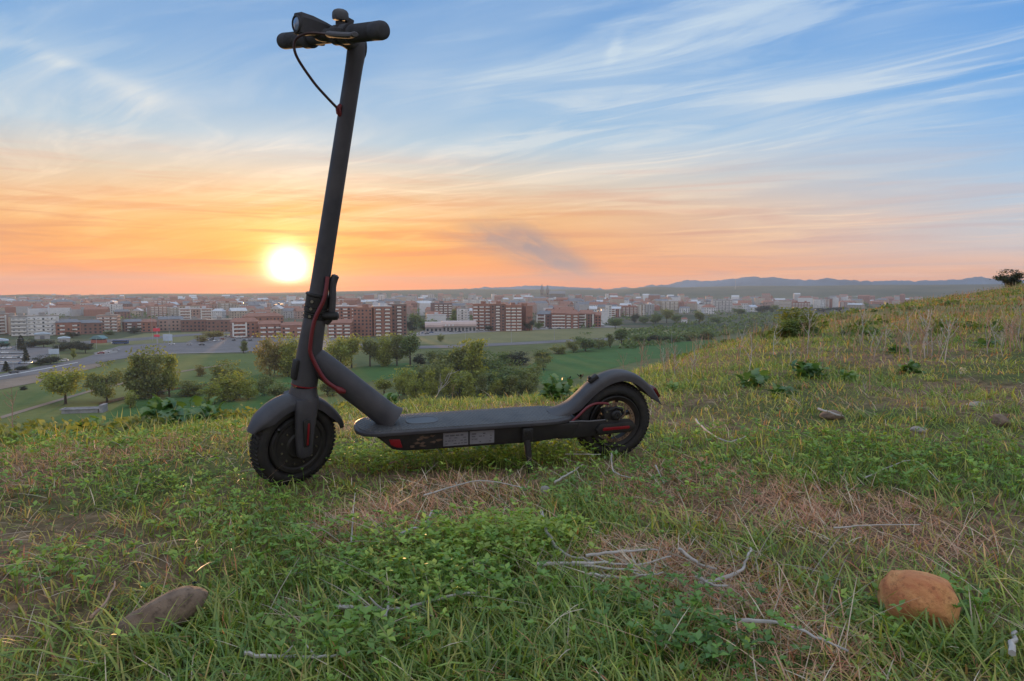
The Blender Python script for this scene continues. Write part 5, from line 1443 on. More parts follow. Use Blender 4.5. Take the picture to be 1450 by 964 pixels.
TREES = [
    (93, 572, 517, 62, 'round', 'spring', 'round yellow green willow alone in the left meadow'),
    (152, 570, 510, 44, 'round', 'olive', 'leaning tree with a dark trunk right of the round meadow willow'),
    (192, 566, 492, 46, 'poplar', 'olive', 'left tree of the tall olive clump by the roundabout'),
    (216, 564, 487, 54, 'clump', 'olive', 'tallest tree in the olive clump by the roundabout'),
    (240, 562, 494, 36, 'poplar', 'spring', 'right edge tree of the olive clump, yellower than the rest'),
    (284, 533, 516, 18, 'bush', 'rust', 'small reddish bush in the meadow right of the olive clump', 'bush'),
    (322, 548, 508, 40, 'bush', 'olive', 'wide bush between meadow and brick flats', 'bush'),
    (345, 500, 482, 12, 'column', 'olive', 'thin young tree by the parked cars below the white balconied flats'),
    (352, 566, 520, 34, 'round', 'spring', 'yellowish tree left of the scooter stem, lower one'),
    (300, 572, 540, 34, 'bush', 'spring', 'yellow green thicket behind the broad leaved plants', 'bush'),
    (384, 533, 471, 40, 'clump', 'rust', 'tall golden tree left of the scooter stem'),
    (412, 533, 469, 44, 'clump', 'spring', 'tall golden tree touching the scooter stem'),
    (374, 560, 528, 30, 'round', 'olive', 'rounded grey green tree in front of the golden pair'),
    (478, 523, 473, 40, 'clump', 'spring', 'broad golden tree just right of the scooter stem'),
    (498, 521, 471, 26, 'poplar', 'spring', 'slim golden tree beside the broad one right of the stem'),
    (524, 519, 474, 26, 'poplar', 'olive', 'first poplar of the row before the brick towers'),
    (545, 518, 470, 34, 'clump', 'spring', 'broad middle tree of the row before the brick towers'),
    (562, 518, 473, 26, 'poplar', 'olive', 'third poplar of the row before the brick towers'),
    (581, 519, 468, 30, 'poplar', 'green', 'dark green poplar ending the row before the pavilion'),
    (596, 519, 500, 22, 'bush', 'dark', 'dark bush at the foot of the green poplar', 'bush'),
    (624, 484, 470, 10, 'round', 'olive', 'small round tree on the grass below the pavilion'),
    (672, 555, 478, 44, 'poplar', 'spring', 'tall feathery yellow green tree topping the middle thicket'),
    (650, 552, 483, 40, 'poplar', 'olive', 'tall feathery olive tree left in the middle thicket'),
    (620, 556, 506, 40, 'round', 'olive', 'rounded olive tree in the middle thicket'),
    (700, 553, 503, 44, 'round', 'green', 'dark green rounded tree in the middle thicket'),
    (728, 556, 508, 40, 'clump', 'green', 'dark green spreading tree in the middle thicket'),
    (752, 548, 512, 30, 'round', 'olive', 'pale olive tree at the right end of the middle thicket'),
    (770, 524, 498, 24, 'round', 'olive', 'rounded willow left of the green crop field'),
    (736, 516, 497, 34, 'bush', 'dark', 'dark hedge bush behind the middle thicket', 'bush'),
    (715, 516, 497, 26, 'bush', 'green', 'green hedge bush behind the middle thicket', 'bush'),
    (790, 501, 487, 24, 'bush', 'olive', 'olive bush on the upper edge of the crop field', 'bush'),
    (812, 499, 474, 22, 'round', 'olive', 'left tree in the row on the crop field edge'),
    (829, 497, 470, 30, 'round', 'green', 'round green tree in the row on the crop field edge'),
    (848, 494, 477, 24, 'round', 'olive', 'middle tree in the row on the crop field edge'),
    (864, 492, 472, 18, 'poplar', 'olive', 'slender tree in the row on the crop field edge'),
    (880, 489, 462, 22, 'poplar', 'green', 'tallest slender tree ending the row on the crop field edge'),
    (905, 486, 473, 22, 'bush', 'green', 'bush in the hedge right of the slender tree', 'bush'),
    (925, 485, 474, 24, 'bush', 'dark', 'dark bush in the hedge behind the rear fender', 'bush'),
    (950, 484, 472, 28, 'bush', 'green', 'wide green bush at the foot of the hillside', 'bush'),
    (975, 482, 470, 26, 'bush', 'olive', 'olive bush at the foot of the hillside', 'bush'),
    (1000, 480, 466, 28, 'bush', 'green', 'rightmost green bush at the foot of the hillside', 'bush'),
    (600, 552, 516, 54, 'bush', 'olive', 'wide olive bush at the left of the middle thicket', 'bush'),
    (632, 548, 500, 40, 'round', 'olive', 'grey olive tree behind the left of the middle thicket'),
    (655, 560, 524, 56, 'bush', 'spring', 'wide yellow bush in front of the feathery tree', 'bush'),
    (690, 534, 496, 44, 'bush', 'green', 'green bush right behind the feathery tree', 'bush'),
    (712, 562, 522, 54, 'bush', 'green', 'wide green bush in the right of the middle thicket', 'bush'),
    (742, 560, 520, 48, 'bush', 'olive', 'wide olive bush at the right of the middle thicket', 'bush'),
    (668, 516, 494, 40, 'bush', 'olive', 'olive hedge bush behind the thicket, left of the dark hedge', 'bush'),
    (640, 512, 494, 34, 'bush', 'green', 'green hedge bush beside the dark bush of the poplar row', 'bush'),
    (616, 514, 496, 30, 'bush', 'olive', 'olive hedge bush right of the green poplar', 'bush'),
    (766, 506, 494, 26, 'bush', 'green', 'green hedge bush above the crop field corner', 'bush'),
    (576, 558, 520, 40, 'bush', 'spring', 'yellow bush behind the left saplings', 'bush'),
    (330, 566, 524, 44, 'bush', 'spring', 'wide yellowish bush left of the scooter stem', 'bush'),
    (270, 560, 538, 40, 'bush', 'olive', 'low olive bush in the left meadow hedge', 'bush'),
    (400, 566, 540, 44, 'bush', 'olive', 'olive bush at the foot of the golden pair', 'bush'),
    (468, 560, 532, 40, 'bush', 'olive', 'olive bush behind the fork of the scooter frame', 'bush'),
    (544, 562, 530, 26, 'column', 'spring', 'bright yellow sapling left in the front thicket'),
    (566, 564, 528, 22, 'round', 'spring', 'bright yellow bushy sapling second in the front thicket'),
    (588, 566, 524, 30, 'round', 'spring', 'broad yellow sapling third in the front thicket'),
    (612, 568, 520, 26, 'poplar', 'spring', 'yellow sapling by the white leaning stick'),
    (636, 568, 520, 26, 'poplar', 'spring', 'tall yellow sapling in the middle of the front thicket'),
    (664, 568, 524, 20, 'column', 'spring', 'pointed yellow sapling in the front thicket'),
    (681, 566, 528, 20, 'column', 'olive', 'pointed olive sapling in the front thicket'),
    (702, 566, 526, 22, 'round', 'spring', 'round yellow sapling right in the front thicket'),
    (724, 566, 530, 24, 'poplar', 'olive', 'olive sapling right in the front thicket'),
    (748, 564, 532, 22, 'round', 'olive', 'last olive sapling of the front thicket'),
    # dark trees round the car park
    (4, 493, 482, 18, 'round', 'dark', 'dark tree by the turquoise hall at the left edge'),
    (30, 496, 474, 14, 'conifer', 'dark', 'slim dark conifer rising above the parked rows'),
    (44, 492, 477, 22, 'round', 'dark', 'dark tree in front of the long pale slab'),
    (62, 492, 480, 24, 'round', 'dark', 'dark tree below the pale blue shed'),
    (86, 497, 481, 26, 'round', 'dark', 'large dark tree left in the mass by the bend'),
    (104, 500, 481, 30, 'round', 'dark', 'largest dark tree by the road bend'),
    (121, 500, 484, 22, 'round', 'dark', 'dark tree at the right end of the mass by the bend'),
    (58, 517, 501, 28, 'round', 'dark', 'wide dark tree over the parked rows'),
    (72, 516, 501, 24, 'round', 'dark', 'dark tree beside the road sign'),
    (37, 514, 491, 10, 'conifer', 'dark', 'dark conifer between the parked rows'),
    (9, 526, 511, 11, 'conifer', 'dark', 'dark conifer at the lower end of the parked rows'),
    (30, 524, 518, 18, 'bush', 'dark', 'low dark bush at the corner of the car park', 'bush'),
    (104, 508, 493, 8, 'poplar', 'spring', 'small pale tree on the traffic island'),
    (34, 552, 546, 10, 'bush', 'dark', 'little dark bush alone in the left meadow', 'bush'),
    (84, 549, 540, 24, 'bush', 'dark', 'dark shrub behind the round willow', 'bush'),
    (126, 548, 540, 20, 'bush', 'dark', 'dark shrub right of the round willow', 'bush'),
    (215, 560, 542, 40, 'bush', 'dark', 'dark undergrowth bush under the olive clump', 'bush'),
    (186, 577, 552, 22, 'bush', 'spring', 'small yellow bush at the meadow edge', 'bush'),
    (302, 481, 467, 30, 'round', 'rust', 'low brownish tree behind the parked cars'),
    (285, 484, 474, 18, 'bush', 'rust', 'brownish bush left of the parked cars', 'bush'),
    (190, 472, 462, 20, 'round', 'dark', 'dark tree before the white bayed brick block'),
    (154, 474, 467, 16, 'bush', 'green', 'green bush behind the roundabout', 'bush'),
    (103, 478, 467, 18, 'round', 'dark', 'dark tree before the slate roofed terrace'),
    # town trees
    (590, 466, 437, 20, 'round', 'green', 'green tree left of the cream house row'),
    (582, 470, 447, 16, 'round', 'dark', 'dark tree right of the tallest brick tower'),
    (600, 468, 450, 18, 'round', 'green', 'round tree behind the low pavilion wing'),
    (612, 462, 449, 22, 'round', 'green', 'tree crown over the low pavilion roof'),
    (644, 461, 436, 14, 'poplar', 'green', 'dark poplar left of the white apartment block'),
    (660, 463, 448, 18, 'round', 'green', 'tree at the foot of the white apartment block'),
    (750, 468, 448, 16, 'round', 'dark', 'dark tree beside the windowless brick wall'),
    (763, 466, 451, 14, 'round', 'green', 'tree left of the cream pillars'),
    (692, 469, 460, 12, 'round', 'dark', 'small dark tree in front of the long brick block'),
    (871, 466, 449, 18, 'round', 'green', 'tree below the deep red house'),
    (899, 457, 442, 14, 'round', 'dark', 'dark tree below the orange brick block'),
    (912, 458, 444, 16, 'round', 'green', 'green tree left in the riverside row'),
    (928, 458, 438, 20, 'round', 'green', 'broad green tree in the riverside row'),
    (944, 457, 435, 20, 'round', 'olive', 'olive tree in the riverside row'),
    (958, 456, 441, 16, 'round', 'green', 'green tree left of the white villa'),
    (990, 460, 438, 14, 'poplar', 'olive', 'poplar right of the white villa'),
    (1015, 458, 444, 18, 'round', 'green', 'tree below the large grey block'),
    (1046, 446, 433, 18, 'round', 'green', 'tree right of the large grey block'),
    (1080, 443, 429, 20, 'round', 'dark', 'dark tree in the belt right of the grey block'),
    (1094, 443, 430, 16, 'round', 'green', 'green tree in the belt left of the low cream block'),
    (1128, 446, 436, 22, 'round', 'olive', 'olive tree behind the hillside bush'),
    (1166, 442, 434, 26, 'round', 'dark', 'dark tree below the white and red towers'),
    (1188, 441, 434, 20, 'round', 'dark', 'dark tree right of the white and red towers'),
    (1225, 436, 426, 18, 'round', 'green', 'round tree where the hillside meets the town'),
]
for q in TREES:
    t = tpx(*q[:6], q[6], 'trees and bushes in the valley', None, q[7] if len(q) > 7 else 'tree')

def town_scrub():
    """the far tree belts and gardens that read as one mass"""
    P = []
    for i in range(5200):
        py = 421+46*rnd.random()**1.5; px = rnd.uniform(-20, 1300)
        if fbm(np.array([px*0.018]), np.array([py*0.11]), 8.0, 3)[0] < 0.52: continue
        if 455 < py and (px < 560 or px > 870): continue
        c = gp(px, py, VZ); s = rnd.uniform(2, 6)
        for k in range(7): P.append((c.x+rnd.gauss(0, s*0.6), c.y+rnd.gauss(0, s*0.6), VZ+abs(rnd.gauss(0, s*0.7))+0.6))
    for i in range(900):        # slope foot and hedges
        px = rnd.uniform(880, 1130); py = 484-(px-880)*0.14+rnd.uniform(-14, 12)
        c = gp(px, py, VZ); s = rnd.uniform(1, 2.6)
        for k in range(7): P.append((c.x+rnd.gauss(0, s*0.6), c.y+rnd.gauss(0, s*0.6), VZ+abs(rnd.gauss(0, s*0.6))+0.4))
    v, f, t = leaf_quads(np.array(P), 2.0, 77)
    me = arr_mesh('town_scrub', v, f, [4]*(len(f)//4), t); me.materials.append(FOL['green'])
    tag(link('town_scrub', me), kind='stuff')
town_scrub()

# ---- cars
CARP = {'white': mat('white_car_paint', (0.75, 0.75, 0.75), 0.25), 'silver': mat('silver_car_paint', (0.5, 0.51, 0.53), 0.22, 0.6), 'dark': mat('dark_car_paint', (0.03, 0.035, 0.045), 0.25), 'red': mat('red_car_paint', (0.3, 0.02, 0.02), 0.25), 'blue': mat('blue_car_paint', (0.05, 0.09, 0.22), 0.25)}
CARG = mat('car_window_glass', (0.05, 0.06, 0.075), 0.05, spec=1.0)
def car_meshes():
    bm = bmesh.new()
    low = [(-2.15, 0.35), (-2.2, 0.62), (-2.0, 0.82), (-1.1, 0.93), (1.5, 0.95), (2.1, 0.88), (2.2, 0.6), (2.12, 0.35)]
    prism(bm, low, -0.86, 0.86, 0.1)
    rings(bm, [[Vector((x, y, z)) for x, y in ((-1.15+i*0.55, -w), (1.55-i*0.3, -w), (1.55-i*0.3, w), (-1.15+i*0.55, w))] for i, w, z in ((0.88, 0.62, 1.40), (1.0, 0.58, 1.46))])
    body = bpy.data.meshes.new('body'); bmesh.ops.recalc_face_normals(bm, faces=bm.faces); bm.to_mesh(body); bm.free()
    bm = bmesh.new()
    rings(bm, [[Vector((x, y, z)) for x, y in ((-1.15+i*0.55, -w), (1.6-i*0.3, -w), (1.6-i*0.3, w), (-1.15+i*0.55, w))] for i, w, z in ((0, 0.80, 0.92), (0.95, 0.64, 1.41))])
    gl = bpy.data.meshes.new('windows'); bmesh.ops.recalc_face_normals(bm, faces=bm.faces); bm.to_mesh(gl); bm.free(); gl.materials.append(CARG)
    bm = bmesh.new(); lathe(bm, [(0.001, -0.1), (0.3, -0.1), (0.32, -0.06), (0.32, 0.06), (0.3, 0.1), (0.001, 0.1)], 12)
    wh = bpy.data.meshes.new('wheel'); bmesh.ops.recalc_face_normals(bm, faces=bm.faces); bm.to_mesh(wh); bm.free(); wh.materials.append(BLK2)
    return body, gl, wh
_cb, _cg, _cw = car_meshes()
_cbody = {}
for k, m in CARP.items():
    _cbody[k] = _cb.copy(); _cbody[k].materials.append(m)
def car(c, rz, col, label, group):
    r = empty('parked_car' if 'parked' in label else 'car', c, label, 'car', group, rz)
    link('body', _cbody[col], r); link('windows', _cg, r)
    for x in (-1.35, 1.35):
        for y in (-0.8, 0.8): link('wheel', _cw, r).location = (x, y, 0.32)
    return r
ORD = ['first', 'second', 'third', 'fourth', 'fifth', 'sixth', 'seventh', 'eighth', 'ninth', 'tenth', 'eleventh', 'twelfth', 'thirteenth', 'fourteenth', 'fifteenth', 'sixteenth', 'seventeenth', 'eighteenth', 'nineteenth', 'twentieth']
def cars():
    ROWN = ['top', 'second', 'third', 'lowest']
    for ri, (x0, y0, x1, y1, n) in enumerate(((-24, 494.8, 14, 494, 13), (-28, 501, 34, 500, 18), (-28, 508, 36, 507, 18), (-28, 516, 42, 515, 18))):
        for k in range(n):
            t = (k+rnd.uniform(-0.12, 0.12))/(n-1)
            c = gp(x0+(x1-x0)*t, y0+(y1-y0)*t, VZ); c.z = VZ+0.1
            cl = rnd.choices(['white', 'silver', 'dark', 'red', 'blue'], [9, 6, 0.7, 0.3, 0.4])[0]
            car(c, R(96+rnd.uniform(-3, 3))+(math.pi if rnd.random() < 0.4 else 0)+R(18), cl, f'{cl} parked car, {ORD[n-1-k]} from the right in the {ROWN[ri]} row of the left car park', 'cars in the left car park')
    for k in range(16):
        px, py = 290+4.5*k+rnd.uniform(0, 3), rnd.uniform(476.5, 484.5)
        c = gp(px, py, VZ); c.z = VZ+0.1
        cl = rnd.choice(['white', 'silver', 'white', 'dark', 'red'])
        car(c, R(rnd.choice([10, 95, 14, 100])), cl, f'{cl} parked car, {ORD[k]} from the left below the white balconied flats', 'cars parked below the brick flats')
    for k in range(30):
        px = 578+8*k+rnd.uniform(0, 6) if k < 14 else 692+9.5*(k-14)+rnd.uniform(0, 7)
        py = 473-(px-578)*0.04+rnd.uniform(-1.5, 1.5) if px < 690 else 467.5-(px-690)*0.024+rnd.uniform(-1, 1)
        c = gp(px, py, VZ); c.z = VZ+0.13
        cl = rnd.choice(['white', 'silver', 'white', 'dark', 'blue'])
        car(c, R(rnd.choice([5, 90, -4])), cl, f'{cl} parked car, {ORD[k if k < 14 else k-14]} from the left ' + ('by the pavilion' if k < 14 else 'in front of the brick blocks'), 'cars parked by pavilion and brick blocks')
    for px, py, rz, cl, lab in ((91, 512, 24, 'white', 'white car on the left road by the dark trees'), (143, 501.5, 40, 'red', 'red car leaving the roundabout'), (150, 500, 38, 'white', 'white car following the red one at the roundabout'),
                                (164, 496.5, 5, 'silver', 'silver car on the far side of the roundabout'), (243, 488.5, 2, 'white', 'white car right of the billboard on the road'), (268, 489, 4, 'silver', 'silver car on the road before the parked cars'),
                                (286, 489.3, 4, 'dark', 'dark car on the road before the parked cars'), (20, 529, 30, 'dark', 'dark car on the left road near the view edge'), (664, 489.6, 2, 'white', 'white car on the middle road below the pavilion')):
        c = gp(px, py, VZ); c.z = VZ+0.26
        car(c, R(rz), cl, lab, 'cars on the roads')
    c = gp(171, 487.5, VZ); c.z = VZ+0.2
    r = empty('bus', c, 'dark blue coach standing at the roundabout', 'bus', None, R(6))
    bm = bmesh.new(); box(bm, -5.5, 5.5, -1.25, 1.25, 0.4, 3.2, 0.2); finish(bm, 'body', CARP['blue'], r, 0)
    bm = bmesh.new(); box(bm, -5.2, 5.2, -1.28, 1.28, 1.6, 2.6, 0.02); finish(bm, 'windows', CARG, r, 0)
    for x in (-3.8, 3.4):
        for y in (-1.15, 1.15): w = link('wheel', _cw, r); w.location = (x, y, 0.45); w.scale = (1.4, 1.4, 1.4)
    c = gp(163, 487, VZ); c.z = VZ+0.2
    r = empty('van', c, 'white van parked left of the blue coach', 'van', None, R(4))
    bm = bmesh.new(); prism(bm, [(-2.6, 0.4), (-2.6, 1.2), (-1.9, 2.3), (2.5, 2.4), (2.6, 0.4)], -0.95, 0.95, 0.12); finish(bm, 'body', CARP['white'], r, 0)
    bm = bmesh.new(); prism(bm, [(-2.35, 1.35), (-1.85, 2.15), (-0.6, 2.15), (-0.6, 1.35)], -0.97, 0.97); finish(bm, 'windows', CARG, r, 0)
    for x in (-1.6, 1.7):
        for y in (-0.85, 0.85): link('wheel', _cw, r).location = (x, y, 0.32)
cars()

def lamp_posts():
    bm = bmesh.new(); tube(bm, [(0, 0, -0.3), (0, 0, 6), (0, 0, 12)], [0.16, 0.12, 0.08], 6); pole = bpy.data.meshes.new('pole'); bm.to_mesh(pole); bm.free(); pole.materials.append(WALLS['grey'])
    bm = bmesh.new(); tube(bm, [(0, 0, 11.8), (0.8, 0, 12.4), (2.2, 0, 12.6)], 0.07, 6); arm = bpy.data.meshes.new('arm'); bm.to_mesh(arm); bm.free(); arm.materials.append(WALLS['grey'])
    bm = bmesh.new(); box(bm, 1.8, 3.0, -0.2, 0.2, 12.45, 12.65, 0.05); hd = bpy.data.meshes.new('lamp_head'); bm.to_mesh(hd); bm.free(); hd.materials.append(WALLS['grey'])
    for px, base, top, lab in ((19, 527, 508, 'street lamp on the kerb beside the lower parked row'), (24, 500, 479, 'street lamp among the upper parked rows'), (84, 510, 488, 'street lamp beside the dark trees by the bend'), (216, 483, 441, 'very tall lamp post by the red sign mast'), (240, 478, 432, 'tallest lamp post behind the billboard'),
                               (137, 494, 478, 'street lamp by the kiosk'), (282, 488, 470, 'street lamp left of the parked cars'), (318, 487, 469, 'street lamp among the parked cars'), (659, 488, 466, 'street lamp on the middle road below the pavilion'), (724, 486, 464, 'street lamp on the middle road below the brick block'), (785, 482, 461, 'street lamp on the middle road below the brown flats'), (951, 492, 470, 'bare pole at the foot of the right hillside')):
        c = gp(px, base, VZ); d = math.hypot(c.x, c.y); ru = ray(px, top); H = EYE+ru.z/math.hypot(ru.x, ru.y)*d-VZ
        r = empty('street_lamp', c, lab, 'street lamp', 'street lamps along the valley roads', rnd.uniform(0, 6))
        for m in (pole, arm, hd): link(m.name.split('.')[0], m, r)
        r.scale = (1, 1, H/12.6)
    r = empty('road_sign', gp(77, 515, VZ), 'blue road sign on two posts beside the dark trees', 'road sign', None, R(10))
    bm = bmesh.new(); box(bm, -2.6, 2.6, -0.08, 0.08, 5.4, 8.4); finish(bm, 'sign_panel', BLUEP, r, 0)
    for x in (-1.8, 1.8):
        bm = bmesh.new(); tube(bm, [(x, 0.2, -0.2), (x, 0.2, 8.2)], 0.12, 6); finish(bm, 'post', WALLS['grey'], r, 0)
lamp_posts()


# ------------------------------------------------------------------ grass, weeds, stalks and stones on the hilltop
def blade_mat(name, stops, trans=0.42):
    """colour ramp over tint.x (kind of blade, 0..1), darkened or lightened by tint.y, yellowed towards dry tips by tint.z"""
    m = bpy.data.materials.new(name); m.use_nodes = True
    nt = m.node_tree; b = NB(nt); nt.nodes.remove(nt.nodes['Principled BSDF'])
    sp = b.sep(b.node('ShaderNodeAttribute', attribute_name='tint').outputs['Vector'])
    col = b.ramp(sp[0], stops)
    col = b.mix(sp[2], col, (0.42, 0.31, 0.12))
    col = b.mix(1.0, col, b.xyz(sp[1], sp[1], sp[1]), 'MULTIPLY')
    df = b.node('ShaderNodeBsdfDiffuse'); tr = b.node('ShaderNodeBsdfTranslucent'); gl = b.node('ShaderNodeBsdfGlossy')
    nt.links.new(col, df.inputs[0]); nt.links.new(b.mix(1.0, col, (1.1, 1.05, 0.6), 'MULTIPLY'), tr.inputs[0])
    gl.inputs['Roughness'].default_value = 0.38
    m1 = b.node('ShaderNodeMixShader'); m1.inputs[0].default_value = trans
    nt.links.new(df.outputs[0], m1.inputs[1]); nt.links.new(tr.outputs[0], m1.inputs[2])
    m2 = b.node('ShaderNodeMixShader'); m2.inputs[0].default_value = 0.05
    nt.links.new(m1.outputs[0], m2.inputs[1]); nt.links.new(gl.outputs[0], m2.inputs[2])
    nt.links.new(m2.outputs[0], nt.nodes['Material Output'].inputs[0])
    return m
GRASSM = blade_mat('grass_blades', [(0.0, (0.12, 0.24, 0.06)), (0.25, (0.19, 0.33, 0.06)), (0.5, (0.32, 0.42, 0.075)), (0.72, (0.52, 0.46, 0.11)), (0.86, (0.64, 0.45, 0.2)), (1.0, (0.60, 0.24, 0.12))])
STRAWM = blade_mat('dry_straw', [(0.0, (0.60, 0.50, 0.34)), (0.4, (0.62, 0.53, 0.41)), (0.7, (0.60, 0.38, 0.23)), (1.0, (0.60, 0.28, 0.17))], 0.2)
WEEDM = blade_mat('weed_leaves', [(0.0, (0.11, 0.23, 0.06)), (0.5, (0.20, 0.36, 0.06)), (1.0, (0.36, 0.48, 0.08))], 0.38)

KEEP_OUT = []      # (x, y, radius) of stones, so nothing grows through them
def scatter(n, r0, r1, power, a0=-50, a1=50):
    """points with density falling as r**-power"""
    k = 2-power
    u = rng.uniform(0, 1, n)
    r = (r0**k+u*(r1**k-r0**k))**(1/k) if abs(k) > 1e-6 else r0*(r1/r0)**u
    a = np.radians(rng.uniform(a0, a1, n))
    return np.sin(a)*r, np.cos(a)*r, r

def blades(x, y, h, w, az, bend, tint, lean=0.0, z=None, straight=False):
    """curved tapering strips; every input is an array of one value per blade"""
    n = len(x)
    z = hgt(x, y)-0.006 if z is None else z
    T = np.array([0.0, 0.38, 0.72, 1.0]); Wd = np.array([0.8, 1.0, 0.72, 0.0])
    dx, dy = np.sin(az), np.cos(az); sx, sy = dy, -dx
    v = np.zeros((n, 7, 3)); tt = np.zeros((n, 7, 4)); tt[..., 3] = 1
    tw = rng.uniform(-0.6, 0.6, n)
    i = 0
    for lv in range(4):
        t = T[lv]
        out = h*(lean*t+bend*t*t)
        up = h*(t*np.sqrt(np.maximum(0.05, 1-lean*lean*0.6))-0.42*np.minimum(bend, 1.6)**2*t**2.6)
        cx, cy, cz = x+dx*out, y+dy*out, z+up
        cols = 1 if lv == 3 else 2
        for c in range(cols):
            s = 0 if lv == 3 else (c*2-1)*0.5*w*Wd[lv]
            v[:, i, 0] = cx+sx*s+dx*s*tw*0.5; v[:, i, 1] = cy+sy*s+dy*s*tw*0.5; v[:, i, 2] = cz+(0 if lv == 3 else s*0.25)
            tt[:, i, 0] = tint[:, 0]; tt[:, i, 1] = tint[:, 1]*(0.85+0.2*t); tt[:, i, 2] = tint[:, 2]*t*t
            i += 1
    base = (np.arange(n)*7)[:, None]
    f = (base+np.array([0, 1, 3, 2, 2, 3, 5, 4, 4, 5, 6])[None, :]).reshape(-1)
    sizes = np.tile([4, 4, 3], n)
    return v.reshape(-1, 3), f, sizes, tt.reshape(-1, 4)

def join(parts):
    V, Fc, S, T = [], [], [], []; o = 0
    for v, f, s, t in parts:
        V.append(v); Fc.append(f+o); S.append(s); T.append(t); o += len(v)
    return np.vstack(V), np.concatenate(Fc), np.concatenate(S), np.vstack(T)

def clear(x, y):
    ok = np.ones(len(x), bool)
    for cx, cy, r in KEEP_OUT: ok &= (x-cx)**2+(y-cy)**2 > r*r
    return ok

def dryness(x, y):
    """0 lush .. 1 dry patch"""
    d = fbm(x*0.8, y*0.8, 41.0, 4)*0.75+fbm(x*3.1, y*3.1, 17.0, 3)*0.25
    right = np.clip((x/np.maximum(y, .1)-0.1)*1.0, -0.15, 0.35)
    return np.clip((d-0.52+0.05*right)*5.0+0.24, 0, 1)

PATCH_DRY = [on_hill(*p) for p in ((1010, 700), (1230, 740), (1090, 905), (650, 715), (520, 745), (60, 650), (1000, 830), (890, 800))]
def dry_here(x, y):
    d = dryness(x, y)
    for c, rr_ in zip(PATCH_DRY, (0.24, 0.2, 0.15, 0.2, 0.13, 0.4, 0.12, 0.1)):
        d = np.maximum(d, np.clip(1.25-((x-c.x)**2+((y-c.y)*0.8)**2)/rr_**2, 0, 1))
    return d

def by_scooter(x, y):
    """the turf is grazed short where the scooter stands"""
    ax_, ay = -0.5333, 1.6563; bx, by = 0.28, 1.88
    t = np.clip(((x-ax_)*(bx-ax_)+(y-ay)*(by-ay))/((bx-ax_)**2+(by-ay)**2), 0, 1)
    dd = np.hypot(x-ax_-t*(bx-ax_), y-ay-t*(by-ay))
    return 0.5+0.5*np.clip((dd-0.08)/0.3, 0, 1)

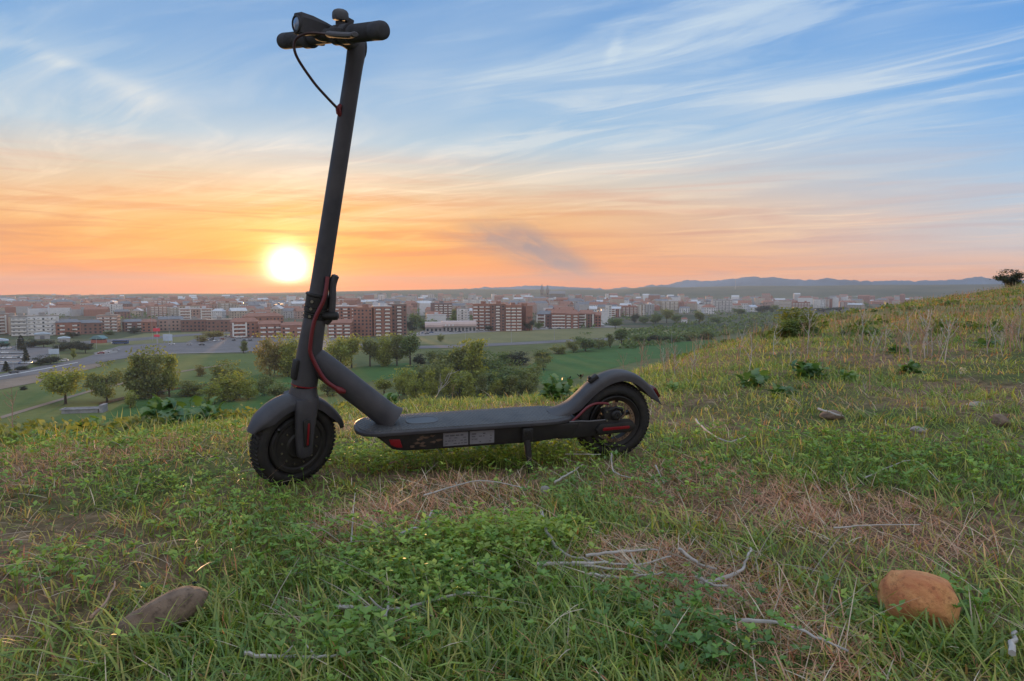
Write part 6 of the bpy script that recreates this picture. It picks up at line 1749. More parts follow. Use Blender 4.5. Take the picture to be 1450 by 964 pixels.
def build_grass():
    parts = []
    # understory: short fine blades everywhere
    x, y, r = scatter(190000, 0.62, 62, 1.8)
    k = clear(x, y); x, y, r = x[k], y[k], r[k]; n = len(x)
    d = dry_here(x, y)
    sc = 1+np.clip((r-2.2)/9, 0, 4)
    h = rng.uniform(0.018, 0.062, n)*(1-0.45*d)*(1+np.clip((r-3)/18, 0, 2.2))
    w = rng.uniform(0.0016, 0.0034, n)*sc*(1+np.clip((r-3)/6, 0, 3))
    kind = np.clip(rng.beta(1.6, 2.0, n)*0.8+d*rng.uniform(0.1, 0.62, n)+np.clip((r-4)/10, 0, 1)*(x > 0)*rng.choice([-0.15, 0.0, 0.05, 0.62], n)*rng.uniform(0.6, 1.2, n)+(rng.uniform(0, 1, n) < 0.07)*0.35, 0, 1)
    tint = np.stack([kind, rng.uniform(0.65, 1.3, n)*(1-0.28*np.clip((r-4)/9, 0, 1)*(x > 0)), rng.uniform(0, 0.8, n)*(rng.uniform(0, 1, n) < 0.4)*(1-0.8*np.clip((r-4)/9, 0, 1))], 1)
    keep = rng.uniform(0, 1, n) > d*0.5
    h = h*by_scooter(x, y)
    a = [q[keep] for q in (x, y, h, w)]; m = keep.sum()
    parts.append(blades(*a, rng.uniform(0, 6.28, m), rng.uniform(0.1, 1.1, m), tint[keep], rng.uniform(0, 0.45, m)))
    # tufts of longer grass
    tx, ty, tr = scatter(8200, 0.66, 40, 1.6)
    d = dry_here(tx, ty); k = clear(tx, ty) & (rng.uniform(0, 1, len(tx)) > d*0.75) & (fbm(tx*1.7, ty*1.7, 6.0, 3) > 0.40)
    tx, ty, tr, d = tx[k], ty[k], tr[k], d[k]
    per = rng.integers(13, 34, len(tx))
    ix = np.repeat(np.arange(len(tx)), per); n = len(ix)
    spread = np.repeat(rng.uniform(0.008, 0.045, len(tx)), per)
    x = tx[ix]+rng.normal(size=n)*spread; y = ty[ix]+rng.normal(size=n)*spread
    H = rng.uniform(0.025, 0.066, len(tx))*(1-0.3*d)*(1+np.clip((tr-4)/20, 0, 1.6))*by_scooter(tx, ty)
    h = H[ix]*rng.uniform(0.55, 1.15, n)
    w = rng.uniform(0.0012, 0.0030, n)*(1+np.clip((tr[ix]-2.2)/5, 0, 4))
    tk = rng.beta(1.5, 1.8, len(tx))*0.74+d*rng.uniform(0, 0.35, len(tx))
    kind = np.clip(tk[ix]+rng.normal(size=n)*0.06+(rng.uniform(0, 1, n) < 0.14)*rng.uniform(0.2, 0.6, n), 0, 1)
    tint = np.stack([kind, rng.uniform(0.7, 1.35, n)*np.repeat(rng.uniform(0.6, 1.3, len(tx)), per), rng.uniform(0, 0.9, n)*(rng.uniform(0, 1, n) < 0.35)], 1)
    k = clear(x, y)
    m = k.sum()
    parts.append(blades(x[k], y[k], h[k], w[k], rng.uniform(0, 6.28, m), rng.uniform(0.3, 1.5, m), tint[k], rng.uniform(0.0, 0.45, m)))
    # a few very near coarse tufts along the bottom edge and by the orange stone
    spots = [(1330, 925, 60), (1262, 912, 40), (1300, 915, 45), (1345, 895, 40), (1250, 890, 25), (200, 925, 30), (240, 915, 30), (290, 885, 30), (1270, 900, 45), (1400, 905, 60), (1440, 860, 40), (860, 950, 50), (800, 905, 40), (700, 950, 45), (560, 945, 40), (450, 955, 45), (330, 935, 50), (250, 905, 35), (60, 930, 40), (120, 960, 40), (1180, 850, 40), (1090, 790, 40),
             (985, 760, 60), (900, 930, 40), (640, 800, 30), (1420, 700, 50), (1380, 720, 45), (420, 700, 40), (470, 690, 40), (380, 690, 30), (840, 652, 40), (880, 650, 40)]
    X, Y, Hh, Kd = [], [], [], []
    for px, py, q in spots:
        p = on_hill(px, py)
        for i in range(q):
            X.append(p.x+rng.normal()*0.035); Y.append(p.y+rng.normal()*0.03); Hh.append(rng.uniform(0.03, 0.082) if py > 750 else rng.uniform(0.02, 0.05)); Kd.append(rng.uniform(0.1, 0.55) if px != 985 else rng.uniform(0.3, 0.8))
    x, y, h, kd = map(np.array, (X, Y, Hh, Kd)); k = clear(x, y); x, y, h, kd = x[k], y[k], h[k], kd[k]; n = len(x)
    tint = np.stack([kd, rng.uniform(0.8, 1.3, n), rng.uniform(0, 0.6, n)], 1)
    parts.append(blades(x, y, h, rng.uniform(0.0022, 0.004, n), rng.uniform(0, 6.28, n), rng.uniform(0.3, 1.4, n), tint, rng.uniform(0, 0.4, n)))
    # ragged taller growth along the edge of the hilltop, against the valley
    m = 5200
    a = np.radians(rng.uniform(-44, 6, m)); Dm = np.interp(np.degrees(a), _TA, _TD)
    r = Dm*rng.uniform(0.62, 1.06, m); x, y = np.sin(a)*r, np.cos(a)*r
    cl = fbm(x*2.6, y*2.6, 55.0, 3); k = cl > 0.47; x, y, r, cl = x[k], y[k], r[k], cl[k]; m = len(x)
    tint = np.stack([np.clip(rng.normal(0.52, 0.2, m), 0, 1), rng.uniform(0.8, 1.25, m), rng.uniform(0, 0.8, m)], 1)
    parts.append(blades(x, y, rng.uniform(0.03, 0.10, m)*(0.5+3*(cl-0.47)), rng.uniform(0.0026, 0.005, m), rng.uniform(0, 6.28, m), rng.uniform(0.1, 0.9, m), tint, rng.uniform(0, 0.4, m)))
    V, Fc, S, T = join(parts)
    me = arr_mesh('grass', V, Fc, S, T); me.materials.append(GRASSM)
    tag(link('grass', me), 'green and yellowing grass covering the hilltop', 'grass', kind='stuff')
    return len(S)

def build_straw():
    """dead stems lying about and matted dry grass"""
    x, y, r = scatter(15000, 0.66, 14, 1.5)
    d = dry_here(x, y); k = clear(x, y) & (rng.uniform(0, 1, len(x)) < 0.18+0.9*d)
    x, y, r, d = x[k], y[k], r[k], d[k]; n = len(x)
    L = rng.uniform(0.015, 0.055, n)*np.where(rng.uniform(0, 1, n) < 0.08, 2.0, 1)*(1-0.35*np.clip((r-3)/6, 0, 1))
    tint = np.stack([np.clip(rng.uniform(0, 1, n)*0.55+d*rng.uniform(0, 0.55, n), 0, 1), rng.uniform(0.7, 1.25, n), np.zeros(n)], 1)
    w = rng.uniform(0.0007, 0.0019, n)*(1+np.clip((r-3)/6, 0, 1.2))
    z = hgt(x, y)+rng.uniform(0.001, 0.025, n)
    p1 = blades(x, y, L, w, rng.uniform(0, 6.28, n), rng.uniform(-0.2, 0.9, n), tint, rng.uniform(0.7, 1.2, n), z)
    # reddish low mat in the dry patches
    X, Y = [], []
    for c, rr_ in zip(PATCH_DRY, (0.24, 0.2, 0.15, 0.2, 0.13, 0.4, 0.12, 0.1)):
        m = int(9000*rr_)
        a = rng.uniform(0, 6.28, m); q = rr_*np.sqrt(rng.uniform(0, 1, m))*1.05
        X.append(c.x+np.cos(a)*q); Y.append(c.y+np.sin(a)*q*1.1)
    x, y = np.concatenate(X), np.concatenate(Y); k = clear(x, y); x, y = x[k], y[k]; n = len(x)
    tint = np.stack([np.clip(rng.normal(0.84, 0.2, n), 0, 1), rng.uniform(0.7, 1.3, n), np.zeros(n)], 1)
    p2 = blades(x, y, rng.uniform(0.012, 0.05, n), rng.uniform(0.0008, 0.0018, n), rng.uniform(0, 6.28, n), rng.uniform(0.2, 1.5, n), tint, rng.uniform(0.2, 0.9, n))
    # the tangle of thin grey stems in the middle foreground
    X, Y = [], []
    for px, py, q, sd_ in ((860, 822, 90, 0.075), (1010, 835, 60, 0.06), (570, 775, 45, 0.06), (540, 890, 45, 0.06), (1060, 880, 40, 0.06), (830, 690, 40, 0.08), (700, 720, 40, 0.09)):
        c = on_hill(px, py); X.append(c.x+rng.normal(size=q)*sd_*1.4); Y.append(c.y+rng.normal(size=q)*sd_*0.6)
    x, y = np.concatenate(X), np.concatenate(Y); n = len(x)
    tint = np.stack([rng.uniform(0.2, 0.6, n), rng.uniform(0.4, 0.8, n), np.zeros(n)], 1)
    p4 = blades(x, y, rng.uniform(0.03, 0.10, n), rng.uniform(0.0010, 0.0022, n), rng.normal(1.57, 0.6, n)+np.pi*(rng.uniform(0, 1, n) < 0.5), rng.uniform(-0.3, 0.6, n), tint, rng.uniform(0.8, 1.1, n), hgt(x, y)+rng.uniform(0.002, 0.018, n))
    # pale dead stems standing on the right-hand slope, too many to count
    x, y, r = scatter(15000, 5, 75, 1.0, 8, 48)
    k = fbm(x*0.25, y*0.25, 12.0, 3) > 0.5; x, y, r = x[k], y[k], r[k]; n = len(x)
    tint = np.stack([rng.uniform(0.3, 1.0, n)**0.8, rng.uniform(0.45, 0.95, n), np.zeros(n)], 1)
    p3 = blades(x, y, rng.uniform(0.06, 0.26, n)*(1+r/60), rng.uniform(0.0014, 0.0028, n)*(1+r/14), rng.uniform(0, 6.28, n), rng.uniform(0, 0.5, n), tint, rng.uniform(0, 0.3, n))
    V, Fc, S, T = join([p1, p2, p3, p4])
    me = arr_mesh('dry_grass', V, Fc, S, T); me.materials.append(STRAWM)
    tag(link('dry_grass', me), 'pale and reddish dry grass and fallen stems', 'dry grass', kind='stuff')

def leaflets(x, y, z, size, az, pitch, tint, fold=0.25, asp=0.62):
    """small folded leaves, each six triangles"""
    n = len(x)
    dx, dy = np.sin(az), np.cos(az); sx, sy = dy, -dx
    cp, sp_ = np.cos(pitch), np.sin(pitch)
    prof = [(0, 0, 0), (0.45, 0.5, 1), (1, 0, 0), (0.45, -0.5, 1), (0.5, 0, 0)]
    v = np.zeros((n, 5, 3))
    for i, (t, s, e) in enumerate(prof):
        o = size*t; q = size*asp*s
        lift = e*fold*size*0.5
        v[:, i, 0] = x+dx*(o*cp-lift*sp_)+sx*q; v[:, i, 1] = y+dy*(o*cp-lift*sp_)+sy*q; v[:, i, 2] = z+o*sp_+lift*cp
    f = ((np.arange(n)*5)[:, None]+np.array([0, 1, 4, 1, 2, 4, 0, 4, 3, 4, 2, 3])[None, :]).reshape(-1)
    tt = np.repeat(np.concatenate([tint, np.ones((n, 1))], 1), 5, 0)
    return v.reshape(-1, 3), f, np.full(4*n, 3), tt

def build_weeds():
    """clover and other small leafy weeds in patches"""
    X, Y, S, K = [], [], [], []
    def patch(px, py, rx, ry, n, size, kind):
        c = on_hill(px, py)
        a = rng.uniform(0, 6.28, n); q = np.sqrt(rng.uniform(0, 1, n))
        X.append(c.x+np.cos(a)*q*rx+rng.normal(size=n)*0.02); Y.append(c.y+np.sin(a)*q*ry+rng.normal(size=n)*0.02)
        S.append(size*rng.uniform(0.6, 1.35, n)); K.append(np.clip(rng.normal(kind, 0.2, n), 0, 1))
    for a in ((600, 815, 0.17, 0.12, 480, 0.0115, 0.6), (715, 775, 0.14, 0.09, 420, 0.0125, 0.85), (650, 860, 0.12, 0.06, 170, 0.012, 0.55), (500, 930, 0.12, 0.05, 120, 0.013, 0.5), (560, 770, 0.1, 0.07, 130, 0.011, 0.6), (90, 690, 0.25, 0.15, 190, 0.012, 0.5),
              (270, 700, 0.25, 0.16, 230, 0.012, 0.55), (390, 800, 0.16, 0.14, 170, 0.0115, 0.55), (60, 830, 0.15, 0.1, 110, 0.012, 0.45), (340, 745, 0.18, 0.1, 180, 0.012, 0.6), (600, 655, 0.35, 0.12, 900, 0.013, 0.85), (760, 650, 0.2, 0.1, 420, 0.012, 0.8),
              (950, 880, 0.12, 0.06, 130, 0.011, 0.3), (990, 940, 0.09, 0.04, 110, 0.012, 0.15), (1330, 660, 0.35, 0.3, 420, 0.014, 0.45), (1130, 650, 0.4, 0.3, 420, 0.014, 0.5), (880, 700, 0.3, 0.2, 300, 0.012, 0.4), (1290, 880, 0.1, 0.05, 90, 0.013, 0.5), (180, 640, 0.4, 0.3, 300, 0.014, 0.6), (30, 640, 0.3, 0.3, 160, 0.014, 0.5)): patch(*a)
    x, y, r = scatter(1100, 0.66, 7, 1.4); X.append(x); Y.append(y); S.append(rng.uniform(0.006, 0.013, len(x))); K.append(rng.uniform(0.1, 0.9, len(x)))
    x, y, s, kd = map(np.concatenate, (X, Y, S, K)); k = clear(x, y); x, y, s, kd = x[k], y[k], s[k], kd[k]
    n = len(x); g0 = hgt(x, y); hh = rng.uniform(0.008, 0.055, n)
    lx, ly = rng.normal(size=n)*0.012, rng.normal(size=n)*0.012
    parts = []
    tint = np.stack([kd, rng.uniform(0.75, 1.2, n), np.zeros(n)], 1)
    parts.append(blades(x, y, hh, np.full(n, 0.0013), np.arctan2(lx, ly), np.hypot(lx, ly)/hh*0.6, tint*np.array([1, 0.8, 1]), 0.0, g0))
    out = np.hypot(lx, ly)*0.6
    zt = g0+hh*(1-0.42*np.minimum(out/hh, 1.6)**2); ux = x+np.sin(np.arctan2(lx, ly))*out; uy = y+np.cos(np.arctan2(lx, ly))*out
    a0 = rng.uniform(0, 6.28, n)
    for q in range(4):
        m = rng.uniform(0, 1, n) < (1 if q < 3 else 0.45)
        t2 = tint.copy(); t2[:, 1] *= rng.uniform(0.85, 1.15, n)
        parts.append(leaflets(ux[m], uy[m], zt[m], s[m], (a0+q*2.1+rng.normal(size=n)*0.25)[m], rng.uniform(-0.15, 0.75, n)[m], t2[m]))
    V, Fc, S_, T = join(parts)
    me = arr_mesh('clover', V, Fc, S_, T); me.materials.append(WEEDM)
    tag(link('clover', me), 'low clover and small leafy weeds among the grass', 'weeds', kind='stuff')

# ---- stones
def stone(name, px, py, sx, sy, sz, rz, tilt, m, label, seed, sink=0.35, sharp=0.0):
    c = on_hill(px, py)
    bm = bmesh.new(); bmesh.ops.create_icosphere(bm, subdivisions=5, radius=1.0)
    g = random.Random(seed); cuts = [(Vector((g.gauss(0, 1), g.gauss(0, 1), g.gauss(0.3, 1))).normalized(), g.uniform(0.62-0.12*sharp, 0.95-0.12*sharp)) for _ in range(int(9+6*sharp))]
    for v in bm.verts:
        p = v.co.copy()
        for nrm, dd in cuts:
            q = p.dot(nrm)-dd
            if q > 0: p -= nrm*q*(0.55+0.45*sharp)
        k = 0.10*(fbm(np.array([p.x*2+seed+p.z]), np.array([p.y*2-p.z*1.3]), seed, 3)[0]-0.5)+0.03*(fbm(np.array([p.x*9+p.z*5]), np.array([p.y*9+p.z*3]), seed+4, 2)[0]-0.5)
        k += 0.018*(fbm(np.array([p.x*26+p.z*14]), np.array([p.y*26-p.z*11]), seed+9, 2)[0]-0.5)
        v.co = Vector((p.x*sx, p.y*sy, p.z*sz))*(1+k)
    o = finish(bm, name, m, None, 60)
    o.rotation_euler = (tilt[0], tilt[1], rz)
    o.location = (c.x, c.y, c.z+sz*(1-2*sink))
    KEEP_OUT.append((c.x, c.y, min(sx, sy)*0.95))
    return tag(o, label, 'stone', 'stones lying in the grass')
def stone_mat(name, c1, c2, sc=22):
    m = bpy.data.materials.new(name); m.use_nodes = True
    nt = m.node_tree; b = NB(nt); p = nt.nodes['Principled BSDF']; p.inputs['Roughness'].default_value = 0.85
    co = b.node('ShaderNodeTexCoord').outputs['Object']
    n = b.noise(co, sc, 6, 0.65, 0.4)
    col = b.mix(b.mr(n, 0.38, 0.62, 0, 1), c1, c2)
    col = b.mix(b.mr(b.noise(co, sc*7, 3, 0.7), 0.55, 0.72, 0, 0.65), col, tuple(k*0.4 for k in c1))
    col = b.mix(b.mr(b.noise(co, sc*1.7, 5, 0.7), 0.56, 0.66, 0, 0.7), col, tuple(k*0.5 for k in c1))
    nt.links.new(col, p.inputs['Base Color'])
    bn = b.node('ShaderNodeBump'); bn.inputs['Strength'].default_value = 0.9; bn.inputs['Distance'].default_value = 0.005
    nt.links.new(b.noise(co, sc*4, 6, 0.75), bn.inputs['Height']); nt.links.new(bn.outputs[0], p.inputs['Normal'])
    return m
def stones():
    GR = stone_mat('brown_grey_stone', (0.16, 0.11, 0.08), (0.26, 0.185, 0.13), 18)
    OR = stone_mat('orange_sandstone', (0.50, 0.18, 0.075), (0.72, 0.36, 0.14), 16)
    WH = stone_mat('pale_stone', (0.3, 0.275, 0.25), (0.42, 0.39, 0.36), 30)
    stone('stone', 222, 898, 0.07, 0.029, 0.027, R(24), (0, R(-24), 0), GR, 'long brown grey stone tilted in the grass, lower left', 3, 0.12)
    stone('stone', 1299, 884, 0.051, 0.046, 0.054, R(12), (R(-6), R(-6), 0), OR, 'bright orange stone in the grass, lower right', 8, 0.22, 0.15)
    stone('stone', 772, 699, 0.017, 0.013, 0.012, R(10), (0, 0, 0), WH, 'small whitish stone on the dry ground under the kickstand', 5, 0.25)
    stone('stone', 1178, 592, 0.042, 0.036, 0.02, R(8), (0, 0, 0), GR, 'flat brown stone half hidden in the grass right of the scooter', 6, 0.3)
    stone('stone', 1381, 575, 0.036, 0.028, 0.014, R(-6), (0, 0, 0), WH, 'flat pale stone on the right slope', 9, 0.35)
    stone('stone', 1415, 602, 0.038, 0.03, 0.026, R(30), (0, 0, 0), GR, 'rounded brown stone near the right edge', 12, 0.3)
    stone('stone', 1301, 611, 0.024, 0.02, 0.012, R(-10), (0, 0, 0), WH, 'small grey stone between flat brown one and right edge', 14, 0.3)

# ---- broad leaved plants
PLM = {'deep': leaf_mat('thistle_leaf_green', (0.06, 0.15, 0.05), (0.14, 0.26, 0.08), 0.3, 0.4, 0.08), 'light': leaf_mat('young_leaf_green', (0.11, 0.22, 0.045), (0.2, 0.33, 0.07), 0.35, 0.4, 0.08)}
_plm = {}
def leaf_mesh(kind, seed):
    g = np.random.default_rng(seed)
    bm = bmesh.new(); n = 9; rows = []
    for i in range(n):
        t = i/(n-1)
        w = 0.26*math.sin(math.pi*min(1, t*0.93+0.07))**0.8*(1+0.45*(1 if i % 2 else -1)*(0.6 if 0 < i < n-1 else 0))
        z = 0.55*t-0.62*t*t; x = t
        rows.append([bm.verts.new((x, s*w, z+abs(s)*0.09*math.sin(t*3)+0.02*float(g.normal()))) for s in (-1, 0, 1)] if i < n-1 else [bm.verts.new((x, 0, z))])
    for a, b_ in zip(rows, rows[1:]):
        if len(b_) == 3:
            bm.faces.new((a[0], a[1], b_[1], b_[0])); bm.faces.new((a[1], a[2], b_[2], b_[1]))
        else:
            bm.faces.new((a[0], a[1], b_[0])); bm.faces.new((a[1], a[2], b_[0]))
    for f in bm.faces: f.smooth = True
    me = bpy.data.meshes.new('leaf'); bm.to_mesh(me); nv = len(bm.verts); bm.free()
    at = me.attributes.new('tint', 'FLOAT_COLOR', 'POINT')
    tv = np.tile([g.uniform(0, 1), g.uniform(0.85, 1.2), 0, 1], (nv, 1)).astype(np.float32); at.data.foreach_set('color', tv.ravel())
    me.materials.append(PLM[kind]); return me
def plant(px, py, wpx, hpx, kind, n, label, dist=None):
    c = on_hill(px, py); d = c.y
    Rr, H = wpx/2/F*d, hpx/F*d
    root = empty('broad_leaved_plant', c, label, 'plant', 'broad leaved plants on the hilltop')
    n = int(n*2.3)
    for i in range(n):
        key = (kind, i % 5)
        if key not in _plm: _plm[key] = leaf_mesh(kind, 40+i)
        o = link('leaf', _plm[key], root)
        f = i/n; L = Rr*rnd.uniform(0.3, 0.8)*(1.0-0.25*f)
        el = R(8+62*f*rnd.uniform(0.6, 1.2))
        o.rotation_euler = (rnd.uniform(-0.35, 0.35), -el, i*2.4+rnd.uniform(-0.3, 0.3))
        o.scale = (L, L*rnd.uniform(1.0, 1.7), L)
        o.location = (rnd.gauss(0, Rr*0.3), rnd.gauss(0, Rr*0.3), H*0.6*f*rnd.uniform(0.3, 1))
    return root
def plants():
    for a in ((232, 604, 84, 54, 'deep', 30, 'large dark green leafy plant at the hill edge left of the front wheel'), (286, 597, 74, 50, 'deep', 28, 'leafy plant behind the large one at the left hill edge'), (122, 612, 60, 34, 'light', 20, 'low light green plant on the hill edge over the trough'),
              (62, 628, 40, 20, 'deep', 14, 'low plant near the left edge by the pale stick'), (172, 634, 40, 18, 'light', 14, 'low plant in front of the large leafy one at left'),
              (550, 576, 48, 32, 'deep', 20, 'dark leafy plant right behind the down tube'), (788, 566, 64, 46, 'deep', 26, 'dark leafy plant just left of the rear fender'), (385, 676, 42, 12, 'deep', 10, 'flat rosette of leaves left of the front tyre'),
              (1146, 534, 64, 26, 'deep', 24, 'largest dark leafy clump in the middle of the right slope'), (1072, 548, 62, 24, 'deep', 20, 'leafy clump left of the largest one on the right slope'), (1106, 562, 50, 16, 'deep', 16, 'low leafy clump in front of the largest one on the right slope'),
              (1286, 528, 44, 20, 'deep', 18, 'leafy clump below the pale stalks on the right slope'), (1200, 540, 34, 20, 'light', 14, 'light green clump right of the largest one on the slope'), (1235, 470, 22, 10, 'deep', 10, 'small clump high on the slope left of the pale stalks'), (1208, 486, 16, 7, 'light', 8, 'small light clump on the upper slope'),
              (1352, 462, 26, 9, 'deep', 10, 'small clump high on the slope near the right edge'), (1275, 448, 22, 7, 'deep', 8, 'small dark clump near the slope skyline'), (1340, 432, 20, 8, 'deep', 8, 'dark clump on the slope skyline, right part'), (1400, 492, 40, 14, 'deep', 14, 'leafy clump beside the white stalks at the right edge'), (952, 552, 34, 12, 'light', 12, 'light plant right behind the rear fender'),
              (1270, 500, 36, 12, 'deep', 12, 'clump between the pale stalks and the dead bush')):
        plant(*a)
    # the two bushes on the slope
    c = on_hill(1128, 476); d = c.y
    tree('bush', 'olive', c, 42/F*d, 68/F*d, 'round brownish green bush standing on the slope skyline', 'bushes on the slope', 'bush', 2, name='bush')
    c = on_hill(1120, 480); d = c.y
    tree('bush', 'green', c, 32/F*d, 52/F*d, 'greener bush grown into the left of the brownish one', 'bushes on the slope', 'bush', 1, name='bush')
    c = on_hill(1428, 404); d = c.y
    tree('bush', 'dark', c, 26/F*d, 42/F*d, 'dark bush on the top of the hill at the right edge', 'bushes on the slope', 'bush', 3, name='bush')
    # leafy growth along the edge of the hilltop
    P = []
    for k in range(420):
        a = math.radians(rnd.uniform(-44, 14)); D = float(np.interp(math.degrees(a), _TA, _TD))
        if 215 < 725+967*math.tan(a) < 310: continue
        r = D*rnd.uniform(0.7, 1.12); x, y = math.sin(a)*r, math.cos(a)*r
        if fbm(np.array([x*1.9]), np.array([y*1.9]), 61.0, 3)[0] < 0.5: continue
        s = rnd.uniform(0.02, 0.06); h = rnd.uniform(0.03, 0.13)*(1 if r > D*0.9 else 0.6); g0 = gz(x, y)
        for j in range(46):
            f = rnd.random()**0.7; P.append((x+rnd.gauss(0, s*(0.4+f)), y+rnd.gauss(0, s*(0.4+f)), g0+h*f))
    v, f, t = leaf_quads(np.array(P), 0.02, 15)
    me = arr_mesh('edge_weeds', v, f, [4]*(len(f)//4), t); me.materials.append(FOL['olive'])
    tag(link('edge_weeds', me), 'leafy weeds along the edge of the hilltop', 'weeds', kind='stuff')
    # tufts all over the far slope
    P = []
    x, y, r = scatter(1500, 7, 76, 0.7, 10, 44)
    k = fbm(x*0.3, y*0.3, 30.0, 3) > 0.5
    for a, b_, q in zip(x[k], y[k], r[k]):
        s = rnd.uniform(0.12, 0.36)*(0.5+q/60); g0 = gz(a, b_)
        s *= 0.6
        for j in range(34): P.append((a+rnd.gauss(0, s*0.7), b_+rnd.gauss(0, s*0.7), g0+abs(rnd.gauss(0, s*0.4))))
    v, f, t = leaf_quads(np.array(P), 0.055, 5)
    me = arr_mesh('slope_weeds', v, f, [4]*(len(f)//4), t); me.materials.append(FOL['green'])
    tag(link('slope_weeds', me), 'green weed tufts dotted over the far slope', 'weeds', kind='stuff')

# ---- single stalks, twigs and flowers
DEAD = mat('bleached_dead_stem', (0.44, 0.41, 0.38), 0.85, var=0.25, scale=12)
DEADR = mat('brown_dead_stem', (0.38, 0.24, 0.17), 0.85, var=0.3, scale=12)
def twig(pts_px, r, label, m=DEAD, group='dead stems lying in the grass', lift=0.02, cat='dead stem', fork=True):
    P = []
    for i, (px, py) in enumerate(pts_px):
        c = on_hill(px, py); P.append((c.x, c.y, c.z+lift+0.012*rnd.random()))
    bm = bmesh.new(); sp = smooth_path(P, 5); n = len(sp)
    sp = [p+Vector((rnd.gauss(0, r*0.25), rnd.gauss(0, r*0.25), rnd.gauss(0, r*0.2))) for p in sp]
    r *= 0.85
    fork = fork and rnd.random() < 0.4
    tube(bm, sp, [r*(1-0.6*i/n) for i in range(n)], 6)
    if fork and n > 8:
        for q in (n//3, 2*n//3):
            d = Vector((rnd.gauss(0, 1), rnd.gauss(0, 1), 0.3)).normalized()*r*8
            tube(bm, [sp[q], sp[q]+d*0.5, sp[q]+d+Vector((0, 0, r))], [r*0.6, r*0.5, r*0.2], 5)
    return tag(finish(bm, 'dead_stem', m, None, 60), label, cat, group)
def stalk_parts(seed, umbel=True):
    g = random.Random(seed); bm = bmesh.new()
    tube(bm, [(0, 0, -0.02), (g.gauss(0, .03), g.gauss(0, .03), 0.35), (g.gauss(0, .05), g.gauss(0, .05), 0.7), (g.gauss(0, .09), g.gauss(0, .09), 1)], [0.012, 0.0105, 0.0085, 0.004], 5)
    for k in range(7):
        z = g.uniform(0.3, 0.95); a = g.uniform(0, 6.28); L = g.uniform(0.08, 0.26)
        tube(bm, [(0, 0, z), (math.cos(a)*L*0.6, math.sin(a)*L*0.6, z+L*0.6), (math.cos(a)*L, math.sin(a)*L, z+L*1.2)], [0.006, 0.005, 0.0035], 4)
        if umbel:
            for q in range(4):
                b_ = a+g.uniform(-1, 1); tube(bm, [(math.cos(a)*L, math.sin(a)*L, z+L*1.2), (math.cos(a)*L+math.cos(b_)*.04, math.sin(a)*L+math.sin(b_)*.04, z+L*1.2+.04)], [0.004, 0.0035], 4)
    bmesh.ops.recalc_face_normals(bm, faces=bm.faces)
    me = bpy.data.meshes.new('dry_stalk'); bm.to_mesh(me); bm.free(); return me
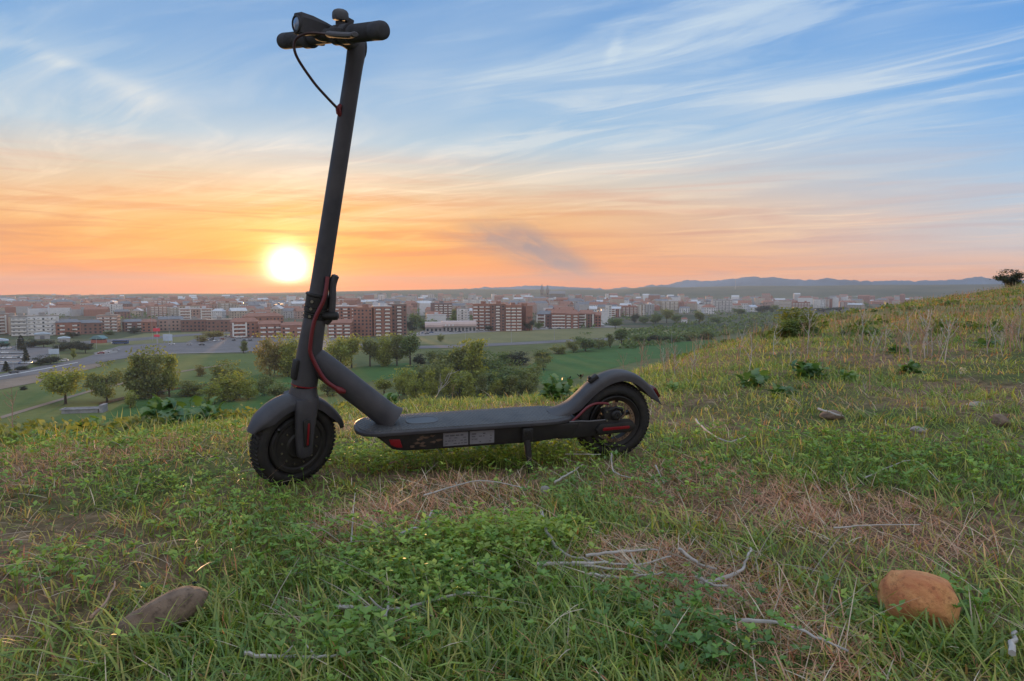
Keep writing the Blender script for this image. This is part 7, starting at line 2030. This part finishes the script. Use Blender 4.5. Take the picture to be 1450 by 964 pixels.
def stalks_and_flowers():
    twig([(766, 738), (775, 780), (800, 802), (840, 812)], 0.0042, 'curved bleached stem rising at the left end of the dead stem heap')
    twig([(760, 822), (800, 818), (850, 824), (905, 832)], 0.0040, 'long grey stem across the dead stem heap')
    twig([(830, 815), (880, 805), (930, 806)], 0.0035, 'upper grey stem of the dead stem heap')
    twig([(835, 835), (880, 838), (940, 832)], 0.0032, 'lower grey stem of the dead stem heap')
    twig([(810, 824), (860, 818), (900, 821), (950, 815)], 0.003, 'thin pale stem woven through the dead stem heap')
    twig([(990, 848), (1030, 842), (1052, 820), (1062, 795)], 0.0046, 'thick bleached stem curving up like a hook')
    twig([(962, 805), (985, 815), (1014, 826)], 0.004, 'straight bleached stem left of the hooked one')
    twig([(985, 845), (1010, 852), (1035, 858)], 0.0032, 'short dead stem below the hooked one')
    twig([(1045, 902), (1090, 910), (1140, 922), (1198, 946)], 0.0036, 'long straight bleached stem in the dry patch at the lower right')
    twig([(1428, 962), (1436, 925)], 0.005, 'pale stub standing near the lower right corner', fork=False)
    twig([(560, 890), (600, 880), (650, 868), (690, 855)], 0.0036, 'long grey stem below the clover patch')
    twig([(480, 890), (520, 886), (570, 884)], 0.004, 'grey stem at the left under the clover patch')
    twig([(545, 905), (552, 880), (558, 874)], 0.003, 'short upright broken stem below the clover patch', fork=False)
    twig([(345, 962), (400, 954), (450, 956), (500, 960)], 0.0034, 'bleached stem along the bottom edge')
    twig([(785, 698), (805, 685), (825, 670)], 0.0034, 'bent white stem beside the small whitish stone')
    twig([(866, 657), (869, 685), (895, 690)], 0.0028, 'white angled stem below the rear wheel', fork=False)
    twig([(928, 672), (940, 700)], 0.002, 'short white stem right of the angled one', fork=False)
    twig([(562, 780), (585, 768), (605, 766), (612, 770)], 0.003, 'arched pale stem left above the clover')
    twig([(600, 766), (612, 745)], 0.0034, 'short thick stem leaning on the arched one', fork=False)
    twig([(498, 785), (500, 755), (503, 714)], 0.0022, 'thin pale stem standing left of the clover', fork=False)
    twig([(552, 668), (578, 664)], 0.003, 'reddish twig under the deck', DEADR, fork=False)
    twig([(800, 657), (850, 660)], 0.0022, 'straight pale straw near the kickstand foot', fork=False)
    twig([(985, 605), (1000, 622), (1030, 640), (1056, 633)], 0.004, 'bent pale stem right of the rear wheel')
    twig([(1158, 590), (1185, 600), (1195, 600)], 0.005, 'white stem at the flat brown stone')
    twig([(600, 720), (680, 700), (740, 708)], 0.0022, 'thin straw across the bare ground')
    twig([(60, 640), (90, 612), (128, 630), (135, 646)], 0.004, 'sunlit arched stem near the left edge', DEADR, lift=0.02)
    twig([(1225, 690), (1290, 668), (1330, 700)], 0.002, 'thin arched straw on the right')
    twig([(1180, 770), (1240, 765), (1300, 764)], 0.002, 'long straight straw above the orange stone')
    twig([(130, 905), (150, 880), (165, 850)], 0.003, 'dark twig at the head of the long stone', DEADR)
    protos = [stalk_parts(i, i % 2 == 0) for i in range(5)]
    for i, me in enumerate(protos): me.materials.append(DEADR if i % 3 else DEAD)
    def stalk(px, base, top, label, group, lean=0.0, k=None):
        c = on_hill(px, base); d = c.y; H = (base-top)/F*d
        o = link('dry_stalk', protos[rnd.randrange(5) if k is None else k]); o.location = c; o.scale = (H*0.9, H*0.9, H)
        o.rotation_euler = (rnd.gauss(0, .13), lean+rnd.gauss(0, .13), rnd.uniform(0, 6.28))
        return tag(o, label, 'dry stalk', group)
    G = 'tall dry stalks standing on the hilltop'
    stalk(22, 628, 552, 'bleached bare stick standing at the left edge', G, -0.05, 1)
    stalk(114, 622, 588, 'short stalk over the concrete trough', G)
    stalk(612, 566, 508, 'pale leaning stalk before the yellow saplings', G, -0.2, 3)
    stalk(640, 566, 534, 'small white stalk before the yellow saplings', G)
    for px, base, top, lab in ((1290, 510, 440, 'tall reddish stalk in the stalk group of the slope'), (1310, 508, 436, 'tallest stalk in the stalk group of the slope'), (1325, 512, 452, 'stalk right in the stalk group of the slope'), (1302, 512, 460, 'lower stalk in the middle of the stalk group'), (1270, 505, 462, 'stalk at the left of the stalk group'),
                               (1368, 510, 455, 'single leaning white stalk between stalk group and right edge'), (1430, 500, 450, 'white stalk at the right edge'), (1445, 500, 445, 'white forked stalk at the right edge'), (1420, 505, 468, 'short white stalk at the right edge'),
                               (1143, 510, 440, 'white stalk in front of the brownish bush'), (1135, 512, 468, 'shorter stalk in front of the brownish bush'), (1165, 520, 478, 'stalk right below the brownish bush'), (1060, 528, 470, 'thin stalk left below the brownish bush'), (1018, 532, 480, 'thin stalk on the slope left part'), (985, 535, 478, 'thin stalk over the green crop field'),
                               (905, 545, 490, 'thin umbel stalk behind the rear fender'), (885, 540, 500, 'umbel stalk behind the top of the rear fender'), (962, 538, 496, 'bare stalk right of the rear fender'), (1232, 555, 500, 'bent stalk leaning over the right slope'), (1226, 560, 528, 'dark broken stalk leaning left on the slope'), (1222, 520, 470, 'pale stalk above the bent one'), (1207, 515, 478, 'short pale stalk above the light clump'), (1250, 500, 458, 'reddish stalk left of the stalk group'), (1345, 500, 456, 'thin stalk right of the stalk group'), (1390, 480, 440, 'thin stalk near the slope skyline')):
        stalk(px, base, top, lab, G, -0.3 if 'leaning' in lab else 0)
    q = 0
    for px0, px1, b0, b1, h0, h1, n, where in ((1262, 1345, 500, 515, 30, 65, 15, 'in the dense stalk group of the slope'), (1395, 1448, 488, 506, 30, 60, 14, 'by the white stalks at the right edge'), (1040, 1180, 500, 530, 25, 50, 14, 'around the foot of the slope bush'), (900, 1030, 520, 540, 25, 55, 16, 'on the slope behind the rear fender'), (1180, 1260, 480, 520, 25, 50, 16, 'left of the dense stalk group')):
        for k in range(n):
            b_ = rnd.uniform(b0, b1); stalk(rnd.uniform(px0, px1), b_, b_-rnd.uniform(h0, h1), 'thin pale dry stalk '+where, 'thin dry stalks '+where)
    # flowers
    PET = leaf_mat('white_petals', (0.7, 0.62, 0.58), (0.8, 0.75, 0.72), 0.4); YEL = leaf_mat('yellow_petals', (0.7, 0.42, 0.02), (0.8, 0.5, 0.03), 0.3); SEED = leaf_mat('seed_head_fluff', (0.55, 0.5, 0.45), (0.65, 0.6, 0.55), 0.5)
    STEMG = mat('green_flower_stem', (0.09, 0.14, 0.04), 0.7)
    def flower(px, base, top, size, kind, label):
        c = on_hill(px, base); H = (base-top)/F*c.y
        root = empty('flower', c, label, 'flower', 'small flowers in the grass')
        bm = bmesh.new(); tube(bm, [(0, 0, -0.005), (0.004, 0, H*0.5), (0, 0.002, H)], 0.0011, 5); finish(bm, 'stem', STEMG, root)
        bm = bmesh.new(); g = random.Random(px)
        if kind == 'seed':
            P = np.array([[g.gauss(0, 1) for _ in range(3)] for _ in range(60)]); P /= np.linalg.norm(P, axis=1)[:, None]
            v, f, t = leaf_quads(P*size*0.5+np.array([0, 0, H]), size*0.25, px); bm.free()
            me = arr_mesh('seed_head', v, f, [4]*60, t); me.materials.append(SEED); link('seed_head', me, root)
        else:
            n = 7 if kind == 'white' else 12
            for k in range(n):
                a = 6.283*k/n+g.uniform(-.2, .2); e = g.uniform(0.2, 1.0); L = size*g.uniform(0.7, 1.1)
                q = [(0, 0, 0), (0.55, 0.24, 0.02), (1, 0, -0.03), (0.55, -0.24, 0.02)]
                vv = [bm.verts.new((math.cos(a)*x_*L*math.cos(e)-math.sin(a)*y_*L, math.sin(a)*x_*L*math.cos(e)+math.cos(a)*y_*L, H+x_*L*math.sin(e)+z_*L)) for x_, y_, z_ in q]
                bm.faces.new(vv)
            finish(bm, 'petals', PET if kind == 'white' else YEL, root, 0)
            bm = bmesh.new(); bmesh.ops.create_icosphere(bm, subdivisions=1, radius=size*0.22, matrix=Matrix.Translation((0, 0, H))); finish(bm, 'flower_centre', STEMG if kind == 'white' else YEL, root)
    flower(822, 565, 534, 0.03, 'white', 'pinkish white flower left of the rear fender top'); flower(806, 566, 536, 0.018, 'white', 'small white flower left of the larger pinkish one')
    flower(572, 586, 579, 0.014, 'seed', 'pale seed head in the grass behind the deck front'); flower(724, 572, 562, 0.012, 'seed', 'pale seed head behind the deck middle'); flower(690, 575, 566, 0.010, 'seed', 'tiny seed head behind the deck, left of the middle one')
    flower(160, 880, 864, 0.008, 'yellow', 'small yellow flower by the head of the long stone'); flower(85, 900, 882, 0.007, 'yellow', 'small yellow flower left of the long stone'); flower(141, 672, 655, 0.010, 'seed', 'orange lit seed head at left'); flower(276, 858, 826, 0.010, 'white', 'little white flower above the long stone'); flower(1363, 535, 526, 0.03, 'seed', 'pale seed head on the right slope')
    flower(1000, 590, 580, 0.012, 'seed', 'seed head right of the rear wheel'); flower(820, 748, 738, 0.009, 'white', 'small white flower on the bare ground')

stones()
plants()
stalks_and_flowers()
build_grass()
build_straw()
build_weeds()


# ------------------------------------------------------------------ air
def build_haze():
    bm = bmesh.new()
    box(bm, -5900, 5900, -5900, 5900, -64, 122)
    m = bpy.data.materials.new('pale_air'); m.use_nodes = True
    nt = m.node_tree; nt.nodes.remove(nt.nodes['Principled BSDF'])
    v = nt.nodes.new('ShaderNodeVolumePrincipled')
    v.inputs['Color'].default_value = (0.55, 0.74, 1.0, 1)
    v.inputs['Density'].default_value = 0.0001
    v.inputs['Anisotropy'].default_value = 0.3
    nt.links.new(v.outputs[0], nt.nodes['Material Output'].inputs['Volume'])
    tag(finish(bm, 'haze', m, None, 0), kind='stuff')
build_haze()
